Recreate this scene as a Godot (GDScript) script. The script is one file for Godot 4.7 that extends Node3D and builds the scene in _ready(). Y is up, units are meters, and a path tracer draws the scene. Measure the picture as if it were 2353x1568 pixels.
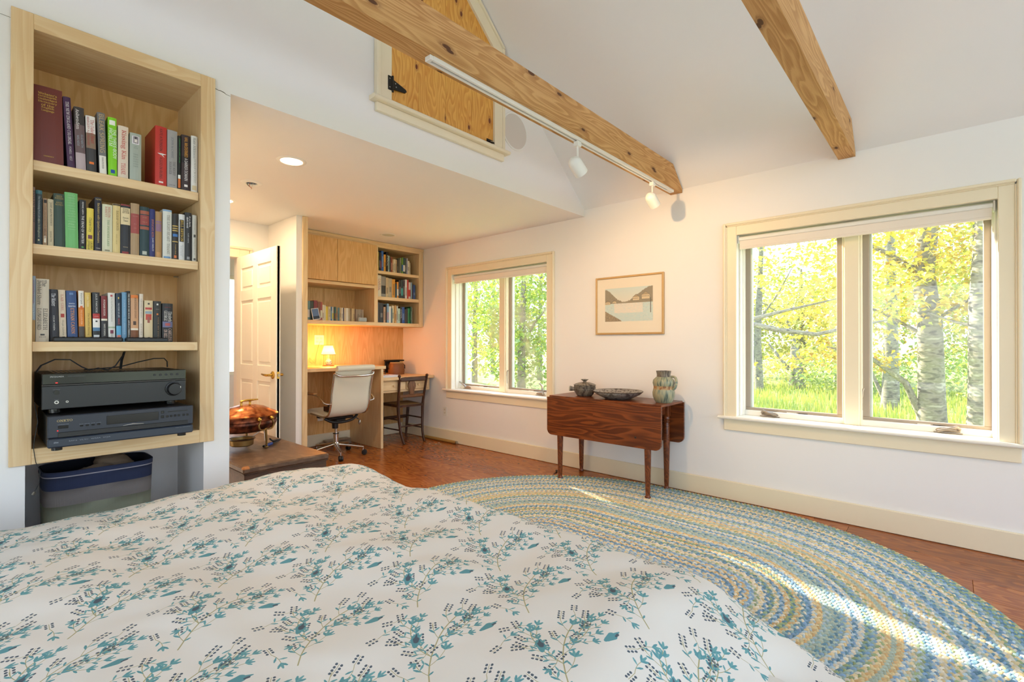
extends Node3D
# A bedroom under a sloped ceiling with a desk alcove, built object by object. Metres, y up.
# The camera stands at the origin 1.2 m above the floor; the window wall is x = 3.919, the bookcase wall z = -2.591.

const WX := 3.919     # inner face of the window wall
const GZ := -2.591    # face of the bookcase (gable) wall
const ALC := 2.407    # ceiling of the alcove
const SLOPE := 0.88   # rise of the sloped ceiling
const LX := -2.119    # inner face of the wall behind the camera's left shoulder
const RIDGE := 0.9
const BACKZ := 3.4

var M := {}
var rng := RandomNumberGenerator.new()
var used := {}
var sans: SystemFont
var serif: SystemFont

# ---------------------------------------------------------------- mesh building
class B:
	var st := SurfaceTool.new()
	var xf := Transform3D.IDENTITY
	var uo := Vector2.ZERO
	func _init(off := Vector2.ZERO) -> void:
		uo = off
		st.begin(Mesh.PRIMITIVE_TRIANGLES)
		st.set_smooth_group(-1)
	func smooth(g: int) -> void:
		st.set_smooth_group(g)
	func vert(p: Vector3, uv: Vector2) -> void:
		st.set_uv(uv + uo)
		st.add_vertex(xf * p)
	# counter-clockwise seen from outside
	func tri(a: Vector3, b: Vector3, c: Vector3, ua := Vector2.ZERO, ub := Vector2.ZERO, uc := Vector2.ZERO) -> void:
		vert(a, ua); vert(c, uc); vert(b, ub)
	func quad(a: Vector3, b: Vector3, c: Vector3, d: Vector3, ua := Vector2.ZERO, ub := Vector2.ZERO, uc := Vector2.ZERO, ud := Vector2.ZERO) -> void:
		tri(a, b, c, ua, ub, uc); tri(a, c, d, ua, uc, ud)
	func buv(p: Vector3, n: Vector3, g: int) -> Vector2:
		var k := n.abs().max_axis_index()
		var i := (k + 1) % 3
		var j := (k + 2) % 3
		if j == g:
			return Vector2(p[j], p[i])
		return Vector2(p[i], p[j])
	func quadn(a: Vector3, b: Vector3, c: Vector3, d: Vector3, n: Vector3, g := 0) -> void:
		if (b - a).cross(c - a).dot(n) < 0.0:
			quad(a, d, c, b, buv(a, n, g), buv(d, n, g), buv(c, n, g), buv(b, n, g))
		else:
			quad(a, b, c, d, buv(a, n, g), buv(b, n, g), buv(c, n, g), buv(d, n, g))
	func box(c: Vector3, s: Vector3, bev := 0.0, g := 0) -> B:
		var h := s * 0.5
		var e: float = minf(bev, minf(h.x, minf(h.y, h.z)) * 0.9)
		for a in 3:
			var b1 := (a + 1) % 3
			var b2 := (a + 2) % 3
			for sg in [-1.0, 1.0]:
				var pts := []
				for q in [[-1, -1], [1, -1], [1, 1], [-1, 1]]:
					var p := c
					p[a] += sg * h[a]
					p[b1] += q[0] * (h[b1] - e)
					p[b2] += q[1] * (h[b2] - e)
					pts.append(p)
				var n := Vector3.ZERO
				n[a] = sg
				quadn(pts[0], pts[1], pts[2], pts[3], n, g)
		if e <= 0.0:
			return self
		for a in 3:
			var b1 := (a + 1) % 3
			var k := (a + 2) % 3
			for sa in [-1.0, 1.0]:
				for sb in [-1.0, 1.0]:
					var pts := []
					for q in [[0, -1], [1, -1], [1, 1], [0, 1]]:
						var p := c
						p[a] += sa * (h[a] - (e if q[0] == 1 else 0.0))
						p[b1] += sb * (h[b1] - (0.0 if q[0] == 1 else e))
						p[k] += q[1] * (h[k] - e)
						pts.append(p)
					var n := Vector3.ZERO
					n[a] = sa * 1.01
					n[b1] = sb
					quadn(pts[0], pts[1], pts[2], pts[3], n, g)
		for sx in [-1.0, 1.0]:
			for sy in [-1.0, 1.0]:
				for sz in [-1.0, 1.0]:
					var sg := Vector3(sx, sy, sz)
					var p0 := c + sg * (h - Vector3(0, e, e))
					var p1 := c + sg * (h - Vector3(e, 0, e))
					var p2 := c + sg * (h - Vector3(e, e, 0))
					if (p1 - p0).cross(p2 - p0).dot(sg) < 0.0:
						tri(p0, p2, p1, buv(p0, sg, g), buv(p2, sg, g), buv(p1, sg, g))
					else:
						tri(p0, p1, p2, buv(p0, sg, g), buv(p1, sg, g), buv(p2, sg, g))
		return self
	# box from corner to corner
	func slab(x0: float, x1: float, y0: float, y1: float, z0: float, z1: float, bev := 0.0, g := 0) -> B:
		return box(Vector3(x0 + x1, y0 + y1, z0 + z1) * 0.5, Vector3(absf(x1 - x0), absf(y1 - y0), absf(z1 - z0)), bev, g)
	# polygon in the plane of the two axes after a, extruded along a
	func prism(poly: PackedVector2Array, a: int, lo: float, hi: float, g := 0, round_sides := false) -> B:
		var b1 := (a + 1) % 3
		var b2 := (a + 2) % 3
		var P := poly
		if Geometry2D.is_polygon_clockwise(P):
			P = P.duplicate(); P.reverse()
		var at := func(q: Vector2, w: float) -> Vector3:
			var v := Vector3.ZERO
			v[b1] = q.x; v[b2] = q.y; v[a] = w
			return v
		var ix := Geometry2D.triangulate_polygon(P)
		var na := Vector3.ZERO
		na[a] = 1.0
		st.set_smooth_group(-1)
		for k in range(0, ix.size(), 3):
			for sgn in [1.0, -1.0]:
				var w: float = hi if sgn > 0 else lo
				var p0: Vector3 = at.call(P[ix[k]], w)
				var p1: Vector3 = at.call(P[ix[k + 1]], w)
				var p2: Vector3 = at.call(P[ix[k + 2]], w)
				if (p1 - p0).cross(p2 - p0).dot(na * sgn) < 0.0:
					tri(p0, p2, p1, buv(p0, na, g), buv(p2, na, g), buv(p1, na, g))
				else:
					tri(p0, p1, p2, buv(p0, na, g), buv(p1, na, g), buv(p2, na, g))
		if round_sides:
			st.set_smooth_group(1)
		for i in P.size():
			var q0: Vector2 = P[i]
			var q1: Vector2 = P[(i + 1) % P.size()]
			var d := q1 - q0
			var n := Vector3.ZERO
			n[b1] = d.y; n[b2] = -d.x
			quadn(at.call(q0, lo), at.call(q1, lo), at.call(q1, hi), at.call(q0, hi), n, g)
		st.set_smooth_group(-1)
		return self
	# profile of Vector2(radius, height) turned round y; sharp bends get their own smooth group
	func lathe(prof: Array, n := 28, c := Vector3.ZERO, sx := 1.0, sz := 1.0) -> B:
		var grp := 1
		var along := 0.0
		for i in prof.size() - 1:
			var p: Vector2 = prof[i]
			var q: Vector2 = prof[i + 1]
			if i > 0:
				var o: Vector2 = prof[i - 1]
				if absf((p - o).angle_to(q - p)) > 0.75:
					grp += 1
			st.set_smooth_group(grp)
			var l1 := along + p.distance_to(q)
			for k in n:
				var a0 := TAU * k / n
				var a1 := TAU * (k + 1) / n
				var u0 := Vector3(cos(a0) * sx, 0, sin(a0) * sz)
				var u1 := Vector3(cos(a1) * sx, 0, sin(a1) * sz)
				var A := c + u0 * p.x + Vector3(0, p.y, 0)
				var Bb := c + u0 * q.x + Vector3(0, q.y, 0)
				var C := c + u1 * q.x + Vector3(0, q.y, 0)
				var D := c + u1 * p.x + Vector3(0, p.y, 0)
				var f0 := float(k) / n
				var f1 := float(k + 1) / n
				if q.x > 1e-6:
					tri(A, Bb, C, Vector2(f0, along), Vector2(f0, l1), Vector2(f1, l1))
				if p.x > 1e-6:
					tri(A, C, D, Vector2(f0, along), Vector2(f1, l1), Vector2(f1, along))
			along = l1
		st.set_smooth_group(-1)
		return self
	# round (or oval) bar along a path; r is a number or an array of numbers
	func tube(path: Array, r, n := 8, cap := true, fx := 1.0, fy := 1.0, up0 := Vector3.ZERO) -> B:
		var m := path.size()
		var rings := []
		var t0: Vector3 = (path[1] - path[0]).normalized()
		var up: Vector3 = up0 if up0 != Vector3.ZERO else (Vector3.UP if absf(t0.y) < 0.9 else Vector3.RIGHT)
		var side := t0.cross(up).normalized()
		var ls := [0.0]
		for i in m:
			var t: Vector3
			if i == 0: t = path[1] - path[0]
			elif i == m - 1: t = path[m - 1] - path[m - 2]
			else: t = (path[i + 1] - path[i]).normalized() + (path[i] - path[i - 1]).normalized()
			t = t.normalized()
			side = (side - t * side.dot(t)).normalized()
			var nn := side.cross(t).normalized()
			var rr: float = r[i] if r is Array else r
			var ring := []
			for k in n:
				var a := TAU * k / n
				ring.append(path[i] + side * cos(a) * rr * fx + nn * sin(a) * rr * fy)
			rings.append(ring)
			if i > 0: ls.append(ls[-1] + path[i].distance_to(path[i - 1]))
		st.set_smooth_group(2)
		for i in m - 1:
			for k in n:
				var k1 := (k + 1) % n
				var f0 := float(k) / n * 0.1
				var f1 := float(k + 1) / n * 0.1
				quad(rings[i][k], rings[i + 1][k], rings[i + 1][k1], rings[i][k1], Vector2(ls[i], f0), Vector2(ls[i + 1], f0), Vector2(ls[i + 1], f1), Vector2(ls[i], f1))
		if cap:
			st.set_smooth_group(-1)
			for k in n:
				var k1 := (k + 1) % n
				tri(path[0], rings[0][k], rings[0][k1])
				tri(path[m - 1], rings[m - 1][k1], rings[m - 1][k])
		st.set_smooth_group(-1)
		return self
	# smooth sheet f(u, v), u and v in 0..1; the front is where du x dv points
	func sheet(f: Callable, nu: int, nv: int, uvs := Vector2.ONE, grp := 3) -> B:
		st.set_smooth_group(grp)
		var P := []
		for i in nu + 1:
			var row := []
			for j in nv + 1:
				row.append(f.call(float(i) / nu, float(j) / nv))
			P.append(row)
		for i in nu:
			for j in nv:
				var u0 := Vector2(float(i) / nu, float(j) / nv) * uvs
				var u1 := Vector2(float(i + 1) / nu, float(j + 1) / nv) * uvs
				quad(P[i][j], P[i + 1][j], P[i + 1][j + 1], P[i][j + 1], u0, Vector2(u1.x, u0.y), u1, Vector2(u0.x, u1.y))
		st.set_smooth_group(-1)
		return self
	func ball(c: Vector3, r: Vector3, n := 14) -> B:
		var prof := []
		for i in n / 2 + 1:
			var a := -PI / 2 + PI * i / (n / 2)
			prof.append(Vector2(maxf(cos(a), 0.0) if i > 0 and i < n / 2 else 0.0, sin(a)))
		var keep := xf
		xf = xf * Transform3D(Basis.from_scale(r), c)
		lathe(prof, n)
		xf = keep
		return self
	func mesh() -> ArrayMesh:
		st.generate_normals()
		return st.commit()

func nb() -> B:
	return B.new(Vector2(rng.randf() * 7.0, rng.randf() * 7.0))

# ---------------------------------------------------------------- nodes
func numbered(called: String) -> String:
	used[called] = used.get(called, 0) + 1
	return called if used[called] == 1 else "%s_%03d" % [called, used[called] - 1]

func tag(o: Node, label: String, category: String, group := "") -> void:
	o.set_meta("label", label)
	o.set_meta("category", category)
	if group != "":
		o.set_meta("group", group)

func thing(called: String, label: String, category: String, at := Vector3.ZERO, turn := 0.0, group := "") -> Node3D:
	var o := Node3D.new()
	o.name = numbered(called)
	add_child(o)
	o.position = at
	o.rotation.y = turn
	tag(o, label, category, group)
	return o

func put(parent: Node, called: String, m: Mesh, mat: Material) -> MeshInstance3D:
	var o := MeshInstance3D.new()
	o.name = called
	o.mesh = m
	o.material_override = mat
	parent.add_child(o, true)
	return o

func part(parent: Node, called: String, b: B, mat: Material) -> MeshInstance3D:
	return put(parent, called, b.mesh(), mat)

func single(called: String, b: B, mat: Material, label: String, category: String, group := "") -> MeshInstance3D:
	var o := part(self, numbered(called), b, mat)
	tag(o, label, category, group)
	return o

func struct(called: String, b: B, mat: Material, parent: Node = self) -> MeshInstance3D:
	var o := part(parent, numbered(called) if parent == self else called, b, mat)
	if parent == self:
		o.set_meta("kind", "structure")
	return o

func struct_root(called: String) -> Node3D:
	var o := Node3D.new()
	o.name = numbered(called)
	o.set_meta("kind", "structure")
	add_child(o)
	return o

func lettering(parent: Node, s: String, w: float, h: float, x: Transform3D, mat: Material, use_serif := false, called := "lettering") -> void:
	var t := TextMesh.new()
	t.text = s
	t.font = serif if use_serif else sans
	t.font_size = 32
	t.pixel_size = 0.001
	t.depth = 0.0
	t.curve_step = 1.5
	t.horizontal_alignment = HORIZONTAL_ALIGNMENT_CENTER
	var bb := t.get_aabb()
	if bb.size.x < 1e-6:
		return
	var sy: float = h / bb.size.y
	var sx: float = sy if w <= 0.0 else w / bb.size.x
	var o := MeshInstance3D.new()
	o.name = called
	o.mesh = t
	o.material_override = mat
	parent.add_child(o, true)
	var mid := bb.get_center()
	o.transform = x * Transform3D(Basis.from_scale(Vector3(sx, sy, 1.0)), Vector3(-mid.x * sx, -mid.y * sy, 0))

# ---------------------------------------------------------------- textures and materials
func bytes_of(w: int, h: int, seed_: int, freq: float, octaves := 3) -> PackedByteArray:
	var f := FastNoiseLite.new()
	f.seed = seed_
	f.noise_type = FastNoiseLite.TYPE_SIMPLEX_SMOOTH
	f.frequency = freq
	f.fractal_octaves = octaves
	var im := f.get_seamless_image(w, h)
	im.convert(Image.FORMAT_L8)
	return im.get_data()

func stretched(w: int, h: int, sw: int, sh: int, seed_: int, freq: float, octaves := 3) -> PackedByteArray:
	var f := FastNoiseLite.new()
	f.seed = seed_
	f.noise_type = FastNoiseLite.TYPE_SIMPLEX_SMOOTH
	f.frequency = freq
	f.fractal_octaves = octaves
	var im := f.get_seamless_image(sw, sh)
	im.convert(Image.FORMAT_L8)
	im.resize(w, h, Image.INTERPOLATE_CUBIC)
	return im.get_data()

# wood: the grain runs along u; dark growth rings, fine fibre, knots [u, v, size]
func wood(w: int, h: int, seed_: int, light: Color, dark: Color, rings: float, wave: float, contrast: float, fibre: float, knots := [], knot_col := Color(0.25, 0.13, 0.06)) -> ImageTexture:
	var warp := stretched(w, h, w / 8, h / 2, seed_, 0.02, 2)
	var fine := stretched(w, h, maxi(w / 24, 8), h, seed_ + 5, 0.25, 2)
	var tone := stretched(w, h, w / 8, h / 4, seed_ + 9, 0.03, 2)
	var out := PackedByteArray()
	out.resize(w * h * 3)
	for y in h:
		var v := float(y) / h
		for x in w:
			var i := y * w + x
			var t := v * rings + (warp[i] / 255.0 - 0.5) * wave
			var kd := 0.0
			for k in knots:
				var dx: float = (float(x) / w - k[0]) * w / h
				var dy: float = v - k[1]
				var d: float = sqrt(dx * dx * 0.35 + dy * dy) / k[2]
				if d < 4.0:
					var near: float = exp(-d * d * 0.5)
					t += near * rings * k[2] * 2.2 * signf(dy)
					if d < 1.0:
						kd = maxf(kd, smoothstep(1.0, 0.55, d))
					else:
						kd = maxf(kd, 0.35 * exp(-(d - 1.0) * 2.5))
			var r := t - floorf(t)
			var s := smoothstep(0.0, 0.75, r) * (1.0 - smoothstep(0.86, 1.0, r))
			var f := s * contrast + (fine[i] / 255.0 - 0.5) * fibre + (tone[i] / 255.0 - 0.5) * 0.35
			var c := light.lerp(dark, clampf(f, 0.0, 1.0))
			if kd > 0.0:
				c = c.lerp(knot_col, kd)
			out[i * 3] = int(clampf(c.r, 0, 1) * 255.0)
			out[i * 3 + 1] = int(clampf(c.g, 0, 1) * 255.0)
			out[i * 3 + 2] = int(clampf(c.b, 0, 1) * 255.0)
	var im := Image.create_from_data(w, h, false, Image.FORMAT_RGB8, out)
	return ImageTexture.create_from_image(im)

# patches of two or three colours
func blotch(w: int, h: int, seed_: int, freq: float, cols: Array, octaves := 4, sw := 0, sh := 0) -> ImageTexture:
	var n := stretched(w, h, sw if sw > 0 else w, sh if sh > 0 else h, seed_, freq, octaves)
	var out := PackedByteArray()
	out.resize(w * h * 3)
	var last := cols.size() - 1
	for i in w * h:
		var t: float = clampf((n[i] / 255.0 - 0.18) / 0.64, 0.0, 0.9999) * last
		var k := int(t)
		var c: Color = cols[k].lerp(cols[k + 1], t - k)
		out[i * 3] = int(c.r * 255.0); out[i * 3 + 1] = int(c.g * 255.0); out[i * 3 + 2] = int(c.b * 255.0)
	return ImageTexture.create_from_image(Image.create_from_data(w, h, false, Image.FORMAT_RGB8, out))

func relief(w: int, h: int, seed_: int, freq: float, strength: float, octaves := 3) -> ImageTexture:
	var f := FastNoiseLite.new()
	f.seed = seed_
	f.noise_type = FastNoiseLite.TYPE_SIMPLEX_SMOOTH
	f.frequency = freq
	f.fractal_octaves = octaves
	var im := f.get_seamless_image(w, h)
	im.convert(Image.FORMAT_RGBA8)
	im.bump_map_to_normal_map(strength)
	return ImageTexture.create_from_image(im)

func weave(n: int, strength: float) -> ImageTexture:
	var im := Image.create(n, n, false, Image.FORMAT_RGBA8)
	for y in n:
		for x in n:
			var a := 0.5 + 0.5 * sin(TAU * x / 4.0) * (1.0 if (y / 4) % 2 == 0 else 0.4)
			var b := 0.5 + 0.5 * sin(TAU * y / 4.0) * (1.0 if (x / 4) % 2 == 0 else 0.4)
			var k := (a + b) * 0.5
			im.set_pixel(x, y, Color(k, k, k))
	im.bump_map_to_normal_map(strength)
	return ImageTexture.create_from_image(im)

func mk(key: String, c: Color, rough := 0.6, metal := 0.0, tex: Texture2D = null, uvs := Vector3.ONE) -> StandardMaterial3D:
	var m := StandardMaterial3D.new()
	m.albedo_color = c
	m.roughness = rough
	m.metallic = metal
	if tex:
		m.albedo_texture = tex
		m.uv1_scale = uvs
	M[key] = m
	return m

func hexmat(h: String, rough := 0.55) -> StandardMaterial3D:
	var key := "hex" + h + str(rough)
	if not M.has(key):
		mk(key, Color.html(h), rough)
	return M[key]

func bumpy(m: StandardMaterial3D, tex: Texture2D, amount := 1.0) -> void:
	m.normal_enabled = true
	m.normal_texture = tex
	m.normal_scale = amount

func tri_planar(m: StandardMaterial3D, s: float, world := true) -> void:
	m.uv1_triplanar = true
	m.uv1_world_triplanar = world
	m.uv1_scale = Vector3.ONE * s
const SHELF_A := [
	[0.1640,0.2496,0.295,1.2,"6b2b22","thick maroon dictionary with gold lettering"],
	[0.2610,0.2836,0.279,3.2,"43264a","purple paperback with white capital lettering leaning left"],
	[0.2860,0.3166,0.251,1.8,"6d5a5c","charcoal and dusty pink paperback with script lettering"],
	[0.3190,0.3496,0.228,1.5,"3b3a3c","paperback with white top, brown middle and dark base"],
	[0.3580,0.3826,0.253,1.9,"77787a","grey paperback with gold capitals and white paper tag"],
	[0.3870,0.4156,0.245,0.7,"86d320","lime green paperback with white lettering"],
	[0.4180,0.4526,0.221,0.0,"e6d6c4","cream hardback with red ornamental lettering"],
	[0.4580,0.4976,0.204,0.0,"aab3a8","pale sage hardback with small square portrait picture"],
	[0.5475,0.5896,0.264,0.0,"c2352b","thick red hardback with white bird and its red side showing"],
	[0.5920,0.6296,0.260,0.0,"a3a1a0","silver grey paperback with blurred pale spine"],
	[0.6320,0.6436,0.245,0.0,"1d2320","thin black paperback with green lettering and orange tag"],
	[0.6460,0.6806,0.255,0.0,"3a2c2e","dark brown paperback with orange and white lettering"],
	[0.6840,0.7096,0.262,0.0,"e4e2dd","white hardback with grey lettering against the right side"],
]
const SHELF_B := [
	[0.1610,0.1686,0.218,0.0,"82685f","thin mauve brown paperback against the left side"],
	[0.1700,0.1886,0.210,0.0,"35434a","dark slate paperback with pale lettering and teal top"],
	[0.1910,0.2026,0.182,0.0,"a98a6c","thin tan worn paperback with torn pale patch"],
	[0.2050,0.2216,0.182,0.4,"cdbf9f","cream paperback with black serif title"],
	[0.2240,0.2546,0.209,1.0,"2b4238","dark green cloth hardback with gold title at the top"],
	[0.2560,0.2946,0.221,1.0,"6fb56c","wide light green hardback with faint white lines"],
	[0.2970,0.3166,0.200,0.0,"26262a","black paperback with bold white lettering and green edge"],
	[0.3190,0.3406,0.171,0.0,"e3cd51","yellow paperback with black script and purple square"],
	[0.3440,0.3656,0.221,0.0,"1f2030","navy hardback with gold stencilled lettering"],
	[0.3680,0.4006,0.198,0.0,"d5d4b4","pale green hardback with red and green lettering"],
	[0.4020,0.4266,0.207,0.0,"dcc586","pale yellow hardback with brown serif title"],
	[0.4280,0.4606,0.211,0.0,"24252b","black hardback with cream upper half and black title"],
	[0.4620,0.4916,0.222,0.0,"a98d69","tan cloth hardback with faded red label"],
	[0.4940,0.5266,0.214,0.0,"1d3a3e","dark teal hardback with two red label bands"],
	[0.5280,0.5476,0.210,0.0,"252c6b","blue paperback with orange and white lettering"],
	[0.5490,0.5726,0.203,0.0,"a6804f","brown cloth book with faded purple label"],
	[0.5760,0.6096,0.219,0.0,"d6d6cc","white hardback with blue scuffed edges and italic title"],
	[0.6120,0.6346,0.206,0.0,"2a2724","black paperback with gold stripes and blue shape"],
	[0.6370,0.6596,0.209,0.0,"dadad8","white paperback with yellow lettering on black block"],
	[0.6610,0.6866,0.222,0.0,"2b2c2e","black paperback with white typewriter lettering"],
	[0.6900,0.7076,0.215,0.0,"c9c6bb","cream paperback against the right side"],
]
const SHELF_C := [
	[0.1610,0.1736,0.254,0.0,"8b9bab","tall pale blue book with golden field at the base"],
	[0.1750,0.2116,0.245,0.0,"d3c8b4","wide cream hardback with tall black serif lettering"],
	[0.2160,0.2406,0.207,1.4,"23252f","navy hardback with white script lettering"],
	[0.2430,0.2636,0.207,1.5,"dbc9ae","cream paperback with red title and red fruit"],
	[0.2670,0.2976,0.206,1.8,"2f4d80","blue hardback with orange capitals"],
	[0.3010,0.3186,0.209,1.1,"e08630","paperback with white top, orange middle and dark base"],
	[0.3210,0.3406,0.202,1.2,"d9b65c","mustard yellow paperback with dark serif title"],
	[0.3440,0.3676,0.205,0.8,"1f2023","black hardback with red, white and blue bands"],
	[0.3710,0.3916,0.193,0.8,"26252a","paperback with dark red upper half and black base"],
	[0.3940,0.4166,0.207,0.8,"dedbd2","white paperback with grey title and purple square"],
	[0.4200,0.4376,0.207,0.8,"1f3346","navy paperback with sky blue base and orange tag"],
	[0.4390,0.4556,0.213,0.4,"6f9dbd","glossy light blue paperback in crinkled plastic"],
	[0.4570,0.4676,0.219,0.4,"1e1e1e","thin black paperback with white capitals"],
	[0.4690,0.4956,0.204,0.4,"cf9d72","orange and tan paperback with sepia picture"],
	[0.4980,0.5116,0.210,0.0,"e2d5c3","cream hardback with small spaced lettering"],
	[0.5160,0.5466,0.183,0.0,"d8c49c","stained cream paperback with round red emblem"],
	[0.5490,0.5776,0.182,0.0,"26251f","worn black paperback with small emblem"],
	[0.5820,0.6216,0.174,0.0,"1c1b1d","fat black paperback with white serif lettering"],
]

# ---------------------------------------------------------------- the scene
func _ready() -> void:
	rng.seed = 20240611
	# camera
	var cam := Camera3D.new()
	cam.name = "camera"
	cam.transform = Transform3D(Basis(Vector3(0.66796758, 0.00108562, 0.74418958), Vector3(-0.00415806, 0.99998877, 0.00227341), Vector3(-0.74417875, -0.00461295, 0.6679646)).orthonormalized(), Vector3(0, 1.2, 0))
	cam.fov = 69.904
	cam.near = 0.05
	cam.far = 300.0
	cam.current = true
	add_child(cam)
	# sky, exposure
	var env := Environment.new()
	var sky := Sky.new()
	var pm := ProceduralSkyMaterial.new()
	pm.sky_top_color = Color(0.74, 0.86, 1.0)
	pm.sky_horizon_color = Color(0.93, 0.97, 1.0)
	pm.sky_curve = 0.25
	pm.ground_bottom_color = Color(0.5, 0.5, 0.42)
	pm.ground_horizon_color = Color(0.7, 0.7, 0.62)
	pm.sky_energy_multiplier = 1.0
	pm.sun_angle_max = 12.0
	sky.sky_material = pm
	env.background_mode = Environment.BG_SKY
	env.sky = sky
	env.background_energy_multiplier = 2.6
	env.tonemap_mode = Environment.TONE_MAPPER_LINEAR
	env.tonemap_exposure = 1.62
	env.sdfgi_enabled = true
	env.ssao_enabled = true
	env.ssil_enabled = true
	var we := WorldEnvironment.new()
	we.name = "world_environment"
	we.environment = env
	add_child(we)
	# low autumn sun, almost along the window wall
	var sun := DirectionalLight3D.new()
	sun.name = "sun"
	var az := deg_to_rad(20.5)
	var el := deg_to_rad(22.9)
	sun.transform = Transform3D(Basis.looking_at(Vector3(-sin(az) * cos(el), -sin(el), cos(az) * cos(el))), Vector3(6, 6, -10))
	sun.light_color = Color(1.0, 0.95, 0.86)
	sun.light_energy = 4.8
	sun.light_angular_distance = 0.55
	sun.shadow_enabled = true
	add_child(sun)

	sans = SystemFont.new()
	sans.font_names = PackedStringArray(["Droid Sans"])
	serif = SystemFont.new()
	serif.font_names = PackedStringArray(["Droid Serif"])
	make_materials()
	build_shell()
	build_windows()
	build_alcove()
	build_beams()
	build_hatch()
	build_outdoors()
	build_bed()
	build_rug()
	build_bookcase()
	build_desk()
	build_chairs()
	build_table()
	build_chest()
	build_small()

func make_materials() -> void:
	var grit := relief(256, 256, 4, 0.2, 1.0)
	var m := mk("wall", Color.html("f3f1ee"), 0.85)
	m = mk("ceiling", Color.html("f3f1ee"), 0.9)
	m = mk("trim", Color.html("f1e5c8"), 0.42)
	m = mk("trim_white", Color.html("f4efe2"), 0.4)
	mk("subfloor", Color.html("2a1a10"), 0.9)
	for k in 3:
		var kn := []
		for q in 5:
			kn.append([rng.randf_range(0.05, 0.95), rng.randf_range(0.1, 0.9), rng.randf_range(0.012, 0.03)])
		var t := wood(1024, 256, 40 + k, Color.html(["b4692c", "bb7032", "a95f27"][k]), Color.html(["8a4519", "92491b", "7d3d15"][k]), 7.0, 5.0, 0.75, 0.5, kn, Color.html("4a2310"))
		m = mk("floor%d" % k, Color.WHITE, 0.24, 0.0, t, Vector3(0.6, 2.1, 1))
		bumpy(m, grit, 0.03)
	var maple := wood(512, 512, 11, Color.html("e9cd9f"), Color.html("dcb581"), 9.0, 3.0, 0.55, 0.4)
	mk("maple", Color.WHITE, 0.42, 0.0, maple, Vector3(0.8, 2.2, 1))
	mk("maple_panel", Color.html("fff2dd"), 0.45, 0.0, wood(512, 512, 12, Color.html("e6c592"), Color.html("d3a870"), 6.0, 4.5, 0.6, 0.4), Vector3(0.6, 1.3, 1))
	var bk := []
	for q in 7:
		bk.append([rng.randf_range(0.05, 0.95), rng.randf_range(0.15, 0.85), rng.randf_range(0.02, 0.045)])
	m = mk("beam", Color.WHITE, 0.72, 0.0, wood(1024, 256, 21, Color.html("d3a56c"), Color.html("ab783f"), 11.0, 4.0, 0.6, 0.5, bk, Color.html("5b371c")), Vector3(0.5, 3.2, 1))
	bumpy(m, grit, 0.25)
	for k in 2:
		var pk := []
		for q in 4:
			pk.append([rng.randf_range(0.05, 0.95), rng.randf_range(0.15, 0.85), rng.randf_range(0.03, 0.06)])
		mk("pine%d" % k, Color.WHITE, 0.42, 0.0, wood(1024, 256, 31 + k, Color.html("edb65a"), Color.html("d48f38"), 6.0, 4.0, 0.7, 0.4, pk, Color.html("6b2f14")), Vector3(0.8, 3.6, 1))
	m = mk("cherry", Color.WHITE, 0.3, 0.0, wood(512, 512, 51, Color.html("84451f"), Color.html("4f2410"), 5.0, 4.0, 0.75, 0.5), Vector3(0.9, 1.6, 1))
	mk("dark_wood", Color.WHITE, 0.35, 0.0, wood(512, 256, 52, Color.html("53301d"), Color.html("2c170d"), 7.0, 3.0, 0.7, 0.5), Vector3(1.4, 4.0, 1))
	mk("oak_splat", Color.WHITE, 0.4, 0.0, wood(256, 256, 53, Color.html("8a5f3c"), Color.html("5f3c22"), 8.0, 2.0, 0.7, 0.5), Vector3(2, 8, 1))
	m = mk("chest", Color.WHITE, 0.5, 0.0, wood(512, 512, 54, Color.html("5a3d2b"), Color.html("3a2519"), 6.0, 5.0, 0.5, 0.9), Vector3(1.0, 1.4, 1))
	bumpy(m, grit, 0.2)
	m = mk("chest_top", Color.WHITE, 0.42, 0.0, blotch(512, 512, 55, 0.012, [Color.html("6f5541"), Color.html("5d4433"), Color.html("7d644f")], 5, 256, 512), Vector3(1.3, 1.3, 1))
	bumpy(m, grit, 0.25)
	mk("chest_worn", Color.html("b5743f"), 0.6)
	mk("chrome", Color.html("d8d8d8"), 0.12, 1.0)
	mk("steel", Color.html("b9b7b2"), 0.3, 1.0)
	mk("brass", Color.html("c9a24e"), 0.24, 1.0)
	mk("old_brass", Color.html("8f7446"), 0.42, 0.9)
	mk("black_plastic", Color.html("1a1a1b"), 0.42)
	mk("black_gloss", Color.html("0c0c0d"), 0.16)
	mk("black_iron", Color.html("26241f"), 0.6, 0.4)
	mk("white_paint", Color.html("f2f2ee"), 0.35)
	mk("white_plastic", Color.html("ecebe4"), 0.4)
	m = mk("leather", Color.html("dfdccb"), 0.42)
	bumpy(m, grit, 0.08); tri_planar(m, 9.0, false)
	mk("taupe", Color.html("a99a88"), 0.45)
	mk("taupe_metal", Color.html("a39482"), 0.35, 0.6)
	m = mk("glass", Color(0.97, 1.0, 0.985, 0.05), 0.0)
	m.transparency = BaseMaterial3D.TRANSPARENCY_ALPHA
	# panes fogged between the two sheets: cloudy residue with uneven edges
	var fog := bytes_of(256, 256, 71, 0.009, 4)
	var fd := PackedByteArray()
	fd.resize(256 * 256 * 4)
	for i in 256 * 256:
		fd[i * 4] = 235; fd[i * 4 + 1] = 242; fd[i * 4 + 2] = 238
		fd[i * 4 + 3] = int(clampf((fog[i] / 255.0 - 0.30) * 0.95, 0.06, 0.5) * 255.0)
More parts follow.
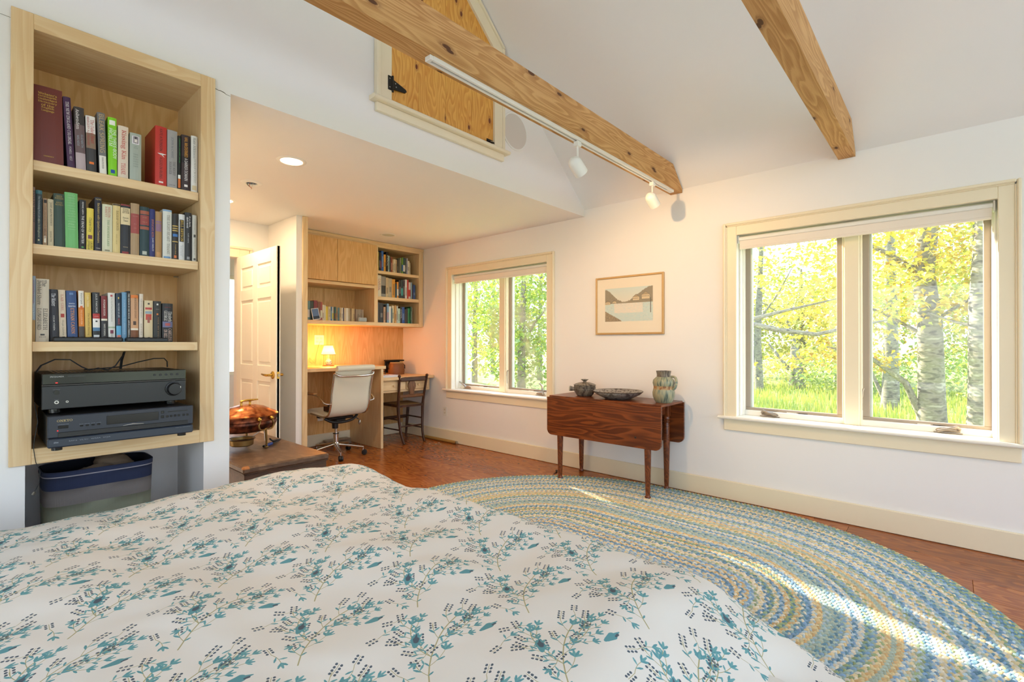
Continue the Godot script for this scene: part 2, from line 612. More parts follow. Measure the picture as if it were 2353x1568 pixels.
	m = mk("glass_fogged", Color.WHITE, 0.25, 0.0, ImageTexture.create_from_image(Image.create_from_data(256, 256, false, Image.FORMAT_RGBA8, fd)), Vector3(0.8, 0.8, 1))
	m.transparency = BaseMaterial3D.TRANSPARENCY_ALPHA
	m = mk("shade_cloth", Color.html("efe6d8"), 0.9)
	bumpy(m, weave(64, 2.0), 0.15)
	m.uv1_scale = Vector3(30, 30, 1)
	mk("pages", Color.html("e2d6b8"), 0.9)
	mk("copper", Color.WHITE, 0.27, 0.85, blotch(512, 256, 61, 0.012, [Color.html("7a3d22"), Color.html("b5683c"), Color.html("d08a54"), Color.html("c4764a")], 5), Vector3(2, 3, 1))
	mk("copper_dark", Color.WHITE, 0.36, 0.8, blotch(512, 256, 62, 0.015, [Color.html("3f241b"), Color.html("7b4430"), Color.html("a3603f")], 5), Vector3(2, 3, 1))
	mk("stone_glaze", Color.WHITE, 0.35, 0.0, blotch(512, 256, 63, 0.03, [Color.html("39302a"), Color.html("6d6357"), Color.html("8b8272"), Color.html("564a3e")], 5, 512, 64), Vector3(1, 4, 1))
	mk("jug_glaze", Color.WHITE, 0.4, 0.0, blotch(512, 256, 64, 0.03, [Color.html("4e5a50"), Color.html("87907a"), Color.html("a79f7e"), Color.html("6d7d72")], 5, 512, 48), Vector3(1, 3.0, 1))
	mk("jug_band", Color.WHITE, 0.5, 0.0, blotch(256, 64, 65, 0.06, [Color.html("7b4f2c"), Color.html("b08c5f"), Color.html("9d9778")], 4), Vector3(1, 6, 1))
	mk("silver_glaze", Color.WHITE, 0.3, 0.25, blotch(512, 256, 66, 0.02, [Color.html("57514c"), Color.html("8f8983"), Color.html("a9a49d"), Color.html("6b655f")], 5), Vector3(2, 4, 1))
	m = mk("cane", Color.html("9c7a4a"), 0.7)
	bumpy(m, weave(64, 3.0), 0.8)
	m.uv1_scale = Vector3(8, 8, 1)
	for d in [["navy_cloth", "27304c"], ["grey_cloth", "7b7675"], ["sage_cloth", "8f9684"], ["blanket", "756452"], ["gold_rod", "b08a4c"]]:
		m = mk(d[0], Color.html(d[1]), 0.95)
		bumpy(m, weave(64, 2.5), 0.5)
		tri_planar(m, 26.0, false)
	m = mk("bark", Color.WHITE, 0.95, 0.0, blotch(256, 512, 81, 0.04, [Color.html("5c5850"), Color.html("8b8678"), Color.html("75725f"), Color.html("a3a08d")], 5, 256, 128), Vector3(1, 6, 1))
	m = mk("grass", Color.WHITE, 0.95, 0.0, blotch(512, 512, 82, 0.02, [Color.html("55763a"), Color.html("86a04e"), Color.html("a9a95c"), Color.html("6b8b42")], 5), Vector3(0.25, 0.25, 1))

# ---------------------------------------------------------------- room shell
func build_shell() -> void:
	# floor boards run along z
	var fl := struct_root("floor")
	struct("subfloor", nb().slab(LX - 0.1, WX + 0.1, -0.25, -0.0185, -7.6, BACKZ + 0.1), M.subfloor, fl)
	var x1 := 4.1
	while x1 > LX:
		var z := BACKZ - rng.randf_range(0.0, 2.2)
		var z1 := BACKZ
		var first := true
		while z1 > -7.5:
			if x1 < 3.9 and x1 > 3.6 and z > -1.5 and z < 0.6:
				z = -0.497
			var z0 := maxf(z, -7.5)
			if x1 > LX + 0.3 and not (x1 < 0.1 and z0 < -3.2):
				var w := 0.2285
				struct("plank", nb().slab(minf(x1, WX) - (w if x1 < WX else w - (x1 - WX)), minf(x1, WX), -0.0185, 0.0, z0 + 0.0006, z1 - 0.0006, 0.0012, 2), M["floor%d" % rng.randi_range(0, 2)], fl)
			z1 = z0
			z = z0 - rng.randf_range(1.8, 3.6)
			first = false
		x1 -= 0.23

	# window wall: boxes round the two openings
	var we := struct_root("wall_east")
	var zs := [-5.62, -4.494, -3.031, -1.214, 0.207, BACKZ + 0.2]
	struct("plaster", nb().slab(WX, WX + 0.2, -0.3, 0.62, zs[0], zs[5]), M.wall, we)
	struct("plaster", nb().slab(WX, WX + 0.2, 2.03, 2.6, zs[0], zs[5]), M.wall, we)
	for k in [0, 2, 4]:
		struct("plaster", nb().slab(WX, WX + 0.2, 0.62, 2.03, zs[k], zs[k + 1]), M.wall, we)
	struct("baseboard_east", nb().slab(WX - 0.02, WX, 0.002, 0.144, -5.5, BACKZ, 0.004, 2), M.trim)

	# gable wall: the upper triangle, then the piers round the bookcase and the niche under it
	var wn := struct_root("wall_north")
	var yr := 2.471 + (WX - RIDGE) * SLOPE
	struct("plaster", nb().prism(PackedVector2Array([Vector2(LX, ALC), Vector2(WX, ALC), Vector2(WX, 2.471), Vector2(RIDGE, yr), Vector2(LX, 2.471)]), 2, GZ - 0.12, GZ), M.wall, wn)
	struct("plaster", nb().slab(LX, 0.145, 0, ALC, GZ - 0.5, GZ), M.wall, wn)
	struct("plaster", nb().slab(0.735, 0.844, 0, ALC, GZ - 0.5, GZ), M.wall, wn)
	struct("plaster", nb().slab(0.145, 0.735, 2.40, ALC, GZ - 0.5, GZ), M.wall, wn)
	struct("plaster", nb().slab(0.145, 0.735, 0, ALC, GZ - 0.52, GZ - 0.42), M.wall, wn)
	# hairline crack where the drywall seam has opened
	var cr := B.new()
	cr.tube([Vector3(0.775, 2.408, GZ + 0.0005), Vector3(0.79, 2.404, GZ + 0.0005), Vector3(0.80, 2.405, GZ + 0.0005), Vector3(0.815, 2.402, GZ + 0.0005), Vector3(0.826, 2.396, GZ + 0.0005), Vector3(0.843, 2.395, GZ + 0.0005)], [0.0016, 0.0012, 0.0016, 0.0018, 0.0009, 0.0006], 5)
	struct("crack", cr, hexmat("5a5145", 0.9), wn)
	cr = B.new()
	cr.tube([Vector3(0.02, 2.408, GZ + 0.0005), Vector3(0.06, 2.409, GZ + 0.0005), Vector3(0.1, 2.407, GZ + 0.0005)], 0.0009, 5)
	struct("crack", cr, hexmat("8b8478", 0.9), wn)

	# sloped ceiling in two planes, and the flat one of the alcove
	for s in [1.0, -1.0]:
		var xe: float = WX + 0.25 if s > 0 else LX - 0.25
		var ye := 2.471 - 0.25 * SLOPE
		struct("ceiling", nb().prism(PackedVector2Array([Vector2(xe, ye), Vector2(RIDGE, yr), Vector2(RIDGE, yr + 0.25), Vector2(xe, ye + 0.25)]), 2, GZ - 0.12, BACKZ + 0.2), M.ceiling)
	struct("ceiling", nb().slab(0.5, WX + 0.2, ALC, ALC + 0.19, -7.7, GZ - 0.12), M.ceiling)

	# walls behind the camera, with tall openings added to brighten the room
	var ww := struct_root("wall_west")
	struct("plaster", nb().slab(LX - 0.2, LX, -0.3, 0.25, -2.7, BACKZ + 0.2), M.wall, ww)
	struct("plaster", nb().slab(LX - 0.2, LX, 2.2, 2.6, -2.7, BACKZ + 0.2), M.wall, ww)
	struct("plaster", nb().slab(LX - 0.2, LX, 0.25, 2.2, -2.7, -1.7), M.wall, ww)
	struct("plaster", nb().slab(LX - 0.2, LX, 0.25, 2.2, 0.55, 0.8), M.wall, ww)
	struct("plaster", nb().slab(LX - 0.2, LX, 0.25, 2.2, 3.0, BACKZ + 0.2), M.wall, ww)
	var wsn := struct_root("wall_south")
	struct("plaster", nb().slab(LX, WX, 0, 0.25, BACKZ, BACKZ + 0.2), M.wall, wsn)
	struct("plaster", nb().slab(LX, -1.6, 0.25, 2.3, BACKZ, BACKZ + 0.2), M.wall, wsn)
	struct("plaster", nb().slab(0.75, 1.0, 0.25, 2.3, BACKZ, BACKZ + 0.2), M.wall, wsn)
	struct("plaster", nb().slab(3.4, WX, 0.25, 2.3, BACKZ, BACKZ + 0.2), M.wall, wsn)
	struct("plaster", nb().slab(LX, WX, 2.3, 2.6, BACKZ, BACKZ + 0.2), M.wall, wsn)
	struct("plaster", nb().prism(PackedVector2Array([Vector2(LX, 2.6), Vector2(-0.6, 2.6), Vector2(-0.6, 3.8), Vector2(LX, 2.47)]), 2, BACKZ, BACKZ + 0.2), M.wall, wsn)
	struct("plaster", nb().prism(PackedVector2Array([Vector2(WX, 2.6), Vector2(2.4, 2.6), Vector2(2.4, 3.8), Vector2(WX, 2.47)]), 2, BACKZ, BACKZ + 0.2), M.wall, wsn)
	struct("plaster", nb().prism(PackedVector2Array([Vector2(-0.6, 3.6), Vector2(2.4, 3.6), Vector2(2.4, 3.8), Vector2(RIDGE, yr), Vector2(-0.6, 3.8)]), 2, BACKZ, BACKZ + 0.2), M.wall, wsn)
	for d in [[true, -1.7, 0.55, 0.25, 2.2], [true, 0.8, 3.0, 0.25, 2.2], [false, -1.6, 0.75, 0.25, 2.3], [false, 1.0, 3.4, 0.25, 2.3], [false, -0.6, 2.4, 2.6, 3.6]]:
		added_rear_window(d[0], d[1], d[2], d[3], d[4])

# large unglazed windows added behind the camera to let in more sky light
func added_rear_window(on_west: bool, a0: float, a1: float, y0: float, y1: float) -> void:
	var o := struct_root("window_%d" % (3 + used.get("rearcount", 0)))
	used["rearcount"] = used.get("rearcount", 0) + 1
	var mid := (a0 + a1) * 0.5
	var bars := [[a0, a0 + 0.06, y0, y1], [a1 - 0.06, a1, y0, y1], [mid - 0.04, mid + 0.04, y0, y1], [a0, a1, y0, y0 + 0.06], [a0, a1, y1 - 0.06, y1]]
	for q in bars:
		var b := nb()
		if on_west:
			b.slab(LX - 0.15, LX - 0.07, q[2], q[3], q[0], q[1], 0.004, 1)
		else:
			b.slab(q[0], q[1], q[2], q[3], BACKZ + 0.07, BACKZ + 0.15, 0.004, 1)
		struct("added_window_frame", b, M.trim, o)

# ---------------------------------------------------------------- the two casement windows
func build_windows() -> void:
	casement(1, -4.494, -3.031, "glass_fogged")
	casement(2, -1.214, 0.207, "glass")

func casement(n: int, z0: float, z1: float, pane: String) -> void:
	var o := struct_root("window_%d" % n)
	var yb := 0.646
	var yt := 2.03
	# casing: flat board and a raised outer band on three sides
	for s in [[z0 - 0.066, z0 + 0.004, yb - 0.01, yt + 0.066], [z1 - 0.004, z1 + 0.066, yb - 0.01, yt + 0.066]]:
		struct("casing", nb().slab(WX - 0.018, WX, s[2], s[3], s[0], s[1], 0.003, 1), M.trim, o)
	struct("casing", nb().slab(WX - 0.018, WX, yt - 0.004, yt + 0.066, z0 + 0.004, z1 - 0.004, 0.003, 2), M.trim, o)
	for s in [[z0 - 0.092, z0 - 0.072], [z1 + 0.072, z1 + 0.092]]:
		struct("back_band", nb().slab(WX - 0.032, WX, yb - 0.01, yt + 0.092, s[0], s[1], 0.006, 1), M.trim, o)
	struct("back_band", nb().slab(WX - 0.032, WX, yt + 0.072, yt + 0.092, z0 - 0.071, z1 + 0.071, 0.006, 2), M.trim, o)
	for s in [[z0 - 0.072, z0 - 0.064], [z1 + 0.064, z1 + 0.072]]:
		struct("bead", nb().slab(WX - 0.025, WX, yb - 0.01, yt + 0.064, s[0], s[1], 0.003, 1), M.trim, o)
	struct("bead", nb().slab(WX - 0.025, WX, yt + 0.064, yt + 0.072, z0 - 0.064, z1 + 0.064, 0.003, 2), M.trim, o)
	# stool with a rounded nose, apron
	var nose := PackedVector2Array([Vector2(WX + 0.17, yb), Vector2(WX + 0.17, yb - 0.024)])
	for k in 7:
		var a := -PI / 2 - PI * k / 6.0
		nose.append(Vector2(WX - 0.042 + 0.012 * cos(a), yb - 0.012 + 0.012 * sin(a)))
	struct("window_sill", nb().prism(nose, 2, z0 - 0.125, z1 + 0.125, 2), M.trim_white, o)
	struct("apron", nb().slab(WX - 0.018, WX, 0.536, yb - 0.024, z0 - 0.088, z1 + 0.088, 0.003, 2), M.trim, o)
	# jambs with a stop, head
	for s in [[z0 - 0.012, z0 + 0.003, 1.0], [z1 - 0.003, z1 + 0.012, -1.0]]:
		struct("jamb", nb().slab(WX - 0.012, WX + 0.21, yb, yt + 0.01, s[0], s[1], 0.001, 1), M.trim_white, o)
		var e: float = s[1] if s[2] > 0 else s[0]
		struct("stop", nb().slab(WX + 0.05, WX + 0.145, yb, yt, minf(e, e + s[2] * 0.012), maxf(e, e + s[2] * 0.012), 0.002, 1), M.trim_white, o)
		struct("stop", nb().slab(WX + 0.1, WX + 0.21, yb, yt, minf(e, e + s[2] * 0.02), maxf(e, e + s[2] * 0.02), 0.002, 1), M.trim_white, o)
	struct("head", nb().slab(WX - 0.012, WX + 0.21, yt - 0.003, yt + 0.012, z0 + 0.003, z1 - 0.003, 0.001, 2), M.trim_white, o)
	var mid := (z0 + z1) * 0.5 + 0.005
	var mull := nb()
	mull.slab(WX + 0.11, WX + 0.21, yb, yt, mid - 0.056, mid + 0.056, 0.003, 1)
	struct("mullion", mull, M.trim, o)
	struct("mullion_cover", nb().slab(WX + 0.098, WX + 0.11, yb, yt, mid - 0.042, mid + 0.042, 0.003, 1), M.trim, o)
	struct("bottom_rail", nb().slab(WX + 0.12, WX + 0.21, yb - 0.002, 0.684, z0, z1, 0.004, 2), M.trim_white, o)
	# two sashes
	var zz := [[z0 + 0.016, mid - 0.054], [mid + 0.054, z1 - 0.018]]
	for k in 2:
		var a: float = zz[k][0]
		var b: float = zz[k][1]
		var s := part(o, "sash", nb().slab(WX + 0.15, WX + 0.185, 0.676, 0.704, a, b, 0.003, 2), M.taupe)
		part(s, "stile", nb().slab(WX + 0.15, WX + 0.185, 0.704, 2.0, a, a + 0.04, 0.003, 1), M.taupe)
		part(s, "stile", nb().slab(WX + 0.15, WX + 0.185, 0.704, 2.0, b - 0.04, b, 0.003, 1), M.taupe)
		part(s, "top_rail", nb().slab(WX + 0.15, WX + 0.185, 1.96, 2.0, a + 0.04, b - 0.04, 0.003, 2), M.taupe)
		part(s, "glazing_bead", nb().slab(WX + 0.156, WX + 0.196, 0.704, 1.96, a + 0.04, a + 0.052, 0.001, 1), hexmat("c9d2c4", 0.4))
		var g := B.new()
		var gx := WX + 0.172
		g.quad(Vector3(gx, 0.704, b - 0.04), Vector3(gx, 0.704, a + 0.04), Vector3(gx, 1.96, a + 0.04), Vector3(gx, 1.96, b - 0.04), Vector2(b, 0.7), Vector2(a, 0.7), Vector2(a, 1.96), Vector2(b, 1.96))
		part(s, "pane", g, M[pane])
		# small printed maker's strips on the lower rail
		part(s, "sticker", nb().slab(WX + 0.1485, WX + 0.1502, 0.681, 0.69, (a + b) * 0.5 - 0.03, (a + b) * 0.5 + 0.035), hexmat("e8e6df", 0.6))
		part(s, "sticker", nb().slab(WX + 0.1485, WX + 0.1502, 0.681, 0.69, (a + b) * 0.5 + 0.045, (a + b) * 0.5 + 0.105), hexmat("45413d", 0.6))
		# crank operator
		var c: float = (a + (0.185 if n == 2 else 0.13)) if k == 0 else b - (0.2 if n == 2 else 0.17)
		var cr := part(o, "crank_housing", housing(c, yb + 0.001), M.taupe_metal)
		var arm := B.new()
		var up := k == 1 and n == 1
		var hx := WX + 0.118
		if up:
			arm.tube([Vector3(hx, yb + 0.02, c + 0.035), Vector3(hx - 0.012, yb + 0.05, c + 0.04), Vector3(hx - 0.012, yb + 0.1, c + 0.03), Vector3(hx - 0.005, yb + 0.125, c + 0.005), Vector3(hx - 0.005, yb + 0.128, c - 0.012)], [0.012, 0.011, 0.009, 0.008, 0.009], 8)
		elif k == 0 and n == 1:
			arm.tube([Vector3(hx, yb + 0.02, c - 0.03), Vector3(hx - 0.012, yb + 0.045, c - 0.045), Vector3(hx - 0.012, yb + 0.075, c - 0.11), Vector3(hx - 0.01, yb + 0.085, c - 0.135)], [0.013, 0.011, 0.009, 0.01], 8)
		else:
			arm.tube([Vector3(hx, yb + 0.03, c + 0.05 * (1 if k == 1 else -1)), Vector3(hx - 0.02, yb + 0.045, c + 0.04 * (1 if k == 1 else -1)), Vector3(hx - 0.02, yb + 0.03, c), Vector3(hx - 0.018, yb + 0.014, c - 0.05 * (1 if k == 1 else -1))], [0.012, 0.011, 0.008, 0.009], 8)
		part(cr, "crank_handle", arm, M.taupe_metal if n == 2 else M.steel)
	# locking levers on the mullion side
	for s in ([mid + 0.052] if n == 1 else [mid - 0.052, mid + 0.052]):
		struct("lock_lever", B.new().tube([Vector3(WX + 0.125, 0.75, s), Vector3(WX + 0.12, 0.82, s), Vector3(WX + 0.12, 0.88, s + 0.004), Vector3(WX + 0.135, 0.895, s + 0.01)], [0.006, 0.007, 0.008, 0.006], 7), M.taupe_metal, o)
	# rolled-up shade
	var sh := struct("shade_cassette", B.new().prism(PackedVector2Array([Vector2(WX + 0.03, 2.018), Vector2(WX + 0.012, 2.008), Vector2(WX + 0.01, 1.987), Vector2(WX + 0.03, 1.98), Vector2(WX + 0.075, 1.98), Vector2(WX + 0.075, 2.018)]), 2, z0 + 0.015, z1 - 0.022, 2), M.white_plastic, o)
	part(sh, "shade_cloth", nb().slab(WX + 0.02, WX + 0.024, 1.935, 1.984, z0 + 0.018, z1 - 0.026, 0.0, 2), M.shade_cloth)
	part(sh, "hem_bar", nb().slab(WX + 0.014, WX + 0.03, 1.918, 1.938, z0 + 0.018, z1 - 0.026, 0.005, 2), M.shade_cloth)
	part(sh, "bracket", nb().slab(WX + 0.012, WX + 0.07, 1.965, 2.024, z1 - 0.021, z1 - 0.012, 0.002), M.white_plastic)
	part(sh, "bracket", nb().slab(WX + 0.012, WX + 0.07, 1.965, 2.024, z0 + 0.005, z0 + 0.014, 0.002), M.white_plastic)

func housing(c: float, y: float) -> B:
	var b := B.new()
	var f := func(u: float, v: float) -> Vector3:
		var zz := lerpf(-0.068, 0.068, u)
		var taper := 1.0 - 0.35 * pow(absf(zz) / 0.068, 3.0)
		var a := PI * v
		return Vector3(WX + 0.15 - 0.04 * sin(a) * taper - (0.0 if v > 0.5 else 0.0), y + 0.042 * taper * (0.5 - 0.5 * cos(a)), c + zz)
	b.sheet(f, 8, 8)
	b.slab(WX + 0.112, WX + 0.15, y, y + 0.006, c - 0.068, c + 0.068, 0.002)
	return b

# ---------------------------------------------------------------- alcove: walls, doorway, panelling
func build_alcove() -> void:
	var wc := struct_root("wall_closet")
	struct("plaster", nb().slab(0.735, 0.844, 0, ALC, -5.35, GZ - 0.5), M.wall, wc)
	var wh := struct_root("wall_hall")
	struct("plaster", nb().slab(0.6, 0.93, 0, ALC, -5.35, -5.22), M.wall, wh)
	struct("plaster", nb().slab(0.93, 1.782, 2.04, ALC, -5.35, -5.22), M.wall, wh)
	struct("plaster", nb().slab(1.782, 2.06, 0, ALC, -5.35, -5.22), M.wall, wh)
	struct("plaster", nb().slab(2.06, 2.116, 0, ALC, -5.35, -4.58), M.wall, wh)
	# back wall of the desk nook
	var wb := struct_root("wall_nook")
	struct("plaster", nb().slab(2.116, WX + 0.2, 0, ALC, -5.62, -5.5), M.wall, wb)
	struct("panel", nb().slab(2.166, 2.796, 0.137, ALC, -5.5, -5.49, 0.001, 1), M.maple_panel, wb)
	struct("panel", nb().slab(2.799, WX, 0.137, ALC, -5.5, -5.49, 0.001, 1), M.maple_panel, wb)
	struct("baseboard_nook", nb().slab(2.166, WX - 0.021, 0.002, 0.137, -5.5, -5.478, 0.004), M.trim)
	# room beyond the doorway
	var wx := struct_root("wall_bath")
	struct("plaster", nb().slab(0.5, 2.15, 0, 0.75, -7.65, -7.5), M.wall, wx)
	struct("plaster", nb().slab(2.15, 3.25, 0, 0.75, -7.65, -7.5), M.wall, wx)
	struct("plaster", nb().slab(0.5, 3.25, 2.15, ALC, -7.65, -7.5), M.wall, wx)
	struct("plaster", nb().slab(0.5, 2.05, 0.75, 2.15, -7.65, -7.5), M.wall, wx)
	struct("plaster", nb().slab(3.0, 3.25, 0.75, 2.15, -7.65, -7.5), M.wall, wx)
	struct("plaster", nb().slab(3.15, 3.25, 0, ALC, -7.5, -5.62), M.wall, wx)
	struct("plaster", nb().slab(0.5, 0.6, 0, ALC, -7.5, -5.22), M.wall, wx)
	var wo := struct_root("window_8")  # window added so that white sky shows bright through the doorway
	for q in [[2.05, 2.1, 0.75, 2.15], [2.95, 3.0, 0.75, 2.15], [2.1, 2.95, 0.75, 0.8], [2.1, 2.95, 2.1, 2.15]]:
		struct("added_window_frame", nb().slab(q[0], q[1], q[2], q[3], -7.6, -7.54, 0.004), M.trim_white, wo)
	struct("pane", nb().slab(2.1, 2.95, 0.8, 2.1, -7.573, -7.567), M.glass, wo)
	# doorway casing
	var tr := struct_root("trim_1")
	struct("casing", nb().slab(1.782, 1.872, 0, 2.145, -5.22, -5.2, 0.004, 1), M.trim, tr)
	struct("casing", nb().slab(0.85, 0.93, 0, 2.145, -5.22, -5.2, 0.004, 1), M.trim, tr)
	struct("casing", nb().slab(0.93, 1.782, 2.04, 2.145, -5.22, -5.2, 0.004, 0), M.trim, tr)
	struct("back_band", nb().slab(0.85, 1.898, 2.122, 2.145, -5.2, -5.186, 0.006, 0), M.trim, tr)
	struct("back_band", nb().slab(1.874, 1.898, 0, 2.122, -5.22, -5.186, 0.006, 1), M.trim, tr)
	# open six-panel door, hinged on the right jamb
	var d := struct_root("door_1")
	var dx := 1.745
	struct("slab", nb().slab(dx + 0.009, dx + 0.027, 0.012, 2.03, -5.17, -4.255, 0.0, 1), M.trim_white, d)
	var zr := [-5.17, -5.06, -4.765, -4.66, -4.365, -4.255]
	for k in [0, 2, 4]:
		struct("stile", nb().slab(dx, dx + 0.036, 0.012, 2.03, zr[k], zr[k + 1], 0.002, 1), M.trim_white, d)
	for c in [[zr[1], zr[2]], [zr[3], zr[4]]]:
		for r in [[0.012, 0.24], [0.86, 1.0], [1.6, 1.7], [1.91, 2.03]]:
			struct("rail", nb().slab(dx, dx + 0.036, r[0], r[1], c[0], c[1], 0.002, 2), M.trim_white, d)
		for r in [[0.24, 0.86], [1.0, 1.6], [1.7, 1.91]]:
			struct("panel", nb().slab(dx + 0.003, dx + 0.033, r[0] + 0.03, r[1] - 0.03, c[0] + 0.03, c[1] - 0.03, 0.0055, 1), M.trim_white, d)
	var kz := -4.315
	var ky := 0.925
	for s in [-1.0, 1.0]:
		var fx: float = dx if s < 0 else dx + 0.036
		var b := B.new()
		b.xf = Transform3D(Basis(Vector3(0, 0, 1), Vector3(s, 0, 0), Vector3(0, 1, 0) * s), Vector3(fx, ky, kz))
		b.lathe([Vector2(0.0, 0), Vector2(0.033, 0.0), Vector2(0.033, 0.006), Vector2(0.026, 0.012), Vector2(0.012, 0.014), Vector2(0.010, 0.045), Vector2(0.0, 0.046)], 18)
		var rose := struct("rose", b, M.brass, d)
		part(rose, "lever", B.new().tube([Vector3(fx + s * 0.04, ky, kz), Vector3(fx + s * 0.05, ky, kz - 0.02), Vector3(fx + s * 0.052, ky + 0.002, kz - 0.07), Vector3(fx + s * 0.05, ky + 0.006, kz - 0.11)], [0.009, 0.011, 0.009, 0.007], 8), M.brass)
	struct("latch_plate", nb().slab(dx + 0.006, dx + 0.03, ky - 0.03, ky + 0.03, -4.2552, -4.2535, 0.0), M.brass, d)
	struct("latch", nb().slab(dx + 0.012, dx + 0.024, ky - 0.012, ky + 0.012, -4.254, -4.243, 0.003), M.steel, d)

	# tall maple end panel of the desk nook
	single("end_panel", nb().slab(2.1165, 2.1655, 0, ALC - 0.001, -5.49, -4.565, 0.002, 1), M.maple, "tall maple panel closing the desk nook beside the white wall end", "panel")

# ---------------------------------------------------------------- tie beams, track and spot heads
func build_beams() -> void:
	for d in [[-1.735, -1.635, "rough fir tie beam carrying the white lighting track"], [-0.558, -0.463, "rough fir tie beam without lights, over the large window"]]:
		var b := nb()
		var y0 := 2.439
		var y1 := 2.627
		var xa := LX + 0.02
		var pts := PackedVector2Array([Vector2(WX - 0.004, y0), Vector2(WX - 0.004, 2.468), Vector2(WX - (y1 - 2.471) / SLOPE - 0.006, y1), Vector2(LX + (y1 - 2.471) / SLOPE + 0.006, y1), Vector2(LX + 0.004, 2.468), Vector2(LX + 0.004, y0)])
		b.prism(pts, 2, d[0], d[1], 0)
		single("tie_beam", b, M.beam, d[2], "beam", "tie beams under the sloped ceiling")
	# track
	var tk := thing("light_track", "long white lighting track screwed under the tie beam", "lighting track", Vector3(1.315, 2.439, -1.671))
	var L := 2.478
	var prof := PackedVector2Array([Vector2(0.0, -0.018), Vector2(0.0, 0.018), Vector2(-0.02, 0.018), Vector2(-0.02, 0.006), Vector2(-0.012, 0.006), Vector2(-0.012, -0.006), Vector2(-0.02, -0.006), Vector2(-0.02, -0.018)])
	part(tk, "rail", B.new().prism(prof, 0, 0.02, L - 0.09, 0), M.white_paint)
	part(tk, "slot", B.new().slab(0.02, L - 0.09, -0.0125, -0.0115, -0.0058, 0.0058), hexmat("8f9496", 0.4))
	part(tk, "end_cap", B.new().slab(0.0, 0.02, -0.021, 0.0, -0.0185, 0.0185, 0.002), M.white_paint)
	part(tk, "feed_box", B.new().slab(L - 0.09, L, -0.021, 0.0, -0.0185, 0.0185, 0.002), M.white_paint)
	spot_head("spot_head", Vector3(2.452, 2.418, -1.671), 0.11, true, "white dome spot head aimed at the wall, further from the window wall")
	spot_head("spot_head", Vector3(3.446, 2.418, -1.671), 0.095, false, "white dome spot head near the window wall end of the track")

func spot_head(called: String, at: Vector3, drop: float, bright: bool, label: String) -> void:
	var o := thing(called, label, "spotlight", at, 0.0, "spot heads on the lighting track")
	part(o, "adapter", B.new().slab(-0.02, 0.02, -0.03, 0.0, -0.017, 0.017, 0.003), M.white_paint)
	part(o, "stem", B.new().tube([Vector3(0, -0.03, 0), Vector3(0, -drop, 0)], 0.006, 10), M.white_paint)
	part(o, "swivel", B.new().ball(Vector3(0, -drop, 0), Vector3(0.011, 0.011, 0.011), 10), M.white_paint)
	var dir := Vector3(0.80, -0.60, 0.06).normalized()
	var side := dir.cross(Vector3.UP).normalized()
	var b := B.new()
	var c := Vector3(-0.012, -drop - 0.036, 0)
	b.xf = Transform3D(Basis(side, dir, side.cross(dir)), c)
	var prof := []
	for k in 9:
		var a := PI / 2 * k / 8.0
		prof.append(Vector2(0.041 * sin(a) if k > 0 else 0.0, -0.055 - 0.0 + 0.041 * (1.0 - cos(a)) - 0.0))
	prof.append(Vector2(0.0415, 0.02))
	prof.append(Vector2(0.0415, 0.062))
	prof.append(Vector2(0.0385, 0.062))
	prof.append(Vector2(0.0385, -0.01))
	prof.append(Vector2(0.0, -0.03))
	b.lathe(prof, 28)
	part(o, "shade", b, M.white_paint)
	var lampb := B.new()
	lampb.xf = b.xf
	lampb.lathe([Vector2(0, 0.002), Vector2(0.012, 0.0), Vector2(0.03, 0.03), Vector2(0.031, 0.042), Vector2(0.0, 0.05)], 20)
	var lm := mk("bulb_" + label.md5_text().left(6), Color.html("fff3dc"), 0.3)
	if bright:
		lm.emission_enabled = true
		lm.emission = Color(1.0, 0.83, 0.6)
		lm.emission_energy_multiplier = 14.0
	part(o, "lamp_bulb", lampb, lm)
	if bright:
		var s := SpotLight3D.new()
		s.name = "track_spot"
		s.light_color = Color(1.0, 0.80, 0.56)
		s.light_energy = 0.75
		s.light_size = 0.022
		s.spot_angle = 62.0
		s.spot_angle_attenuation = 0.7
		s.spot_range = 12.0
		s.spot_attenuation = 2.0
		s.shadow_enabled = true
		s.transform = Transform3D(Basis.looking_at(dir), c + dir * 0.056)
		o.add_child(s)

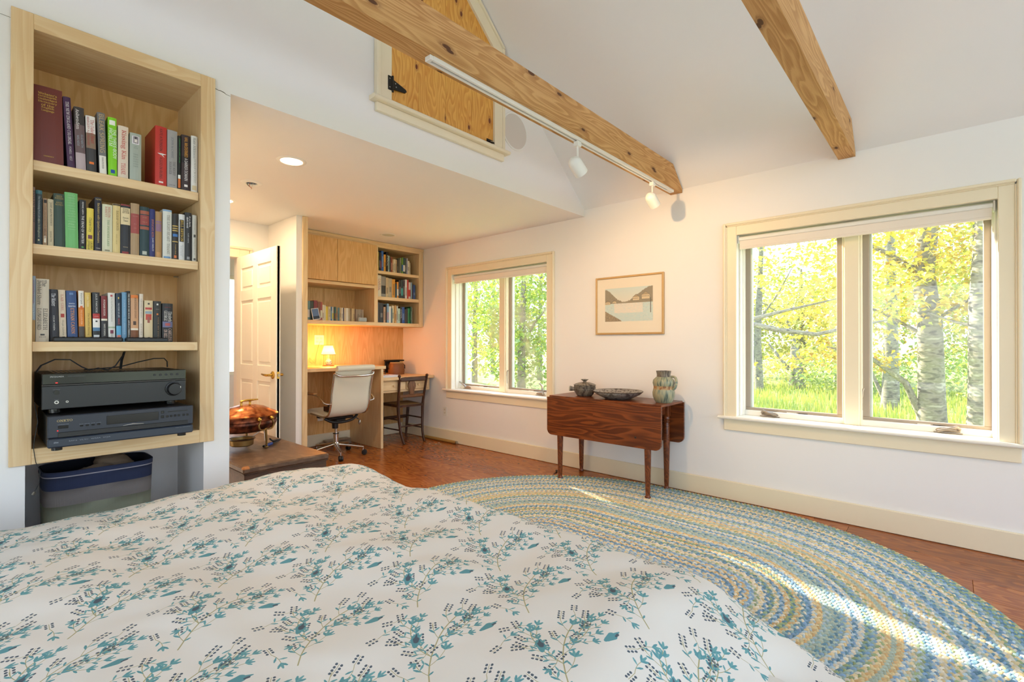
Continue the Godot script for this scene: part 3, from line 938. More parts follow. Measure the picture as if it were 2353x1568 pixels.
# ---------------------------------------------------------------- pine loft hatch in the gable
func build_hatch() -> void:
	var o := struct_root("door_2")
	var xs := [1.742, 1.96, 2.189, 2.436, 2.656]
	var top := func(x: float) -> float: return 3.428 + (2.656 - x) * SLOPE
	for k in 4:
		var a: float = xs[k] + 0.0008
		var b: float = xs[k + 1] - 0.0008
		struct("board", nb().prism(PackedVector2Array([Vector2(a, 2.69), Vector2(b, 2.69), Vector2(b, top.call(b)), Vector2(a, top.call(a))]), 2, GZ, GZ + 0.012, 1), M["pine%d" % (k % 2)], o)
	var z1 := GZ + 0.03
	var tr := struct_root("trim_2")
	struct("casing", nb().slab(1.637, 1.742, 2.685, 4.36, GZ, z1, 0.003, 1), M.trim, tr)
	struct("back_band", nb().slab(1.632, 1.66, 2.685, 4.36, GZ, z1 + 0.012, 0.005, 1), M.trim, tr)
	struct("casing", nb().prism(PackedVector2Array([Vector2(2.656, 2.685), Vector2(2.762, 2.685), Vector2(2.762, 3.475), Vector2(2.656, 3.428)]), 2, GZ, z1, 1), M.trim, tr)
	struct("back_band", nb().slab(2.738, 2.764, 2.685, 3.47, GZ, z1 + 0.012, 0.005, 1), M.trim, tr)
	var u := Vector2(-1, SLOPE).normalized()
	var w := Vector2(SLOPE, 1).normalized()
	var p0 := Vector2(2.656, 3.428)
	struct("casing", nb().prism(PackedVector2Array([p0, Vector2(2.762, 3.475), p0 + w * 0.106 + u * 1.3, p0 + u * 1.3]), 2, GZ, z1, 0), M.trim, tr)
	struct("back_band", nb().prism(PackedVector2Array([Vector2(2.762, 3.475), Vector2(2.764, 3.476), p0 + w * 0.11 + u * 1.3, p0 + w * 0.085 + u * 1.3, Vector2(2.742, 3.468)]), 2, GZ, z1 + 0.012, 0), M.trim, tr)
	# stool and apron
	var nose := PackedVector2Array([Vector2(2.687, GZ), Vector2(2.66, GZ)])
	for k in 7:
		var a := PI * k / 6.0
		nose.append(Vector2(2.6735 - 0.0135 * cos(a), GZ + 0.052 + 0.0135 * sin(a)))
	struct("stool", nb().prism(nose, 0, 1.60, 2.80, 0), M.trim, tr)
	struct("apron", nb().slab(1.637, 2.764, 2.607, 2.66, GZ, GZ + 0.028, 0.003, 0), M.trim, tr)
	# strap hinge and latch
	var zf := GZ + 0.0125
	var h := struct("strap_hinge", B.new().slab(1.712, 1.7415, 2.758, 2.845, z1, z1 + 0.004, 0.001), M.black_iron, o)
	part(h, "knuckle", B.new().tube([Vector3(1.745, 2.752, z1 + 0.002), Vector3(1.745, 2.85, z1 + 0.002)], 0.007, 10), M.black_iron)
	part(h, "strap", B.new().prism(PackedVector2Array([Vector2(1.75, 2.775), Vector2(1.845, 2.785), Vector2(1.855, 2.795), Vector2(1.848, 2.806), Vector2(1.75, 2.835)]), 2, zf + 0.006, zf + 0.014), M.black_iron)
	for q in [Vector2(1.77, 2.815), Vector2(1.775, 2.795), Vector2(1.724, 2.775), Vector2(1.724, 2.828)]:
		part(h, "screw", B.new().ball(Vector3(q.x, q.y, zf + 0.014 if q.x > 1.74 else z1 + 0.004), Vector3(0.004, 0.004, 0.002), 8), M.steel)
	var lt := struct("bolt_latch", B.new().slab(2.585, 2.648, 2.70, 2.735, GZ + 0.012, GZ + 0.017, 0.001), M.black_iron, o)
	part(lt, "bolt", B.new().tube([Vector3(2.58, 2.717, GZ + 0.022), Vector3(2.668, 2.717, GZ + 0.022)], 0.005, 8), M.black_iron)
	part(lt, "bolt_knob", B.new().tube([Vector3(2.615, 2.717, GZ + 0.022), Vector3(2.615, 2.712, GZ + 0.042)], 0.004, 8), M.steel)

	# round wall speaker beside the hatch
	var sp := thing("wall_speaker", "round white speaker set into the wall beside the pine hatch", "speaker", Vector3(2.917, 2.895, GZ))
	var b := B.new()
	b.xf = Transform3D(Basis(Vector3(1, 0, 0), Vector3(0, 0, 1), Vector3(0, -1, 0)), Vector3.ZERO)
	b.lathe([Vector2(0.15, 0), Vector2(0.15, 0.005), Vector2(0.145, 0.008), Vector2(0.137, 0.006)], 48)
	part(sp, "rim", b, M.white_paint)
	b = B.new()
	b.xf = Transform3D(Basis(Vector3(1, 0, 0), Vector3(0, 0, 1), Vector3(0, -1, 0)), Vector3.ZERO)
	b.lathe([Vector2(0.138, 0.006), Vector2(0.0, 0.0085)], 48)
	part(sp, "grille", b, hexmat("dcd5cd", 0.85))

# ---------------------------------------------------------------- garden and wood beyond the windows
var leaf_mesh: ArrayMesh

func build_outdoors() -> void:
	var g := B.new()
	g.slab(-60, 90, -0.6, -0.3, -80, 60)
	struct("ground", g, M.grass)
	# pale grey slabs added outside the rear openings to bounce neutral light indoors
	struct("bounce_patio", B.new().slab(-16, LX - 0.2, -0.3, -0.27, -12, 16), hexmat("cbc9c4", 0.9))
	struct("bounce_patio", B.new().slab(LX - 0.2, 12, -0.3, -0.27, BACKZ + 0.2, 16), hexmat("cbc9c4", 0.9))
	leaf_mesh = make_leaf()
	var lm := mk("leaf", Color.WHITE, 0.55)
	lm.vertex_color_use_as_albedo = true
	lm.backlight_enabled = true
	lm.backlight = Color(0.9, 0.9, 0.6)
	var gold := [Color(0.62, 0.42, 0.05), Color(0.66, 0.50, 0.07), Color(0.50, 0.44, 0.06), Color(0.50, 0.27, 0.06), Color(0.40, 0.42, 0.07)]
	var lime := [Color(0.44, 0.48, 0.07), Color(0.34, 0.44, 0.06), Color(0.52, 0.50, 0.09), Color(0.27, 0.38, 0.06)]
	var green := [Color(0.16, 0.30, 0.07), Color(0.24, 0.36, 0.08), Color(0.34, 0.42, 0.10), Color(0.40, 0.40, 0.10)]
	var straw := [Color(0.56, 0.52, 0.18), Color(0.62, 0.50, 0.20), Color(0.42, 0.46, 0.12)]

	# the two grey trunks right outside the large window
	var G := -0.3
	tree("maple_tree", "grey lichened maple trunk with golden leaves in front of the large window", Vector3(9.7, G, -0.21),
		[[Vector3(0, 0, 0), 0.20], [Vector3(0, 0.7, 0.0), 0.165], [Vector3(0.05, 1.8, -0.02), 0.152], [Vector3(0.02, 2.6, -0.1), 0.14], [Vector3(0.1, 3.4, -0.02), 0.12], [Vector3(0.1, 4.4, 0.0), 0.10], [Vector3(0.2, 7.0, 0.1), 0.06]],
		[[[Vector3(0, 2.5, -0.05), Vector3(-0.1, 2.9, -0.5), Vector3(-0.3, 3.3, -1.1), Vector3(-0.4, 3.5, -1.6)], 0.05], [[Vector3(0, 0.35, -0.1), Vector3(-0.1, 0.9, -0.3), Vector3(-0.2, 1.3, -0.75), Vector3(-0.3, 1.45, -1.3)], 0.06], [[Vector3(0, 1.6, -0.05), Vector3(0.3, 2.0, -0.6), Vector3(0.4, 2.3, -1.2)], 0.035], [[Vector3(0.0, 1.9, 0.1), Vector3(-0.1, 2.2, 0.5), Vector3(-0.2, 2.2, 1.0)], 0.03]],
		[[Vector3(-0.2, 2.0, -1.3), Vector3(1.2, 0.5, 1.0), 900], [Vector3(0.2, 1.3, -1.4), Vector3(1.0, 0.35, 0.9), 700], [Vector3(0.3, 3.2, -0.4), Vector3(1.5, 0.9, 1.4), 1500], [Vector3(0.5, 2.3, 0.5), Vector3(1.2, 0.7, 0.8), 1000], [Vector3(0.0, 4.6, 0.0), Vector3(2.0, 1.2, 2.2), 1200]], gold, 0.085)
	tree("maple_tree", "grey lichened trunk at the right edge of the large window", Vector3(9.0, G, 0.36),
		[[Vector3(0, 0, 0), 0.22], [Vector3(0.0, 0.8, -0.02), 0.17], [Vector3(0.05, 2.0, -0.04), 0.14], [Vector3(0.05, 3.0, 0.0), 0.12], [Vector3(0.1, 6.0, 0.2), 0.07]],
		[[[Vector3(0, 1.7, 0), Vector3(0.2, 1.8, -0.3), Vector3(0.3, 1.95, -0.6)], 0.03]],
		[[Vector3(0.6, 2.6, -0.5), Vector3(0.9, 0.9, 0.6), 700], [Vector3(0.2, 4.0, 0.3), Vector3(1.5, 1.0, 1.4), 800]], gold, 0.085)
	# tree between the windows whose bough crosses the left pane
	tree("maple_tree", "maple between the windows with a dark bough crossing the left pane", Vector3(6.9, G, -3.1),
		[[Vector3(0, 0, 0), 0.17], [Vector3(0, 1.6, 0), 0.14], [Vector3(0.05, 3.5, 0), 0.1], [Vector3(0.1, 6.0, 0), 0.05]],
		[[[Vector3(0, 1.75, 0), Vector3(0.1, 1.82, 0.9), Vector3(0.25, 1.68, 1.4), Vector3(0.5, 1.62, 1.8), Vector3(0.7, 1.72, 2.15), Vector3(0.9, 1.8, 2.5)], 0.048], [[Vector3(0.15, 1.8, 1.0), Vector3(0.4, 1.95, 1.5), Vector3(0.8, 2.1, 2.0)], 0.03], [[Vector3(0, 2.6, 0), Vector3(0.5, 3.0, 1.0), Vector3(0.8, 3.3, 1.8)], 0.035]],
		[[Vector3(0.9, 2.1, 2.1), Vector3(0.8, 0.42, 0.8), 620], [Vector3(0.9, 2.7, 1.5), Vector3(0.9, 0.5, 0.8), 420], [Vector3(0.5, 4.4, 0.6), Vector3(1.4, 1.0, 1.4), 500]], [Color(0.40, 0.42, 0.08), Color(0.50, 0.40, 0.08), Color(0.34, 0.42, 0.09), Color(0.52, 0.34, 0.09)], 0.075)
	# tree whose bough, far left of the small window, breaks the sunbeam into streaks
	tree("maple_tree", "slim maple standing towards the sun beyond the small window", Vector3(7.9, G, -10.2),
		[[Vector3(0, 0, 0), 0.15], [Vector3(0, 2.4, 0), 0.12], [Vector3(0.1, 4.2, 0), 0.09], [Vector3(0.2, 5.0, 0), 0.05]],
		[[[Vector3(0, 3.4, 0), Vector3(-0.8, 3.75, 0.3), Vector3(-1.6, 3.93, 0.6), Vector3(-2.5, 3.95, 0.9)], 0.05]],
		[[Vector3(-1.9, 3.93, 0.75), Vector3(1.3, 0.16, 0.8), 2600], [Vector3(1.2, 3.6, 0.0), Vector3(1.0, 1.0, 1.6), 900]], lime, 0.08)
	# slender trees and shrubs further back
	tree("ash_tree", "slim twin trunk tree at the left of the large window", Vector3(16.0, G, -4.3),
		[[Vector3(0, 0, 0), 0.13], [Vector3(0.0, 1.6, -0.05), 0.10], [Vector3(0, 3.4, 0.02), 0.08], [Vector3(0.1, 6.5, 0.1), 0.04]],
		[[[Vector3(0, 0.5, 0), Vector3(0, 1.6, -0.3), Vector3(0.1, 3.0, -0.55), Vector3(0.2, 4.5, -0.9)], 0.075], [[Vector3(0, 2.2, 0), Vector3(0.1, 3.0, 0.5), Vector3(0.1, 3.8, 0.9)], 0.035]],
		[[Vector3(0.3, 5.4, 0.2), Vector3(1.6, 1.0, 1.6), 700], [Vector3(0.5, 3.8, 0.6), Vector3(1.0, 0.6, 1.0), 350]], lime, 0.11)
	tree("willow_tree", "leaning dark stump of a willow in bright grass", Vector3(18.5, G, -3.8),
		[[Vector3(0, 0, 0), 0.26], [Vector3(0, 0.8, -0.05), 0.2], [Vector3(0.1, 1.4, -0.1), 0.12]],
		[[[Vector3(0, 0.3, 0), Vector3(0, 0.9, -0.45), Vector3(0.1, 1.5, -0.9)], 0.1], [[Vector3(0.1, 1.2, 0), Vector3(0.3, 2.4, -0.4), Vector3(0.2, 3.0, -1.2)], 0.05]],
		[[Vector3(0.4, 2.8, -0.6), Vector3(1.5, 0.9, 1.6), 900]], straw, 0.09)
	tree("maple_tree", "stubby trunk standing on the lawn left of the grey maple", Vector3(14.0, G, -1.02),
		[[Vector3(0, 0, 0), 0.18], [Vector3(0, 1.0, 0.02), 0.15], [Vector3(0.1, 3.2, 0), 0.11], [Vector3(0.1, 6, 0), 0.05]],
		[[[Vector3(0, 0.2, -0.1), Vector3(0, 1.0, -0.4), Vector3(0.1, 1.6, -0.5)], 0.05]],
		[[Vector3(0.2, 2.6, 0.0), Vector3(1.4, 0.8, 1.6), 1200], [Vector3(0.2, 4.8, 0.0), Vector3(1.8, 1.4, 2.0), 900]], lime, 0.11)
	var n := 0
	for d in [[24.0, -7.5, 5.2, 2.6], [23.0, -4.6, 4.6, 2.4], [25.0, -1.8, 6.8, 3.0], [22.5, 0.6, 6.4, 2.8], [27.0, 3.4, 7.0, 3.2]]:
		var pal: Array = [lime, straw, gold, lime, gold][n]
		tree("forest_tree", ["tall lime green tree at the back of the garden, left of the large pane view", "low straw coloured tree behind the willow stump", "broad golden tree filling the view behind the grey maple", "tall lime tree between the two grey trunks in the distance", "golden tree at the far right of the wood"][n], Vector3(d[0], G, d[1]),
			[[Vector3(0, 0, 0), 0.2], [Vector3(0, 2.4, 0), 0.16], [Vector3(0.1, d[2] * 0.8, 0), 0.08], [Vector3(0.1, d[2], 0), 0.04]], [],
			[[Vector3(0, d[2] * 0.35, 0), Vector3(d[3] * 0.8, d[2] * 0.32, d[3] * 0.8), 1700], [Vector3(0, d[2] * 0.68, 0), Vector3(d[3], d[2] * 0.35, d[3]), 2300]], pal, 0.17)
		n += 1
	n = 0
	for d in [[17.5, -2.2, 1.1, 1.5], [19.0, -0.2, 1.3, 1.7], [16.5, 1.2, 1.5, 1.6], [18.0, -5.6, 1.2, 2.0], [20.5, -3.0, 1.6, 1.8]]:
		tree("garden_shrub", ["round shrub left of the stubby trunk", "dense shrub between the stubby trunk and the grey maple", "dark shrub between the two grey trunks", "yellow flowering shrub below the twin trunk tree", "tall shrub behind the willow stump"][n], Vector3(d[0], G, d[1]), [[Vector3(0, 0, 0), 0.06], [Vector3(0, d[2] * 0.7, 0), 0.03]], [],
			[[Vector3(0, d[2] * 0.5, 0), Vector3(d[3], d[2] * 0.6, d[3]), 1300]], [green, green, green, straw, lime][n], 0.12)
		n += 1
	# the greener wood behind the small window
	n = 0
	for d in [[9.5, -8.2, 4.0, 1.5], [11.5, -10.6, 5.0, 1.9], [13.0, -13.6, 6.4, 2.5], [15.5, -12.4, 6.0, 2.4], [17.0, -16.5, 8.0, 3.0]]:
		tree("forest_tree", ["small hazy green tree right outside the small window", "rounded green tree behind the small hazy one", "taller green tree at the left of the small window view", "yellowing green tree at the right of the small window view", "big green tree closing the small window view"][n], Vector3(d[0], G, d[1]),
			[[Vector3(0, 0, 0), 0.12], [Vector3(0, 1.5, 0), 0.1], [Vector3(0.1, d[2] * 0.8, 0), 0.06], [Vector3(0.1, d[2], 0), 0.03]],
			[[[Vector3(0, d[2] * 0.35, 0), Vector3(-0.2, d[2] * 0.5, 0.6), Vector3(-0.3, d[2] * 0.62, 1.2)], 0.05]] if n == 0 else [],
			[[Vector3(0, d[2] * 0.32, 0), Vector3(d[3] * 0.8, d[2] * 0.3, d[3] * 0.8), 1300], [Vector3(0, d[2] * 0.66, 0), Vector3(d[3], d[2] * 0.33, d[3]), 1600]], [green, green, lime, lime, green][n], 0.13)
		n += 1
	# lawn blades where the lawn shows under the trees
	var blade := B.new()
	blade.tri(Vector3(-0.012, 0, 0), Vector3(0.012, 0, 0), Vector3(0.004, 0.16, 0.03))
	var mm := MultiMesh.new()
	mm.transform_format = MultiMesh.TRANSFORM_3D
	mm.use_colors = true
	mm.mesh = blade.mesh()
	mm.instance_count = 6000
	for i in 6000:
		var x := rng.randf_range(11.0, 19.0)
		mm.set_instance_transform(i, Transform3D(Basis(Vector3.UP, rng.randf() * TAU).scaled(Vector3.ONE * rng.randf_range(0.6, 1.6)), Vector3(x, G, x * rng.randf_range(-0.3, 0.06))))
		mm.set_instance_color(i, Color(0.24, 0.36, 0.08).lerp(Color(0.5, 0.5, 0.16), rng.randf()))
	var mi := MultiMeshInstance3D.new()
	mi.name = "lawn_grass"
	mi.multimesh = mm
	mi.material_override = M.leaf
	mi.set_meta("kind", "stuff")
	tag(mi, "bright grass blades of the lawn under the trees", "grass")
	add_child(mi)

func make_leaf() -> ArrayMesh:
	var b := B.new()
	var l := [Vector3(0, 0, 0), Vector3(0.42, 0.06, 0.32), Vector3(0.2, 0.02, 0.55), Vector3(0, -0.05, 1.0), Vector3(-0.2, 0.02, 0.55), Vector3(-0.42, 0.06, 0.32)]
	for k in range(1, 5):
		b.tri(l[0], l[k + 1], l[k])
	return b.mesh()

# trunk: [[offset, radius]...]; boughs: [[path], radius]; crowns: [centre, half size, leaves]
func tree(called: String, label: String, at: Vector3, trunk: Array, boughs: Array, crowns: Array, pal: Array, leaf: float) -> void:
	var o := thing(called, label, "shrub" if "shrub" in called else "tree", at)
	var path := []
	var rad := []
	for t in trunk:
		path.append(t[0]); rad.append(t[1])
	part(o, "trunk", nb().tube(path, rad, 14), M.bark)
	for bo in boughs:
		var rr := []
		for k in bo[0].size():
			rr.append(bo[1] * (1.0 - 0.75 * k / (bo[0].size() - 1.0)))
		part(o, "bough", nb().tube(bo[0], rr, 9), M.bark)
	var total := 0
	for c in crowns:
		total += c[2]
	var mm := MultiMesh.new()
	mm.transform_format = MultiMesh.TRANSFORM_3D
	mm.use_colors = true
	mm.mesh = leaf_mesh
	mm.instance_count = total
	var i := 0
	for c in crowns:
		# leaves gather in flat sprays
		var sprays := []
		for k in maxi(int(c[2] / 22.0), 6):
			var p := Vector3(rng.randfn(), rng.randfn(), rng.randfn()).normalized() * pow(rng.randf(), 0.4)
			sprays.append([c[0] + p * c[1], pal[rng.randi() % pal.size()]])
		for k in c[2]:
			var s: Array = sprays[rng.randi() % sprays.size()]
			var off := Vector3(rng.randfn(), rng.randfn() * 0.35, rng.randfn()) * leaf * 2.6
			var bs := Basis(Vector3.UP, rng.randf() * TAU) * Basis(Vector3.RIGHT, rng.randf_range(-0.2, 1.1)) * Basis(Vector3.FORWARD, rng.randf_range(-0.7, 0.7))
			mm.set_instance_transform(i, Transform3D(bs.scaled(Vector3.ONE * leaf * rng.randf_range(0.75, 1.3)), s[0] + off))
			var col: Color = s[1]
			col = col.lerp(Color(0.36, 0.40, 0.22), 0.35)
			mm.set_instance_color(i, col.lerp(pal[rng.randi() % pal.size()], rng.randf() * 0.6))
			i += 1
	var mi := MultiMeshInstance3D.new()
	mi.name = "foliage"
	mi.multimesh = mm
	mi.material_override = M.leaf
	mi.set_meta("kind", "stuff")
	o.add_child(mi)

# ---------------------------------------------------------------- bed with printed duvet
# print of the duvet: a half-drop repeat of vines, berries and birds; u across, v along the bed
func duvet_print() -> ImageTexture:
	var W := 640
	var H := 1004
	var S := W / 0.255        # pixels per metre
	var base := [236, 231, 223]
	var px := PackedByteArray()
	px.resize(W * H * 3)
	for i in W * H:
		px[i * 3] = base[0]; px[i * 3 + 1] = base[1]; px[i * 3 + 2] = base[2]
	var leaf := [96, 155, 163]
	var leaf2 := [112, 168, 172]
	var dark := [82, 95, 107]
	var stem := [176, 166, 120]
	# soft-edged capsule-like shapes; every shape is drawn at its place and at the half-drop place, wrapped round
	var shape := func(a: Vector2, b: Vector2, r0: float, r1: float, col: Array) -> void:
		for copy in 2:
			var o := Vector2(0.1275, 0.2) * copy
			var A := (a + o) * S
			var Bp := (b + o) * S
			var R0 := r0 * S
			var R1 := r1 * S
			var rm := maxf(R0, R1) + 1.5
			var d := Bp - A
			var dd := maxf(d.length_squared(), 1e-6)
			for y in range(int(minf(A.y, Bp.y) - rm), int(maxf(A.y, Bp.y) + rm) + 1):
				for x in range(int(minf(A.x, Bp.x) - rm), int(maxf(A.x, Bp.x) + rm) + 1):
					var q := Vector2(x, y)
					var t := clampf((q - A).dot(d) / dd, 0.0, 1.0)
					var k := clampf(lerpf(R0, R1, t) - q.distance_to(A + d * t) + 0.5, 0.0, 1.0)
					if k > 0.0:
						var i := (posmod(y, H) * W + posmod(x, W)) * 3
						px[i] = int(lerpf(px[i], col[0], k)); px[i + 1] = int(lerpf(px[i + 1], col[1], k)); px[i + 2] = int(lerpf(px[i + 2], col[2], k))
	var line := func(pts: Array, r: float) -> void:
		for k in pts.size() - 1:
			shape.call(pts[k], pts[k + 1], r, r, stem)
	# a leaf: narrow at the stem, round at the tip
	var leaf_at := func(p: Vector2, ang: float, ln: float, wd: float, col: Array) -> void:
		var u := Vector2.from_angle(ang)
		shape.call(p, p + u * ln * 0.62, wd * 0.12, wd * 0.5, col)
		shape.call(p + u * ln * 0.62, p + u * ln, wd * 0.5, wd * 0.3, col)
	var fan := func(p: Vector2, ang: float, n: int, ln: float) -> void:
		for k in n:
			var f := (k - (n - 1) * 0.5)
			leaf_at.call(p, ang + f * 0.55, ln * (1.0 - 0.14 * absf(f)), ln * 0.3, leaf if (k % 2 == 0) else leaf2)
	var berries := func(p: Vector2, ang: float, n: int) -> void:
		var u := Vector2.from_angle(ang)
		var w := u.orthogonal()
		line.call([p, p + u * 0.0075 * n], 0.00045)
		for k in n:
			for s in [-1.0, 1.0]:
				var c: Vector2 = p + u * (0.006 + 0.0075 * k) + w * s * 0.0048
				shape.call(c, c + u * 0.001, 0.0024, 0.0021, dark)
	# curved branch, returns its points
	var branch := func(p: Vector2, ang: float, ln: float, bend: float, r: float) -> Array:
		var pts := [p]
		var q := p
		for k in 8:
			q += Vector2.from_angle(ang + bend * k / 8.0) * ln / 8.0
			pts.append(q)
		line.call(pts, r)
		return pts
	var main: Array = branch.call(Vector2(0.0, 0.16), -0.95, 0.20, 0.75, 0.0011)
	var main2: Array = branch.call(main[3], -1.75, 0.11, 1.1, 0.0009)
	var main3: Array = branch.call(main[5], 0.35, 0.10, -0.9, 0.0008)
	var side := 1.0
	for d in [[main, 0.055, 0.02], [main2, 0.04, 0.017], [main3, 0.038, 0.016]]:
		var P: Array = d[0]
		for k in range(1, 9):
			var ang: float = (P[k] - P[k - 1]).angle()
			side = -side
			var q: Array = branch.call(P[k], ang + side * 0.8, d[1] * (0.7 + 0.1 * (k % 4)), -side * 0.5, 0.00055)
			var tip: Vector2 = q[8]
			var ta: float = (q[8] - q[7]).angle()
			match k % 4:
				0: fan.call(tip, ta, 3, d[2])
				1: berries.call(q[5], ta, 3)
				2: fan.call(tip, ta, 4, d[2] * 0.95)
				3: berries.call(q[6], ta + 0.2, 4)
			leaf_at.call(q[3], ta + side * 0.7, d[2] * 0.75, d[2] * 0.24, leaf)
			leaf_at.call(q[4], ta - side * 0.8, d[2] * 0.7, d[2] * 0.22, leaf2)
			leaf_at.call(P[k], ang - side * 0.75, d[2] * 0.55, d[2] * 0.2, leaf)
		fan.call(P[8], (P[8] - P[7]).angle(), 3, d[2] * 1.1)
	# sprigs that fill the gaps
	for d in [[0.03, 0.03, 0.4], [0.2, 0.02, 2.2], [0.235, 0.1, 1.2], [0.14, 0.19, -0.4], [0.05, 0.09, 2.6], [0.19, 0.17, 0.2]]:
		var p := Vector2(d[0], d[1])
		var q: Array = branch.call(p, d[2], 0.032, 0.6, 0.0005)
		fan.call(q[8], (q[8] - q[7]).angle(), 3, 0.016)
		leaf_at.call(q[3], d[2] + 1.0, 0.013, 0.004, leaf)
		leaf_at.call(q[5], d[2] - 0.7, 0.013, 0.004, leaf2)
		berries.call(p, d[2] + PI + 0.4, 3)
	# two birds to a repeat: one with a dark wing, one plain
	var bird := func(p: Vector2, ang: float, wing: bool) -> void:
		var u := Vector2.from_angle(ang)
		var w := u.orthogonal()
		shape.call(p, p + u * 0.014, 0.0095, 0.0055, leaf)
		shape.call(p + u * 0.014, p + u * 0.019, 0.0055, 0.0035, leaf)
		shape.call(p - u * 0.006, p - u * 0.019, 0.005, 0.0012, leaf)
		if wing:
			shape.call(p - u * 0.002 + w * 0.001, p + u * 0.003 + w * 0.001, 0.0062, 0.005, dark)
			shape.call(p - u * 0.004, p - u * 0.016 + w * 0.001, 0.0035, 0.0008, dark)
		else:
			shape.call(p - u * 0.012 + w * 0.003, p - u * 0.006 + w * 0.004, 0.0028, 0.0022, dark)
	bird.call(Vector2(0.058, 0.045), 2.3, true)
	bird.call(Vector2(0.175, 0.125), 3.3, false)
	return ImageTexture.create_from_image(Image.create_from_data(W, H, false, Image.FORMAT_RGB8, px))

const DX := 1.15   # where the duvet starts to bend down on the rug side
const DZ := -2.12  # and at the foot
const DXL := -0.62
const DR := 0.13

func duvet_point(x: float, z: float, puff: FastNoiseLite) -> Vector3:
	# inner rounded rectangle; outside it the cloth bends over and hangs
	var rc := 0.16
	var ez := maxf(z + 0.55, 0.0)
	var dx := DX - 0.35 * ez * ez * 0.6
	var cx := (dx + DXL) * 0.5
	var hx := (dx - DXL) * 0.5 - rc
	var cz := (DZ + 0.45) * 0.5
	var hz := (0.45 - DZ) * 0.5 - rc
	var q := Vector2(x - cx, z - cz)
	var e := Vector2(clampf(q.x, -hx, hx), clampf(q.y, -hz, hz))
	var out := q - e
	var d := out.length() - rc
	var top := 0.635 - 0.12 * smoothstep(0.0, 0.5, ez)
	var n1 := puff.get_noise_2d(x * 60.0, z * 60.0)
	var n2 := puff.get_noise_2d(x * 190.0 + 300.0, z * 190.0)
	var lump := n1 * 0.022 + n2 * 0.005
	# crown towards the middle
	var edge := clampf(-d / 0.5, 0.0, 1.0)
	var y := top + 0.012 * sqrt(edge) + lump
	if d <= 0.0:
		return Vector3(x, y, z)
	var dir := out.normalized()
	var base := Vector2(cx, cz) + e + dir * rc
	var bend := DR * PI / 2.0
	var h := 0.0
	var v := 0.0
	if d < bend:
		h = DR * sin(d / DR)
		v = DR * (1.0 - cos(d / DR))
	else:
		h = DR + 0.05 * (d - bend)
		v = DR + (d - bend)
		var along := base.x * 9.0 + base.y * 9.0
		h += 0.02 * sin(along * 1.9) * clampf((d - bend) * 4.0, 0.0, 1.0)
	var p := base + dir * (h + lump * 0.5)
	return Vector3(p.x, maxf(y - v, 0.16), p.y)

func build_bed() -> void:
	var bd := thing("bed", "low platform bed hidden under the printed duvet", "bed", Vector3(0.24, 0, -0.92))
	var legs := [[-0.78, -1.1], [0.78, -1.1], [-0.78, 1.05], [0.78, 1.05]]
	for l in legs:
		part(bd, "leg", nb().box(Vector3(l[0], 0.09, l[1]), Vector3(0.07, 0.18, 0.07), 0.004, 1), M.dark_wood)
	part(bd, "frame", nb().slab(-0.84, 0.84, 0.18, 0.3, -1.15, 1.15, 0.006), M.dark_wood)
	part(bd, "mattress", nb().slab(-0.83, 0.83, 0.3, 0.57, -1.13, 1.13, 0.05), hexmat("e9e6df", 0.9))
	var puff := FastNoiseLite.new()
	puff.seed = 9
	puff.frequency = 0.03
	puff.fractal_octaves = 2
	# the visible cloth is finer towards the window side and the foot
	var x0 := DXL - 0.42
	var x1 := DX + 0.42
	var z0 := DZ - 0.42
	var z1 := 0.5
	var nx := 130
	var nz := 170
	var verts := PackedVector3Array()
	var uvs := PackedVector2Array()
	var idx := PackedInt32Array()
	for j in nz + 1:
		for i in nx + 1:
			var x := lerpf(x0, x1, float(i) / nx)
			var z := lerpf(z0, z1, float(j) / nz)
			verts.append(duvet_point(x, z, puff))
			uvs.append(Vector2(x / 0.255, z / 0.40))
	for j in nz:
		for i in nx:
			var a := j * (nx + 1) + i
			idx.append_array([a, a + 1, a + nx + 2, a, a + nx + 2, a + nx + 1])
	var arr := []
	arr.resize(Mesh.ARRAY_MAX)
	arr[Mesh.ARRAY_VERTEX] = verts
	arr[Mesh.ARRAY_TEX_UV] = uvs
	arr[Mesh.ARRAY_INDEX] = idx
	var am := ArrayMesh.new()
	am.add_surface_from_arrays(Mesh.PRIMITIVE_TRIANGLES, arr)
	var st := SurfaceTool.new()
	st.create_from(am, 0)
	st.generate_normals()
	var m := mk("duvet", Color.WHITE, 0.85, 0.0, duvet_print(), Vector3.ONE)
	bumpy(m, relief(256, 256, 14, 0.02, 3.0, 4), 0.12)
	var o := put(self, numbered("duvet"), st.commit(), m)
	tag(o, "puffy white duvet printed with teal leaves, berries and birds", "duvet")

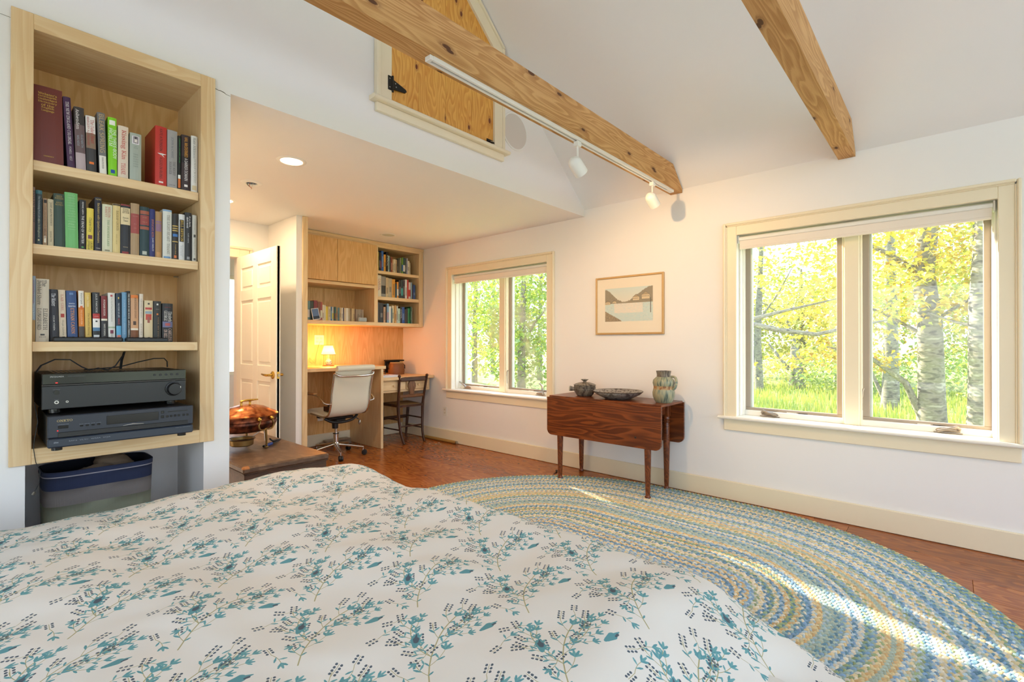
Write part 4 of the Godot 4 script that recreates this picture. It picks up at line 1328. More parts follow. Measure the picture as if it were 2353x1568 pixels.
# ---------------------------------------------------------------- oval braided rug
func build_rug() -> void:
	var xc := 2.40
	var zc := -1.44
	var R := 1.465
	var rug := thing("braided_rug", "large oval braided rug in blue, green and cream rings", "rug", Vector3(xc, 0.0, zc))
	var w := 0.0244
	var nr := int(R / w)
	var pal := {
		"b": Color.html("8fb0cf"), "s": Color.html("6f96ad"), "p": Color.html("bfd3dc"), "g": Color.html("a3b58a"), "e": Color.html("bccabb"),
		"y": Color.html("e6d2a2"), "c": Color.html("ebe3cf"), "o": Color.html("deb985"), "t": Color.html("9fbcbe")}
	var lin := {}
	for k in pal:
		lin[k] = pal[k].srgb_to_linear()
	var schemes := ["gsy", "geg", "stb", "yoe", "pby", "cpb", "byc", "bbs", "yoc", "scb", "pyo", "bbp", "gec", "ccy", "sbc", "tsg", "yce", "bsp", "cyo", "ggs", "yoe", "sct", "bbs", "ycp", "yyo", "tpe", "eet", "est", "teb", "cpy", "bps", "ccp", "gst", "ebt", "gyc", "yyo", "eee", "yyo", "bcp", "eyc", "gpe", "bst", "pcb", "ccy", "ybp", "cgy", "pct", "bbs", "ste", "epc", "pyb", "syc", "bst", "cyc", "tgy", "bsc", "ept", "gsb", "stg"]
	var base := B.new()
	var poly := PackedVector2Array()
	for k in 72:
		var a := TAU * k / 72.0
		var hl := 0.3
		poly.append(Vector2(sin(a) * (R - 0.004) + signf(sin(a)) * hl, cos(a) * (R - 0.004)))
	base.prism(poly, 1, 0.0, 0.004)
	part(rug, "backing", base, hexmat("5f6f70", 0.95))
	var rm := mk("braid", Color.WHITE, 0.95)
	rm.vertex_color_use_as_albedo = true
	for ring in nr:
		var r := (ring + 0.5) * w
		var hl := 0.51 - 0.21 * r / R
		var per := TAU * r + 4.0 * hl
		var n := maxi(int(per / 0.0245), 6)
		var sc: String = schemes[(ring * 7 / 7) % schemes.size()]
		var verts := PackedVector3Array()
		var cols := PackedColorArray()
		var nrm := PackedVector3Array()
		var idx := PackedInt32Array()
		var shift := rng.randf()
		for k in n:
			for s in 2:
				var t := (float(k) + (0.5 if s == 1 else 0.0) + shift) / n
				var f := stadium(fposmod(t, 1.0), r, hl)
				var p := Vector3(f[0].x, 0, f[0].y)
				var tg := Vector3(f[1].x, 0, f[1].y)
				var nn := Vector3(-tg.z, 0, tg.x)
				var sg := 1.0 if s == 1 else -1.0
				p += nn * sg * w * 0.24
				var ax := (tg + nn * sg * 0.62).normalized()
				var bx := Vector3(-ax.z, 0, ax.x)
				var la := 0.0205
				var lb := 0.0088
				var c: Color = lin[sc[(k * 2 + s + (k / 5) * 0) % 3]]
				c = c * (0.86 + 0.28 * rng.randf())
				c.a = 1.0
				var st := verts.size()
				verts.append(p + Vector3(0, 0.0135, 0))
				nrm.append(Vector3.UP)
				for q in 6:
					var a := TAU * q / 6.0
					var o := ax * cos(a) * la + bx * sin(a) * lb
					verts.append(p + o + Vector3(0, 0.0045, 0))
					nrm.append((o.normalized() * 0.75 + Vector3.UP).normalized())
				for q in 7:
					cols.append(c)
				for q in 6:
					idx.append_array([st, st + 1 + q, st + 1 + (q + 1) % 6])
		var arr := []
		arr.resize(Mesh.ARRAY_MAX)
		arr[Mesh.ARRAY_VERTEX] = verts
		arr[Mesh.ARRAY_NORMAL] = nrm
		arr[Mesh.ARRAY_COLOR] = cols
		arr[Mesh.ARRAY_INDEX] = idx
		var am := ArrayMesh.new()
		am.add_surface_from_arrays(Mesh.PRIMITIVE_TRIANGLES, arr)
		put(rug, "braid_ring", am, rm)

# point and tangent at share t of a ring: two half circles joined by straights along z
func stadium(t: float, r: float, hl: float) -> Array:
	var per := TAU * r + 4.0 * hl
	var d := t * per
	if d < 2.0 * hl:
		return [Vector2(r, -hl + d), Vector2(0, 1)]
	d -= 2.0 * hl
	if d < PI * r:
		var a := d / r
		return [Vector2(r * cos(a), hl + r * sin(a)), Vector2(-sin(a), cos(a))]
	d -= PI * r
	if d < 2.0 * hl:
		return [Vector2(-r, hl - d), Vector2(0, -1)]
	d -= 2.0 * hl
	var a2 := PI + d / r
	return [Vector2(r * cos(a2), -hl + r * sin(a2)), Vector2(-sin(a2), cos(a2))]

# ---------------------------------------------------------------- built-in bookcase and what stands in it
func build_bookcase() -> void:
	var o := thing("bookcase", "tall built-in maple bookcase with a wide face frame in the white wall", "bookcase", Vector3(0.4365, 0.741, GZ))
	var x0 := 0.1610 - 0.4365
	var x1 := 0.7128 - 0.4365
	var yb := 0.7998 - 0.741
	var yt := 2.3849 - 0.741
	var H := 2.4435 - 0.741
	# face frame
	part(o, "stile", nb().slab(0.1004 - 0.4365, x0, 0, H, 0, 0.02, 0.0015, 1), M.maple)
	part(o, "stile", nb().slab(x1, 0.7727 - 0.4365, 0, H, 0, 0.02, 0.0015, 1), M.maple)
	part(o, "rail", nb().slab(x0, x1, yt, H, 0, 0.02, 0.0015, 0), M.maple)
	part(o, "rail", nb().slab(x0, x1, 0, yb, 0, 0.02, 0.0015, 0), M.maple)
	# carcass
	part(o, "side", nb().slab(x0 - 0.014, x0, yb - 0.018, yt + 0.01, -0.36, 0, 0.0, 1), M.maple)
	part(o, "side", nb().slab(x1, x1 + 0.02, yb - 0.018, yt + 0.01, -0.36, 0, 0.0, 1), M.maple)
	part(o, "back", nb().slab(x0, x1, yb - 0.018, yt + 0.01, -0.36, -0.352, 0.0, 1), M.maple_panel)
	part(o, "top", nb().slab(x0, x1, yt, yt + 0.012, -0.352, 0, 0.0, 0), M.maple)
	part(o, "bottom", nb().slab(x0, x1, yb - 0.018, yb, -0.352, 0, 0.0, 0), M.maple)
	for y in [1.897, 1.577, 1.204]:
		var s := part(o, "shelf", nb().slab(x0 + 0.001, x1 - 0.002, y - 0.038 - 0.741, y - 0.741, -0.35, -0.001, 0.0015, 0), M.maple)
		part(s, "shelf_pin", B.new().tube([Vector3(x1, y - 0.042 - 0.741, -0.33), Vector3(x1 - 0.02, y - 0.042 - 0.741, -0.33)], 0.003, 6), M.steel)
	build_books()
	build_audio()

# one book: [x0, x1, height, lean, colour, look]; the spine looks into the room (+z)
func book(d: Array, y: float, zf: float, depth: float, label: String, group: String) -> Node3D:
	var w: float = d[1] - d[0]
	var h: float = d[2]
	var o := thing("book", label, "book", Vector3((d[0] + d[1]) * 0.5, y, zf), 0.0, group)
	o.rotation.z = deg_to_rad(d[3])
	var soft := 0.0016
	# cover: a rounded spine and two boards in one bent sheet
	var r := minf(0.004, w * 0.25)
	var pts := PackedVector2Array()
	# prism along y takes (z, x)
	pts.append(Vector2(-depth, -w * 0.5)); pts.append(Vector2(-r, -w * 0.5))
	for k in 5:
		var a := -1.0 + 0.5 * k
		pts.append(Vector2(-r + r * (1.0 - a * a) + r * 0.0, a * (w * 0.5 - 0.0006)))
	pts.append(Vector2(-r, w * 0.5)); pts.append(Vector2(-depth, w * 0.5))
	pts.append(Vector2(-depth, w * 0.5 - soft)); pts.append(Vector2(-r - soft, w * 0.5 - soft)); pts.append(Vector2(-r - soft, -w * 0.5 + soft)); pts.append(Vector2(-depth, -w * 0.5 + soft))
	part(o, "cover", B.new().prism(pts, 1, 0.0, h), hexmat(d[4], 0.42))
	part(o, "pages", B.new().slab(-w * 0.5 + soft + 0.0002, w * 0.5 - soft - 0.0002, 0.002, h - 0.002, -depth + 0.004, -r - soft - 0.0004), M.pages)
	return o

# coloured field across the spine from share a to b of the height
func band(o: Node3D, d: Array, a: float, b: float, col: String, called := "band", inset := 0.0) -> void:
	var w: float = d[1] - d[0]
	var r := minf(0.004, w * 0.25)
	var hw := w * 0.5 - 0.0004 - inset * w * 0.5
	var pts := PackedVector2Array()
	for k in 7:
		var x := lerpf(-hw, hw, k / 6.0)
		var t := x / (w * 0.5)
		pts.append(Vector2(-r + r * (1.0 - t * t) + 0.0005, x))
	pts.append(Vector2(-r - 0.0006, hw)); pts.append(Vector2(-r - 0.0006, -hw))
	part(o, called, B.new().prism(pts, 1, d[2] * a, d[2] * b), hexmat(col, 0.45))

# lettering down the spine: centre share c, length share l, share of the width, sideways shift
func spine(o: Node3D, d: Array, s: String, c: float, l: float, wide: float, col: String, use_serif := false, shift := 0.0) -> void:
	var w: float = d[1] - d[0]
	lettering(o, s, d[2] * l, w * wide, Transform3D(Basis(Vector3(0, -1, 0), Vector3(1, 0, 0), Vector3(0, 0, 1)), Vector3(shift * w, d[2] * c, 0.0014)), hexmat(col, 0.5), use_serif)

# lettering across the spine
func across(o: Node3D, d: Array, s: String, c: float, hgt: float, wide: float, col: String, use_serif := true) -> void:
	var w: float = d[1] - d[0]
	lettering(o, s, w * wide, hgt, Transform3D(Basis.IDENTITY, Vector3(0, d[2] * c, 0.0014)), hexmat(col, 0.5), use_serif)

func build_books() -> void:
	var zf := -2.603
	var A := []
	for d in SHELF_A:
		A.append(book(d, 1.897, zf, minf(0.2, d[2] * 0.62) + 0.03, d[5] + ", top bookcase shelf", "books on the top bookcase shelf"))
	var L := SHELF_A
	var n := 0
	for t in ["Webster's", "Encyclopedic", "Unabridged", "Dictionary", "of the", "English", "Language"]:
		across(A[0], L[0], t, 0.9 - 0.036 * n, 0.0085, 0.62 if n < 4 else 0.42, "d9b34a"); n += 1
	across(A[0], L[0], "GRAMERCY", 0.09, 0.004, 0.34, "d9b34a", false)
	spine(A[1], L[1], "THE NEW ENGLAND COLONIAL", 0.63, 0.6, 0.42, "e9e2e6", true)
	spine(A[1], L[1], "POWELL · VEST", 0.2, 0.2, 0.3, "c9bfc6")
	band(A[2], L[2], 0.72, 0.995, "3b3635"); band(A[2], L[2], 0.0, 0.27, "b9a9ae")
	spine(A[2], L[2], "Ashenden", 0.8, 0.32, 0.34, "efe9e6", true, -0.18)
	spine(A[2], L[2], "ELIZABETH", 0.46, 0.2, 0.22, "98a5ae", false, 0.2)
	spine(A[2], L[2], "WILHIDE", 0.46, 0.17, 0.22, "98a5ae", false, -0.2)
	band(A[3], L[3], 0.69, 0.995, "efece8"); band(A[3], L[3], 0.42, 0.69, "8d7563")
	spine(A[3], L[3], "The Oaken Heart", 0.72, 0.42, 0.36, "b3352f", true, 0.17)
	spine(A[3], L[3], "MARGERY ALLINGHAM", 0.72, 0.5, 0.24, "a8413a", false, -0.25)
	band(A[3], L[3], 0.14, 0.18, "e8792c", "emblem", 0.5)
	spine(A[4], L[4], "BLEAK SPRING", 0.66, 0.62, 0.6, "c9b083")
	band(A[4], L[4], 0.0, 0.3, "ece8df", "tag", 0.1)
	spine(A[4], L[4], "8-A4-010-9504", 0.18, 0.18, 0.25, "2a2a2a")
	spine(A[5], L[5], "THE THREE-BODY", 0.55, 0.5, 0.4, "f6fbef", false, 0.24)
	spine(A[5], L[5], "PROBLEM", 0.66, 0.3, 0.4, "f6fbef", false, -0.22)
	band(A[5], L[5], 0.87, 0.95, "f2f5ea", "emblem", 0.3); band(A[5], L[5], 0.05, 0.11, "1d4f9e", "emblem", 0.5)
	spine(A[6], L[6], "Kissing Kin", 0.64, 0.56, 0.55, "c23a34", true)
	spine(A[6], L[6], "THANE", 0.18, 0.22, 0.4, "c23a34", true)
	band(A[7], L[7], 0.77, 0.94, "e5dfe6", "portrait", 0.36); band(A[7], L[7], 0.79, 0.93, "3a3238", "portrait_hair", 0.52); band(A[7], L[7], 0.805, 0.875, "eee4de", "portrait_face", 0.7)
	n = 0
	for t in ["THE", "PURSUIT", "OF LOVE &", "LOVE IN", "A COLD", "CLIMATE"]:
		across(A[7], L[7], t, 0.55 - 0.05 * n, 0.0055, 0.42, "6f7a72"); n += 1
	across(A[7], L[7], "NANCY", 0.72, 0.004, 0.3, "6f7a72"); across(A[7], L[7], "MITFORD", 0.685, 0.004, 0.36, "6f7a72")
	spine(A[8], L[8], "KATE ATKINSON", 0.77, 0.37, 0.24, "3c2320", false, -0.02)
	spine(A[8], L[8], "A GOD IN RUINS", 0.3, 0.36, 0.24, "3c2320", false, -0.02)
	var bird := B.new()
	for t in [[Vector2(-0.014, 0.003), Vector2(0.0, -0.004), Vector2(0.003, 0.004)], [Vector2(0.003, 0.004), Vector2(0.0, -0.004), Vector2(0.02, 0.003)], [Vector2(-0.003, 0.0), Vector2(0.012, -0.012), Vector2(0.004, 0.0)]]:
		bird.prism(PackedVector2Array(t), 2, 0.0012, 0.0018)
	bird.xf = Transform3D.IDENTITY
	var bo := part(A[8], "emblem", bird, hexmat("f5efe9"))
	bo.position = Vector3(0, L[8][2] * 0.53, 0)
	band(A[8], L[8], 0.05, 0.075, "e9dedb", "emblem", 0.6)
	spine(A[9], L[9], "JOHN le CARRÉ", 0.7, 0.36, 0.34, "6d7480", false)
	spine(A[9], L[9], "THE NIGHT", 0.34, 0.24, 0.24, "55545a", true, 0.16)
	spine(A[9], L[9], "MANAGER", 0.34, 0.22, 0.24, "55545a", true, -0.2)
	across(A[9], L[9], "KNOPF", 0.05, 0.005, 0.6, "55545a")
	spine(A[10], L[10], "Elephants and other stories", 0.72, 0.45, 0.5, "3fa352"); band(A[10], L[10], 0.03, 0.2, "d9702a", "tag", 0.1); band(A[10], L[10], 0.2, 0.27, "e9ece6", "tag", 0.1)
	spine(A[11], L[11], "VAL McDERMID", 0.78, 0.36, 0.36, "e2a43a"); spine(A[11], L[11], "A DARKER DOMAIN", 0.38, 0.4, 0.36, "e9e5e2"); band(A[11], L[11], 0.5, 0.62, "1f1a20"); band(A[11], L[11], 0.07, 0.11, "efe9e4", "emblem", 0.6)
	spine(A[12], L[12], "Kate Atkinson", 0.78, 0.36, 0.4, "8b8a88", true); spine(A[12], L[12], "HUMAN CROQUET", 0.38, 0.42, 0.4, "a5a39f", true); band(A[12], L[12], 0.04, 0.12, "d9c7a0", "tag", 0.3)

	var Bk := []
	for d in SHELF_B:
		Bk.append(book(d, 1.577, zf, minf(0.19, d[2] * 0.64) + 0.02, d[5] + ", middle bookcase shelf", "books on the middle bookcase shelf"))
	L = SHELF_B
	spine(Bk[0], L[0], "EVELYN WAUGH", 0.66, 0.55, 0.7, "2c2422", true)
	band(Bk[1], L[1], 0.93, 0.995, "3f6f78"); spine(Bk[1], L[1], "The Swimming-Pool Library", 0.66, 0.46, 0.36, "a9b6bb", true); spine(Bk[1], L[1], "Alan Hollinghurst", 0.3, 0.34, 0.36, "b5b89a", true); band(Bk[1], L[1], 0.07, 0.1, "b9b68e", "emblem", 0.7)
	band(Bk[2], L[2], 0.9, 0.97, "2f2723", "emblem", 0.2); spine(Bk[2], L[2], "THE INHERITORS", 0.6, 0.5, 0.5, "7f6550"); spine(Bk[2], L[2], "WILSON", 0.25, 0.2, 0.55, "5d2d26")
	band(Bk[2], L[2], 0.06, 0.2, "e6dcc8", "torn_patch", 0.4)
	spine(Bk[3], L[3], "JANE and PRUDENCE", 0.68, 0.5, 0.5, "2e2a26", true); spine(Bk[3], L[3], "BARBARA PYM", 0.2, 0.22, 0.3, "6b6250")
	across(Bk[4], L[4], "GREEN", 0.95, 0.0065, 0.6, "b69a55"); across(Bk[4], L[4], "NORTHERN", 0.91, 0.0065, 0.8, "b69a55"); across(Bk[4], L[4], "AUSTEN", 0.83, 0.005, 0.6, "b69a55"); across(Bk[4], L[4], "KEYNES", 0.79, 0.0055, 0.72, "b69a55")
	n = 0
	for t in ["ANGELA", "THIRKELL", "―――――――――", "COUNTY", "CHRONICLE", "―――――――――", "THE", "DUKE'S", "DAUGHTER", "―――――――――", "THE HEADMISTRESS", "&", "HIGH RISING", "―――――――――"]:
		across(Bk[5], L[5], t, 0.95 - 0.047 * n, 0.005 if t[0] != "―" else 0.0008, 0.6, "a9d6a2"); n += 1
	band(Bk[6], L[6], 0.0, 0.995, "1b1b1e", "band", 0.25); spine(Bk[6], L[6], "RENNIE AIRTH", 0.83, 0.25, 0.24, "e4e4e0"); spine(Bk[6], L[6], "THE DEAD OF WINTER", 0.4, 0.56, 0.36, "f2f2ee"); band(Bk[6], L[6], 0.03, 0.06, "4f9a52", "emblem", 0.6)
	spine(Bk[7], L[7], "Charm City", 0.6, 0.34, 0.5, "2a2a2a", true, -0.05); spine(Bk[7], L[7], "LAURA", 0.12, 0.17, 0.34, "2a2a2a", false, 0.2); spine(Bk[7], L[7], "LIPPMAN", 0.13, 0.22, 0.34, "2a2a2a", false, -0.22); band(Bk[7], L[7], 0.27, 0.36, "6b3c48", "emblem", 0.35)
	across(Bk[8], L[8], "FLOYD", 0.96, 0.006, 0.75, "d8c07c", false); spine(Bk[8], L[8], "Backstairs with Upstairs Downstairs", 0.52, 0.74, 0.45, "cfb673"); across(Bk[8], L[8], "1988", 0.05, 0.004, 0.6, "c9c4b4", false)
	spine(Bk[9], L[9], "MIKLÓS", 0.84, 0.22, 0.26, "b8443e", true, 0.2); spine(Bk[9], L[9], "BÁNFFY", 0.84, 0.22, 0.26, "b8443e", true, -0.1); spine(Bk[9], L[9], "THE PHOENIX LAND", 0.4, 0.55, 0.2, "5a8a54", true, 0.08); band(Bk[9], L[9], 0.02, 0.05, "8c8b70", "emblem", 0.5)
	spine(Bk[10], L[10], "BALKAN GHOSTS", 0.66, 0.4, 0.3, "7a6132", true, 0.1); band(Bk[10], L[10], 0.965, 0.995, "4a3a2c"); spine(Bk[10], L[10], "ROBERT D. KAPLAN", 0.28, 0.2, 0.16, "9a8350", true)
	band(Bk[11], L[11], 0.59, 0.93, "e3cfa2"); band(Bk[11], L[11], 0.97, 0.995, "8e3230"); band(Bk[11], L[11], 0.0, 0.05, "8a2f30", "band", 0.3)
	across(Bk[11], L[11], "EVER", 0.89, 0.009, 0.6, "222222"); across(Bk[11], L[11], "AFTER", 0.84, 0.009, 0.72, "222222"); across(Bk[11], L[11], "Elswyth", 0.72, 0.008, 0.6, "333333"); across(Bk[11], L[11], "Thane", 0.67, 0.008, 0.5, "333333"); across(Bk[11], L[11], "Hawthorn", 0.14, 0.003, 0.5, "d8c49a")
	band(Bk[12], L[12], 0.42, 0.8, "a04a45", "label"); across(Bk[12], L[12], "MEMOIRS", 0.75, 0.004, 0.6, "c98e7c"); across(Bk[12], L[12], "OF A", 0.6, 0.004, 0.3, "c98e7c"); across(Bk[12], L[12], "LIFE", 0.52, 0.004, 0.3, "c98e7c")
	band(Bk[13], L[13], 0.85, 0.92, "a0573f"); band(Bk[13], L[13], 0.63, 0.83, "96423c", "label"); band(Bk[13], L[13], 0.54, 0.6, "a0573f"); band(Bk[13], L[13], 0.03, 0.1, "b9bdb0", "emblem", 0.5); across(Bk[13], L[13], "STORY", 0.78, 0.004, 0.5, "c99a70"); across(Bk[13], L[13], "VOL. II", 0.69, 0.004, 0.5, "c99a70")
	spine(Bk[14], L[14], "DUPLICATE KEYS", 0.6, 0.37, 0.36, "d88b4a", true, 0.05); spine(Bk[14], L[14], "JANE SMILEY", 0.26, 0.28, 0.36, "ebe8ee", true, 0.05)
	band(Bk[15], L[15], 0.57, 0.74, "8d6b82", "label", 0.1); band(Bk[15], L[15], 0.76, 0.8, "8d6b82", "label", 0.1); band(Bk[15], L[15], 0.0, 0.12, "c08f55", "torn_patch", 0.35)
	spine(Bk[16], L[16], "THE LIGHT HEART", 0.62, 0.54, 0.3, "6b6963", true, 0.1); spine(Bk[16], L[16], "THANE", 0.2, 0.22, 0.28, "6b6963", true, 0.1); band(Bk[16], L[16], 0.965, 0.995, "7fa6c9"); band(Bk[16], L[16], 0.0, 0.045, "6f9ac6", "band", 0.2)
	band(Bk[17], L[17], 0.5, 0.56, "3f77b8", "stripe", 0.15); band(Bk[17], L[17], 0.62, 0.645, "c5a75c", "stripe"); band(Bk[17], L[17], 0.67, 0.69, "c5a75c", "stripe"); band(Bk[17], L[17], 0.72, 0.745, "c5a75c", "stripe"); band(Bk[17], L[17], 0.38, 0.4, "c5a75c", "stripe"); spine(Bk[17], L[17], "People's Book", 0.22, 0.22, 0.26, "c5a75c"); band(Bk[17], L[17], 0.03, 0.09, "d8763c", "emblem", 0.55)
	band(Bk[18], L[18], 0.4, 0.88, "1d1d20", "label", 0.25); spine(Bk[18], L[18], "BILL BRYSON", 0.64, 0.46, 0.42, "e0bc45", true); spine(Bk[18], L[18], "NEITHER HERE", 0.2, 0.26, 0.22, "9fa3ad", true, 0.15); spine(Bk[18], L[18], "NOR THERE", 0.2, 0.22, 0.22, "9fa3ad", true, -0.15)
	spine(Bk[19], L[19], "in a dark,", 0.81, 0.22, 0.3, "eeeeec", false, 0.2); spine(Bk[19], L[19], "dark wood", 0.79, 0.22, 0.3, "eeeeec", false, -0.15); spine(Bk[19], L[19], "ruth ware", 0.47, 0.2, 0.22, "b5b6b6"); band(Bk[19], L[19], 0.03, 0.085, "8b8d8e", "emblem", 0.55)
	spine(Bk[20], L[20], "A Certain Age", 0.8, 0.24, 0.3, "a7a498", true); spine(Bk[20], L[20], "Living Wives of the", 0.32, 0.36, 0.3, "8b897e", true); band(Bk[20], L[20], 0.52, 0.58, "4f4d46", "emblem", 0.5); band(Bk[20], L[20], 0.03, 0.07, "4f4d46", "emblem", 0.5)

	var C := []
	for d in SHELF_C:
		C.append(book(d, 1.204, -2.63, minf(0.18, d[2] * 0.64) + 0.015, d[5] + ", lower bookcase shelf", "books on the lower bookcase shelf"))
	L = SHELF_C
	band(C[0], L[0], 0.0, 0.33, "a5834e"); spine(C[0], L[0], "ALEXANDRA FULLER", 0.76, 0.36, 0.32, "a0606a"); spine(C[0], L[0], "Leaving Before", 0.47, 0.24, 0.36, "cfd8de", true)
	spine(C[1], L[1], "The", 0.93, 0.1, 0.34, "2e2b28", true, 0.12); spine(C[1], L[1], "Pebbled Shore", 0.78, 0.38, 0.3, "2e2b28", true, -0.26); spine(C[1], L[1], "ELIZABETH", 0.36, 0.34, 0.32, "2e2b28", true, 0.2); spine(C[1], L[1], "LONGFORD", 0.36, 0.34, 0.3, "2e2b28", true, -0.26); across(C[1], L[1], "KNOPF", 0.075, 0.004, 0.55, "55504a"); band(C[1], L[1], 0.1, 0.125, "3a3733", "emblem", 0.65)
	spine(C[2], L[2], "The Master", 0.8, 0.24, 0.5, "dcdfe4", true); spine(C[2], L[2], "COLM TÓIBÍN", 0.36, 0.28, 0.22, "d5d3cc")
	spine(C[3], L[3], "LAB GIRL", 0.75, 0.32, 0.34, "b3564c", true); spine(C[3], L[3], "Hope Jahren", 0.27, 0.3, 0.34, "6d6257", true); band(C[3], L[3], 0.47, 0.54, "a8382c", "emblem", 0.45); band(C[3], L[3], 0.03, 0.06, "c05a55", "emblem", 0.6)
	spine(C[4], L[4], "ETHAN CANIN", 0.41, 0.5, 0.34, "e39a45", true, 0.05); across(C[4], L[4], "America", 0.7, 0.008, 0.7, "eceef2"); across(C[4], L[4], "America", 0.75, 0.006, 0.6, "dfe5ee"); band(C[4], L[4], 0.92, 0.96, "5f7fae", "emblem", 0.6)
	band(C[5], L[5], 0.67, 0.995, "e9e4d8"); band(C[5], L[5], 0.02, 0.3, "4a4440"); spine(C[5], L[5], "Muriel Spark", 0.84, 0.22, 0.4, "3a3632", true); spine(C[5], L[5], "THE GOLDEN FEW", 0.48, 0.28, 0.3, "f3cfa2"); band(C[5], L[5], 0.64, 0.7, "d96a2e", "emblem", 0.5)
	spine(C[6], L[6], "The Heather Blazing", 0.36, 0.45, 0.34, "6b5424", true); spine(C[6], L[6], "Colm Tóibín", 0.83, 0.24, 0.34, "f1e3b8", true)
	band(C[7], L[7], 0.47, 0.57, "b3312e"); band(C[7], L[7], 0.29, 0.47, "e9e6e0"); band(C[7], L[7], 0.22, 0.29, "4f7ba0"); band(C[7], L[7], 0.02, 0.14, "d9dde0", "tag", 0.2); spine(C[7], L[7], "JULIE PARCRISE", 0.78, 0.38, 0.3, "d9d7d2"); band(C[7], L[7], 0.4, 0.43, "262626", "emblem", 0.7); across(C[7], L[7], "A NOVEL", 0.515, 0.0035, 0.6, "e8b9b0", false)
	band(C[8], L[8], 0.5, 0.995, "7d2629"); band(C[8], L[8], 0.46, 0.5, "e5dcc6"); band(C[8], L[8], 0.0, 0.05, "8c2a2c"); spine(C[8], L[8], "POTSDAM STATION", 0.74, 0.34, 0.3, "eadfd6"); spine(C[8], L[8], "DAVID DOWNING", 0.26, 0.26, 0.28, "ddd8cc")
	spine(C[9], L[9], "The City of Your Final Destination", 0.66, 0.5, 0.3, "8f8b82", true); band(C[9], L[9], 0.28, 0.31, "a9b69a"); band(C[9], L[9], 0.17, 0.24, "7a2c46", "emblem", 0.5); band(C[9], L[9], 0.92, 0.96, "b3484a", "emblem", 0.65); spine(C[9], L[9], "PETER CAMERON", 0.1, 0.16, 0.3, "4a4744")
	band(C[10], L[10], 0.0, 0.33, "5aa5cd"); band(C[10], L[10], 0.0, 0.14, "dd6d33", "tag", 0.1); spine(C[10], L[10], "THE POINT OF LIFE", 0.65, 0.3, 0.28, "cfd8e0"); spine(C[10], L[10], "MAUD", 0.42, 0.12, 0.3, "c4524c"); band(C[10], L[10], 0.88, 0.92, "e0c05a", "emblem", 0.75)
	spine(C[11], L[11], "SOMETHING TO ANSWER", 0.5, 0.7, 0.3, "a8c4d8")
	spine(C[12], L[12], "THE DEMON IN THE HOUSE", 0.7, 0.5, 0.5, "e7e5df", true); spine(C[12], L[12], "ANGELA THIRKELL", 0.26, 0.34, 0.5, "e7e5df", true)
	band(C[13], L[13], 0.93, 0.995, "de7a2c"); band(C[13], L[13], 0.0, 0.25, "7d4a26"); band(C[13], L[13], 0.25, 0.29, "e9dcc8"); spine(C[13], L[13], "BIRTHDAY EVENT", 0.72, 0.44, 0.22, "3c2f26", true, 0.1); band(C[13], L[13], 0.36, 0.44, "4a3526", "emblem", 0.6)
	spine(C[14], L[14], "OUR SOULS AT NIGHT", 0.7, 0.4, 0.34, "8a8076", true); spine(C[14], L[14], "KENT HARUF", 0.26, 0.24, 0.34, "8a8076", true)
	band(C[15], L[15], 0.78, 0.83, "b8403a", "label", 0.2); band(C[15], L[15], 0.68, 0.74, "8fa3b0", "label", 0.2); band(C[15], L[15], 0.53, 0.67, "bd4638", "emblem", 0.3); band(C[15], L[15], 0.46, 0.6, "9a5648", "emblem", 0.7); band(C[15], L[15], 0.9, 0.94, "3a332c", "emblem", 0.75)
	band(C[16], L[16], 0.66, 0.7, "c9752f", "emblem", 0.75); band(C[16], L[16], 0.9, 0.94, "d8d5cc", "emblem", 0.75); across(C[16], L[16], "Margery", 0.8, 0.003, 0.45, "b9b6a8"); spine(C[16], L[16], "HIDE MY EYES", 0.35, 0.5, 0.14, "9a7a58", false, 0.1)
	spine(C[17], L[17], "Elizabeth", 0.66, 0.26, 0.34, "e3e0d8", true, 0.22); spine(C[17], L[17], "GEORGE", 0.68, 0.26, 0.3, "e3e0d8", true, -0.2); band(C[17], L[17], 0.38, 0.53, "6a6a8c", "picture", 0.05); band(C[17], L[17], 0.42, 0.49, "a8504c", "picture", 0.5); spine(C[17], L[17], "CARELESS", 0.19, 0.32, 0.3, "d9b9a8", true, 0.22); spine(C[17], L[17], "IN RED", 0.21, 0.22, 0.3, "d9b9a8", true, -0.2); across(C[17], L[17], "INTERNATIONAL", 0.9, 0.003, 0.6, "b33a38", false)

	# two slim black remotes lying along the front of the lower shelf
	for d in [[0.2195, 0.4355, "longer slim black remote control in front of the lower shelf books"], [0.4475, 0.597, "shorter slim black remote control in front of the lower shelf books"]]:
		var r := thing("remote_control", d[2], "remote control", Vector3((d[0] + d[1]) * 0.5, 1.204, -2.609), 0.0, "remotes on the lower bookcase shelf")
		var hw: float = (d[1] - d[0]) * 0.5
		part(r, "body", B.new().slab(-hw, hw, 0.0, 0.019, -0.019, 0.016, 0.004), M.black_plastic)
		for k in 6:
			part(r, "key", B.new().box(Vector3(-hw * 0.7 + k * hw * 0.26, 0.0195, 0.0), Vector3(0.008, 0.002, 0.008), 0.0008), hexmat("2c2e30", 0.5))

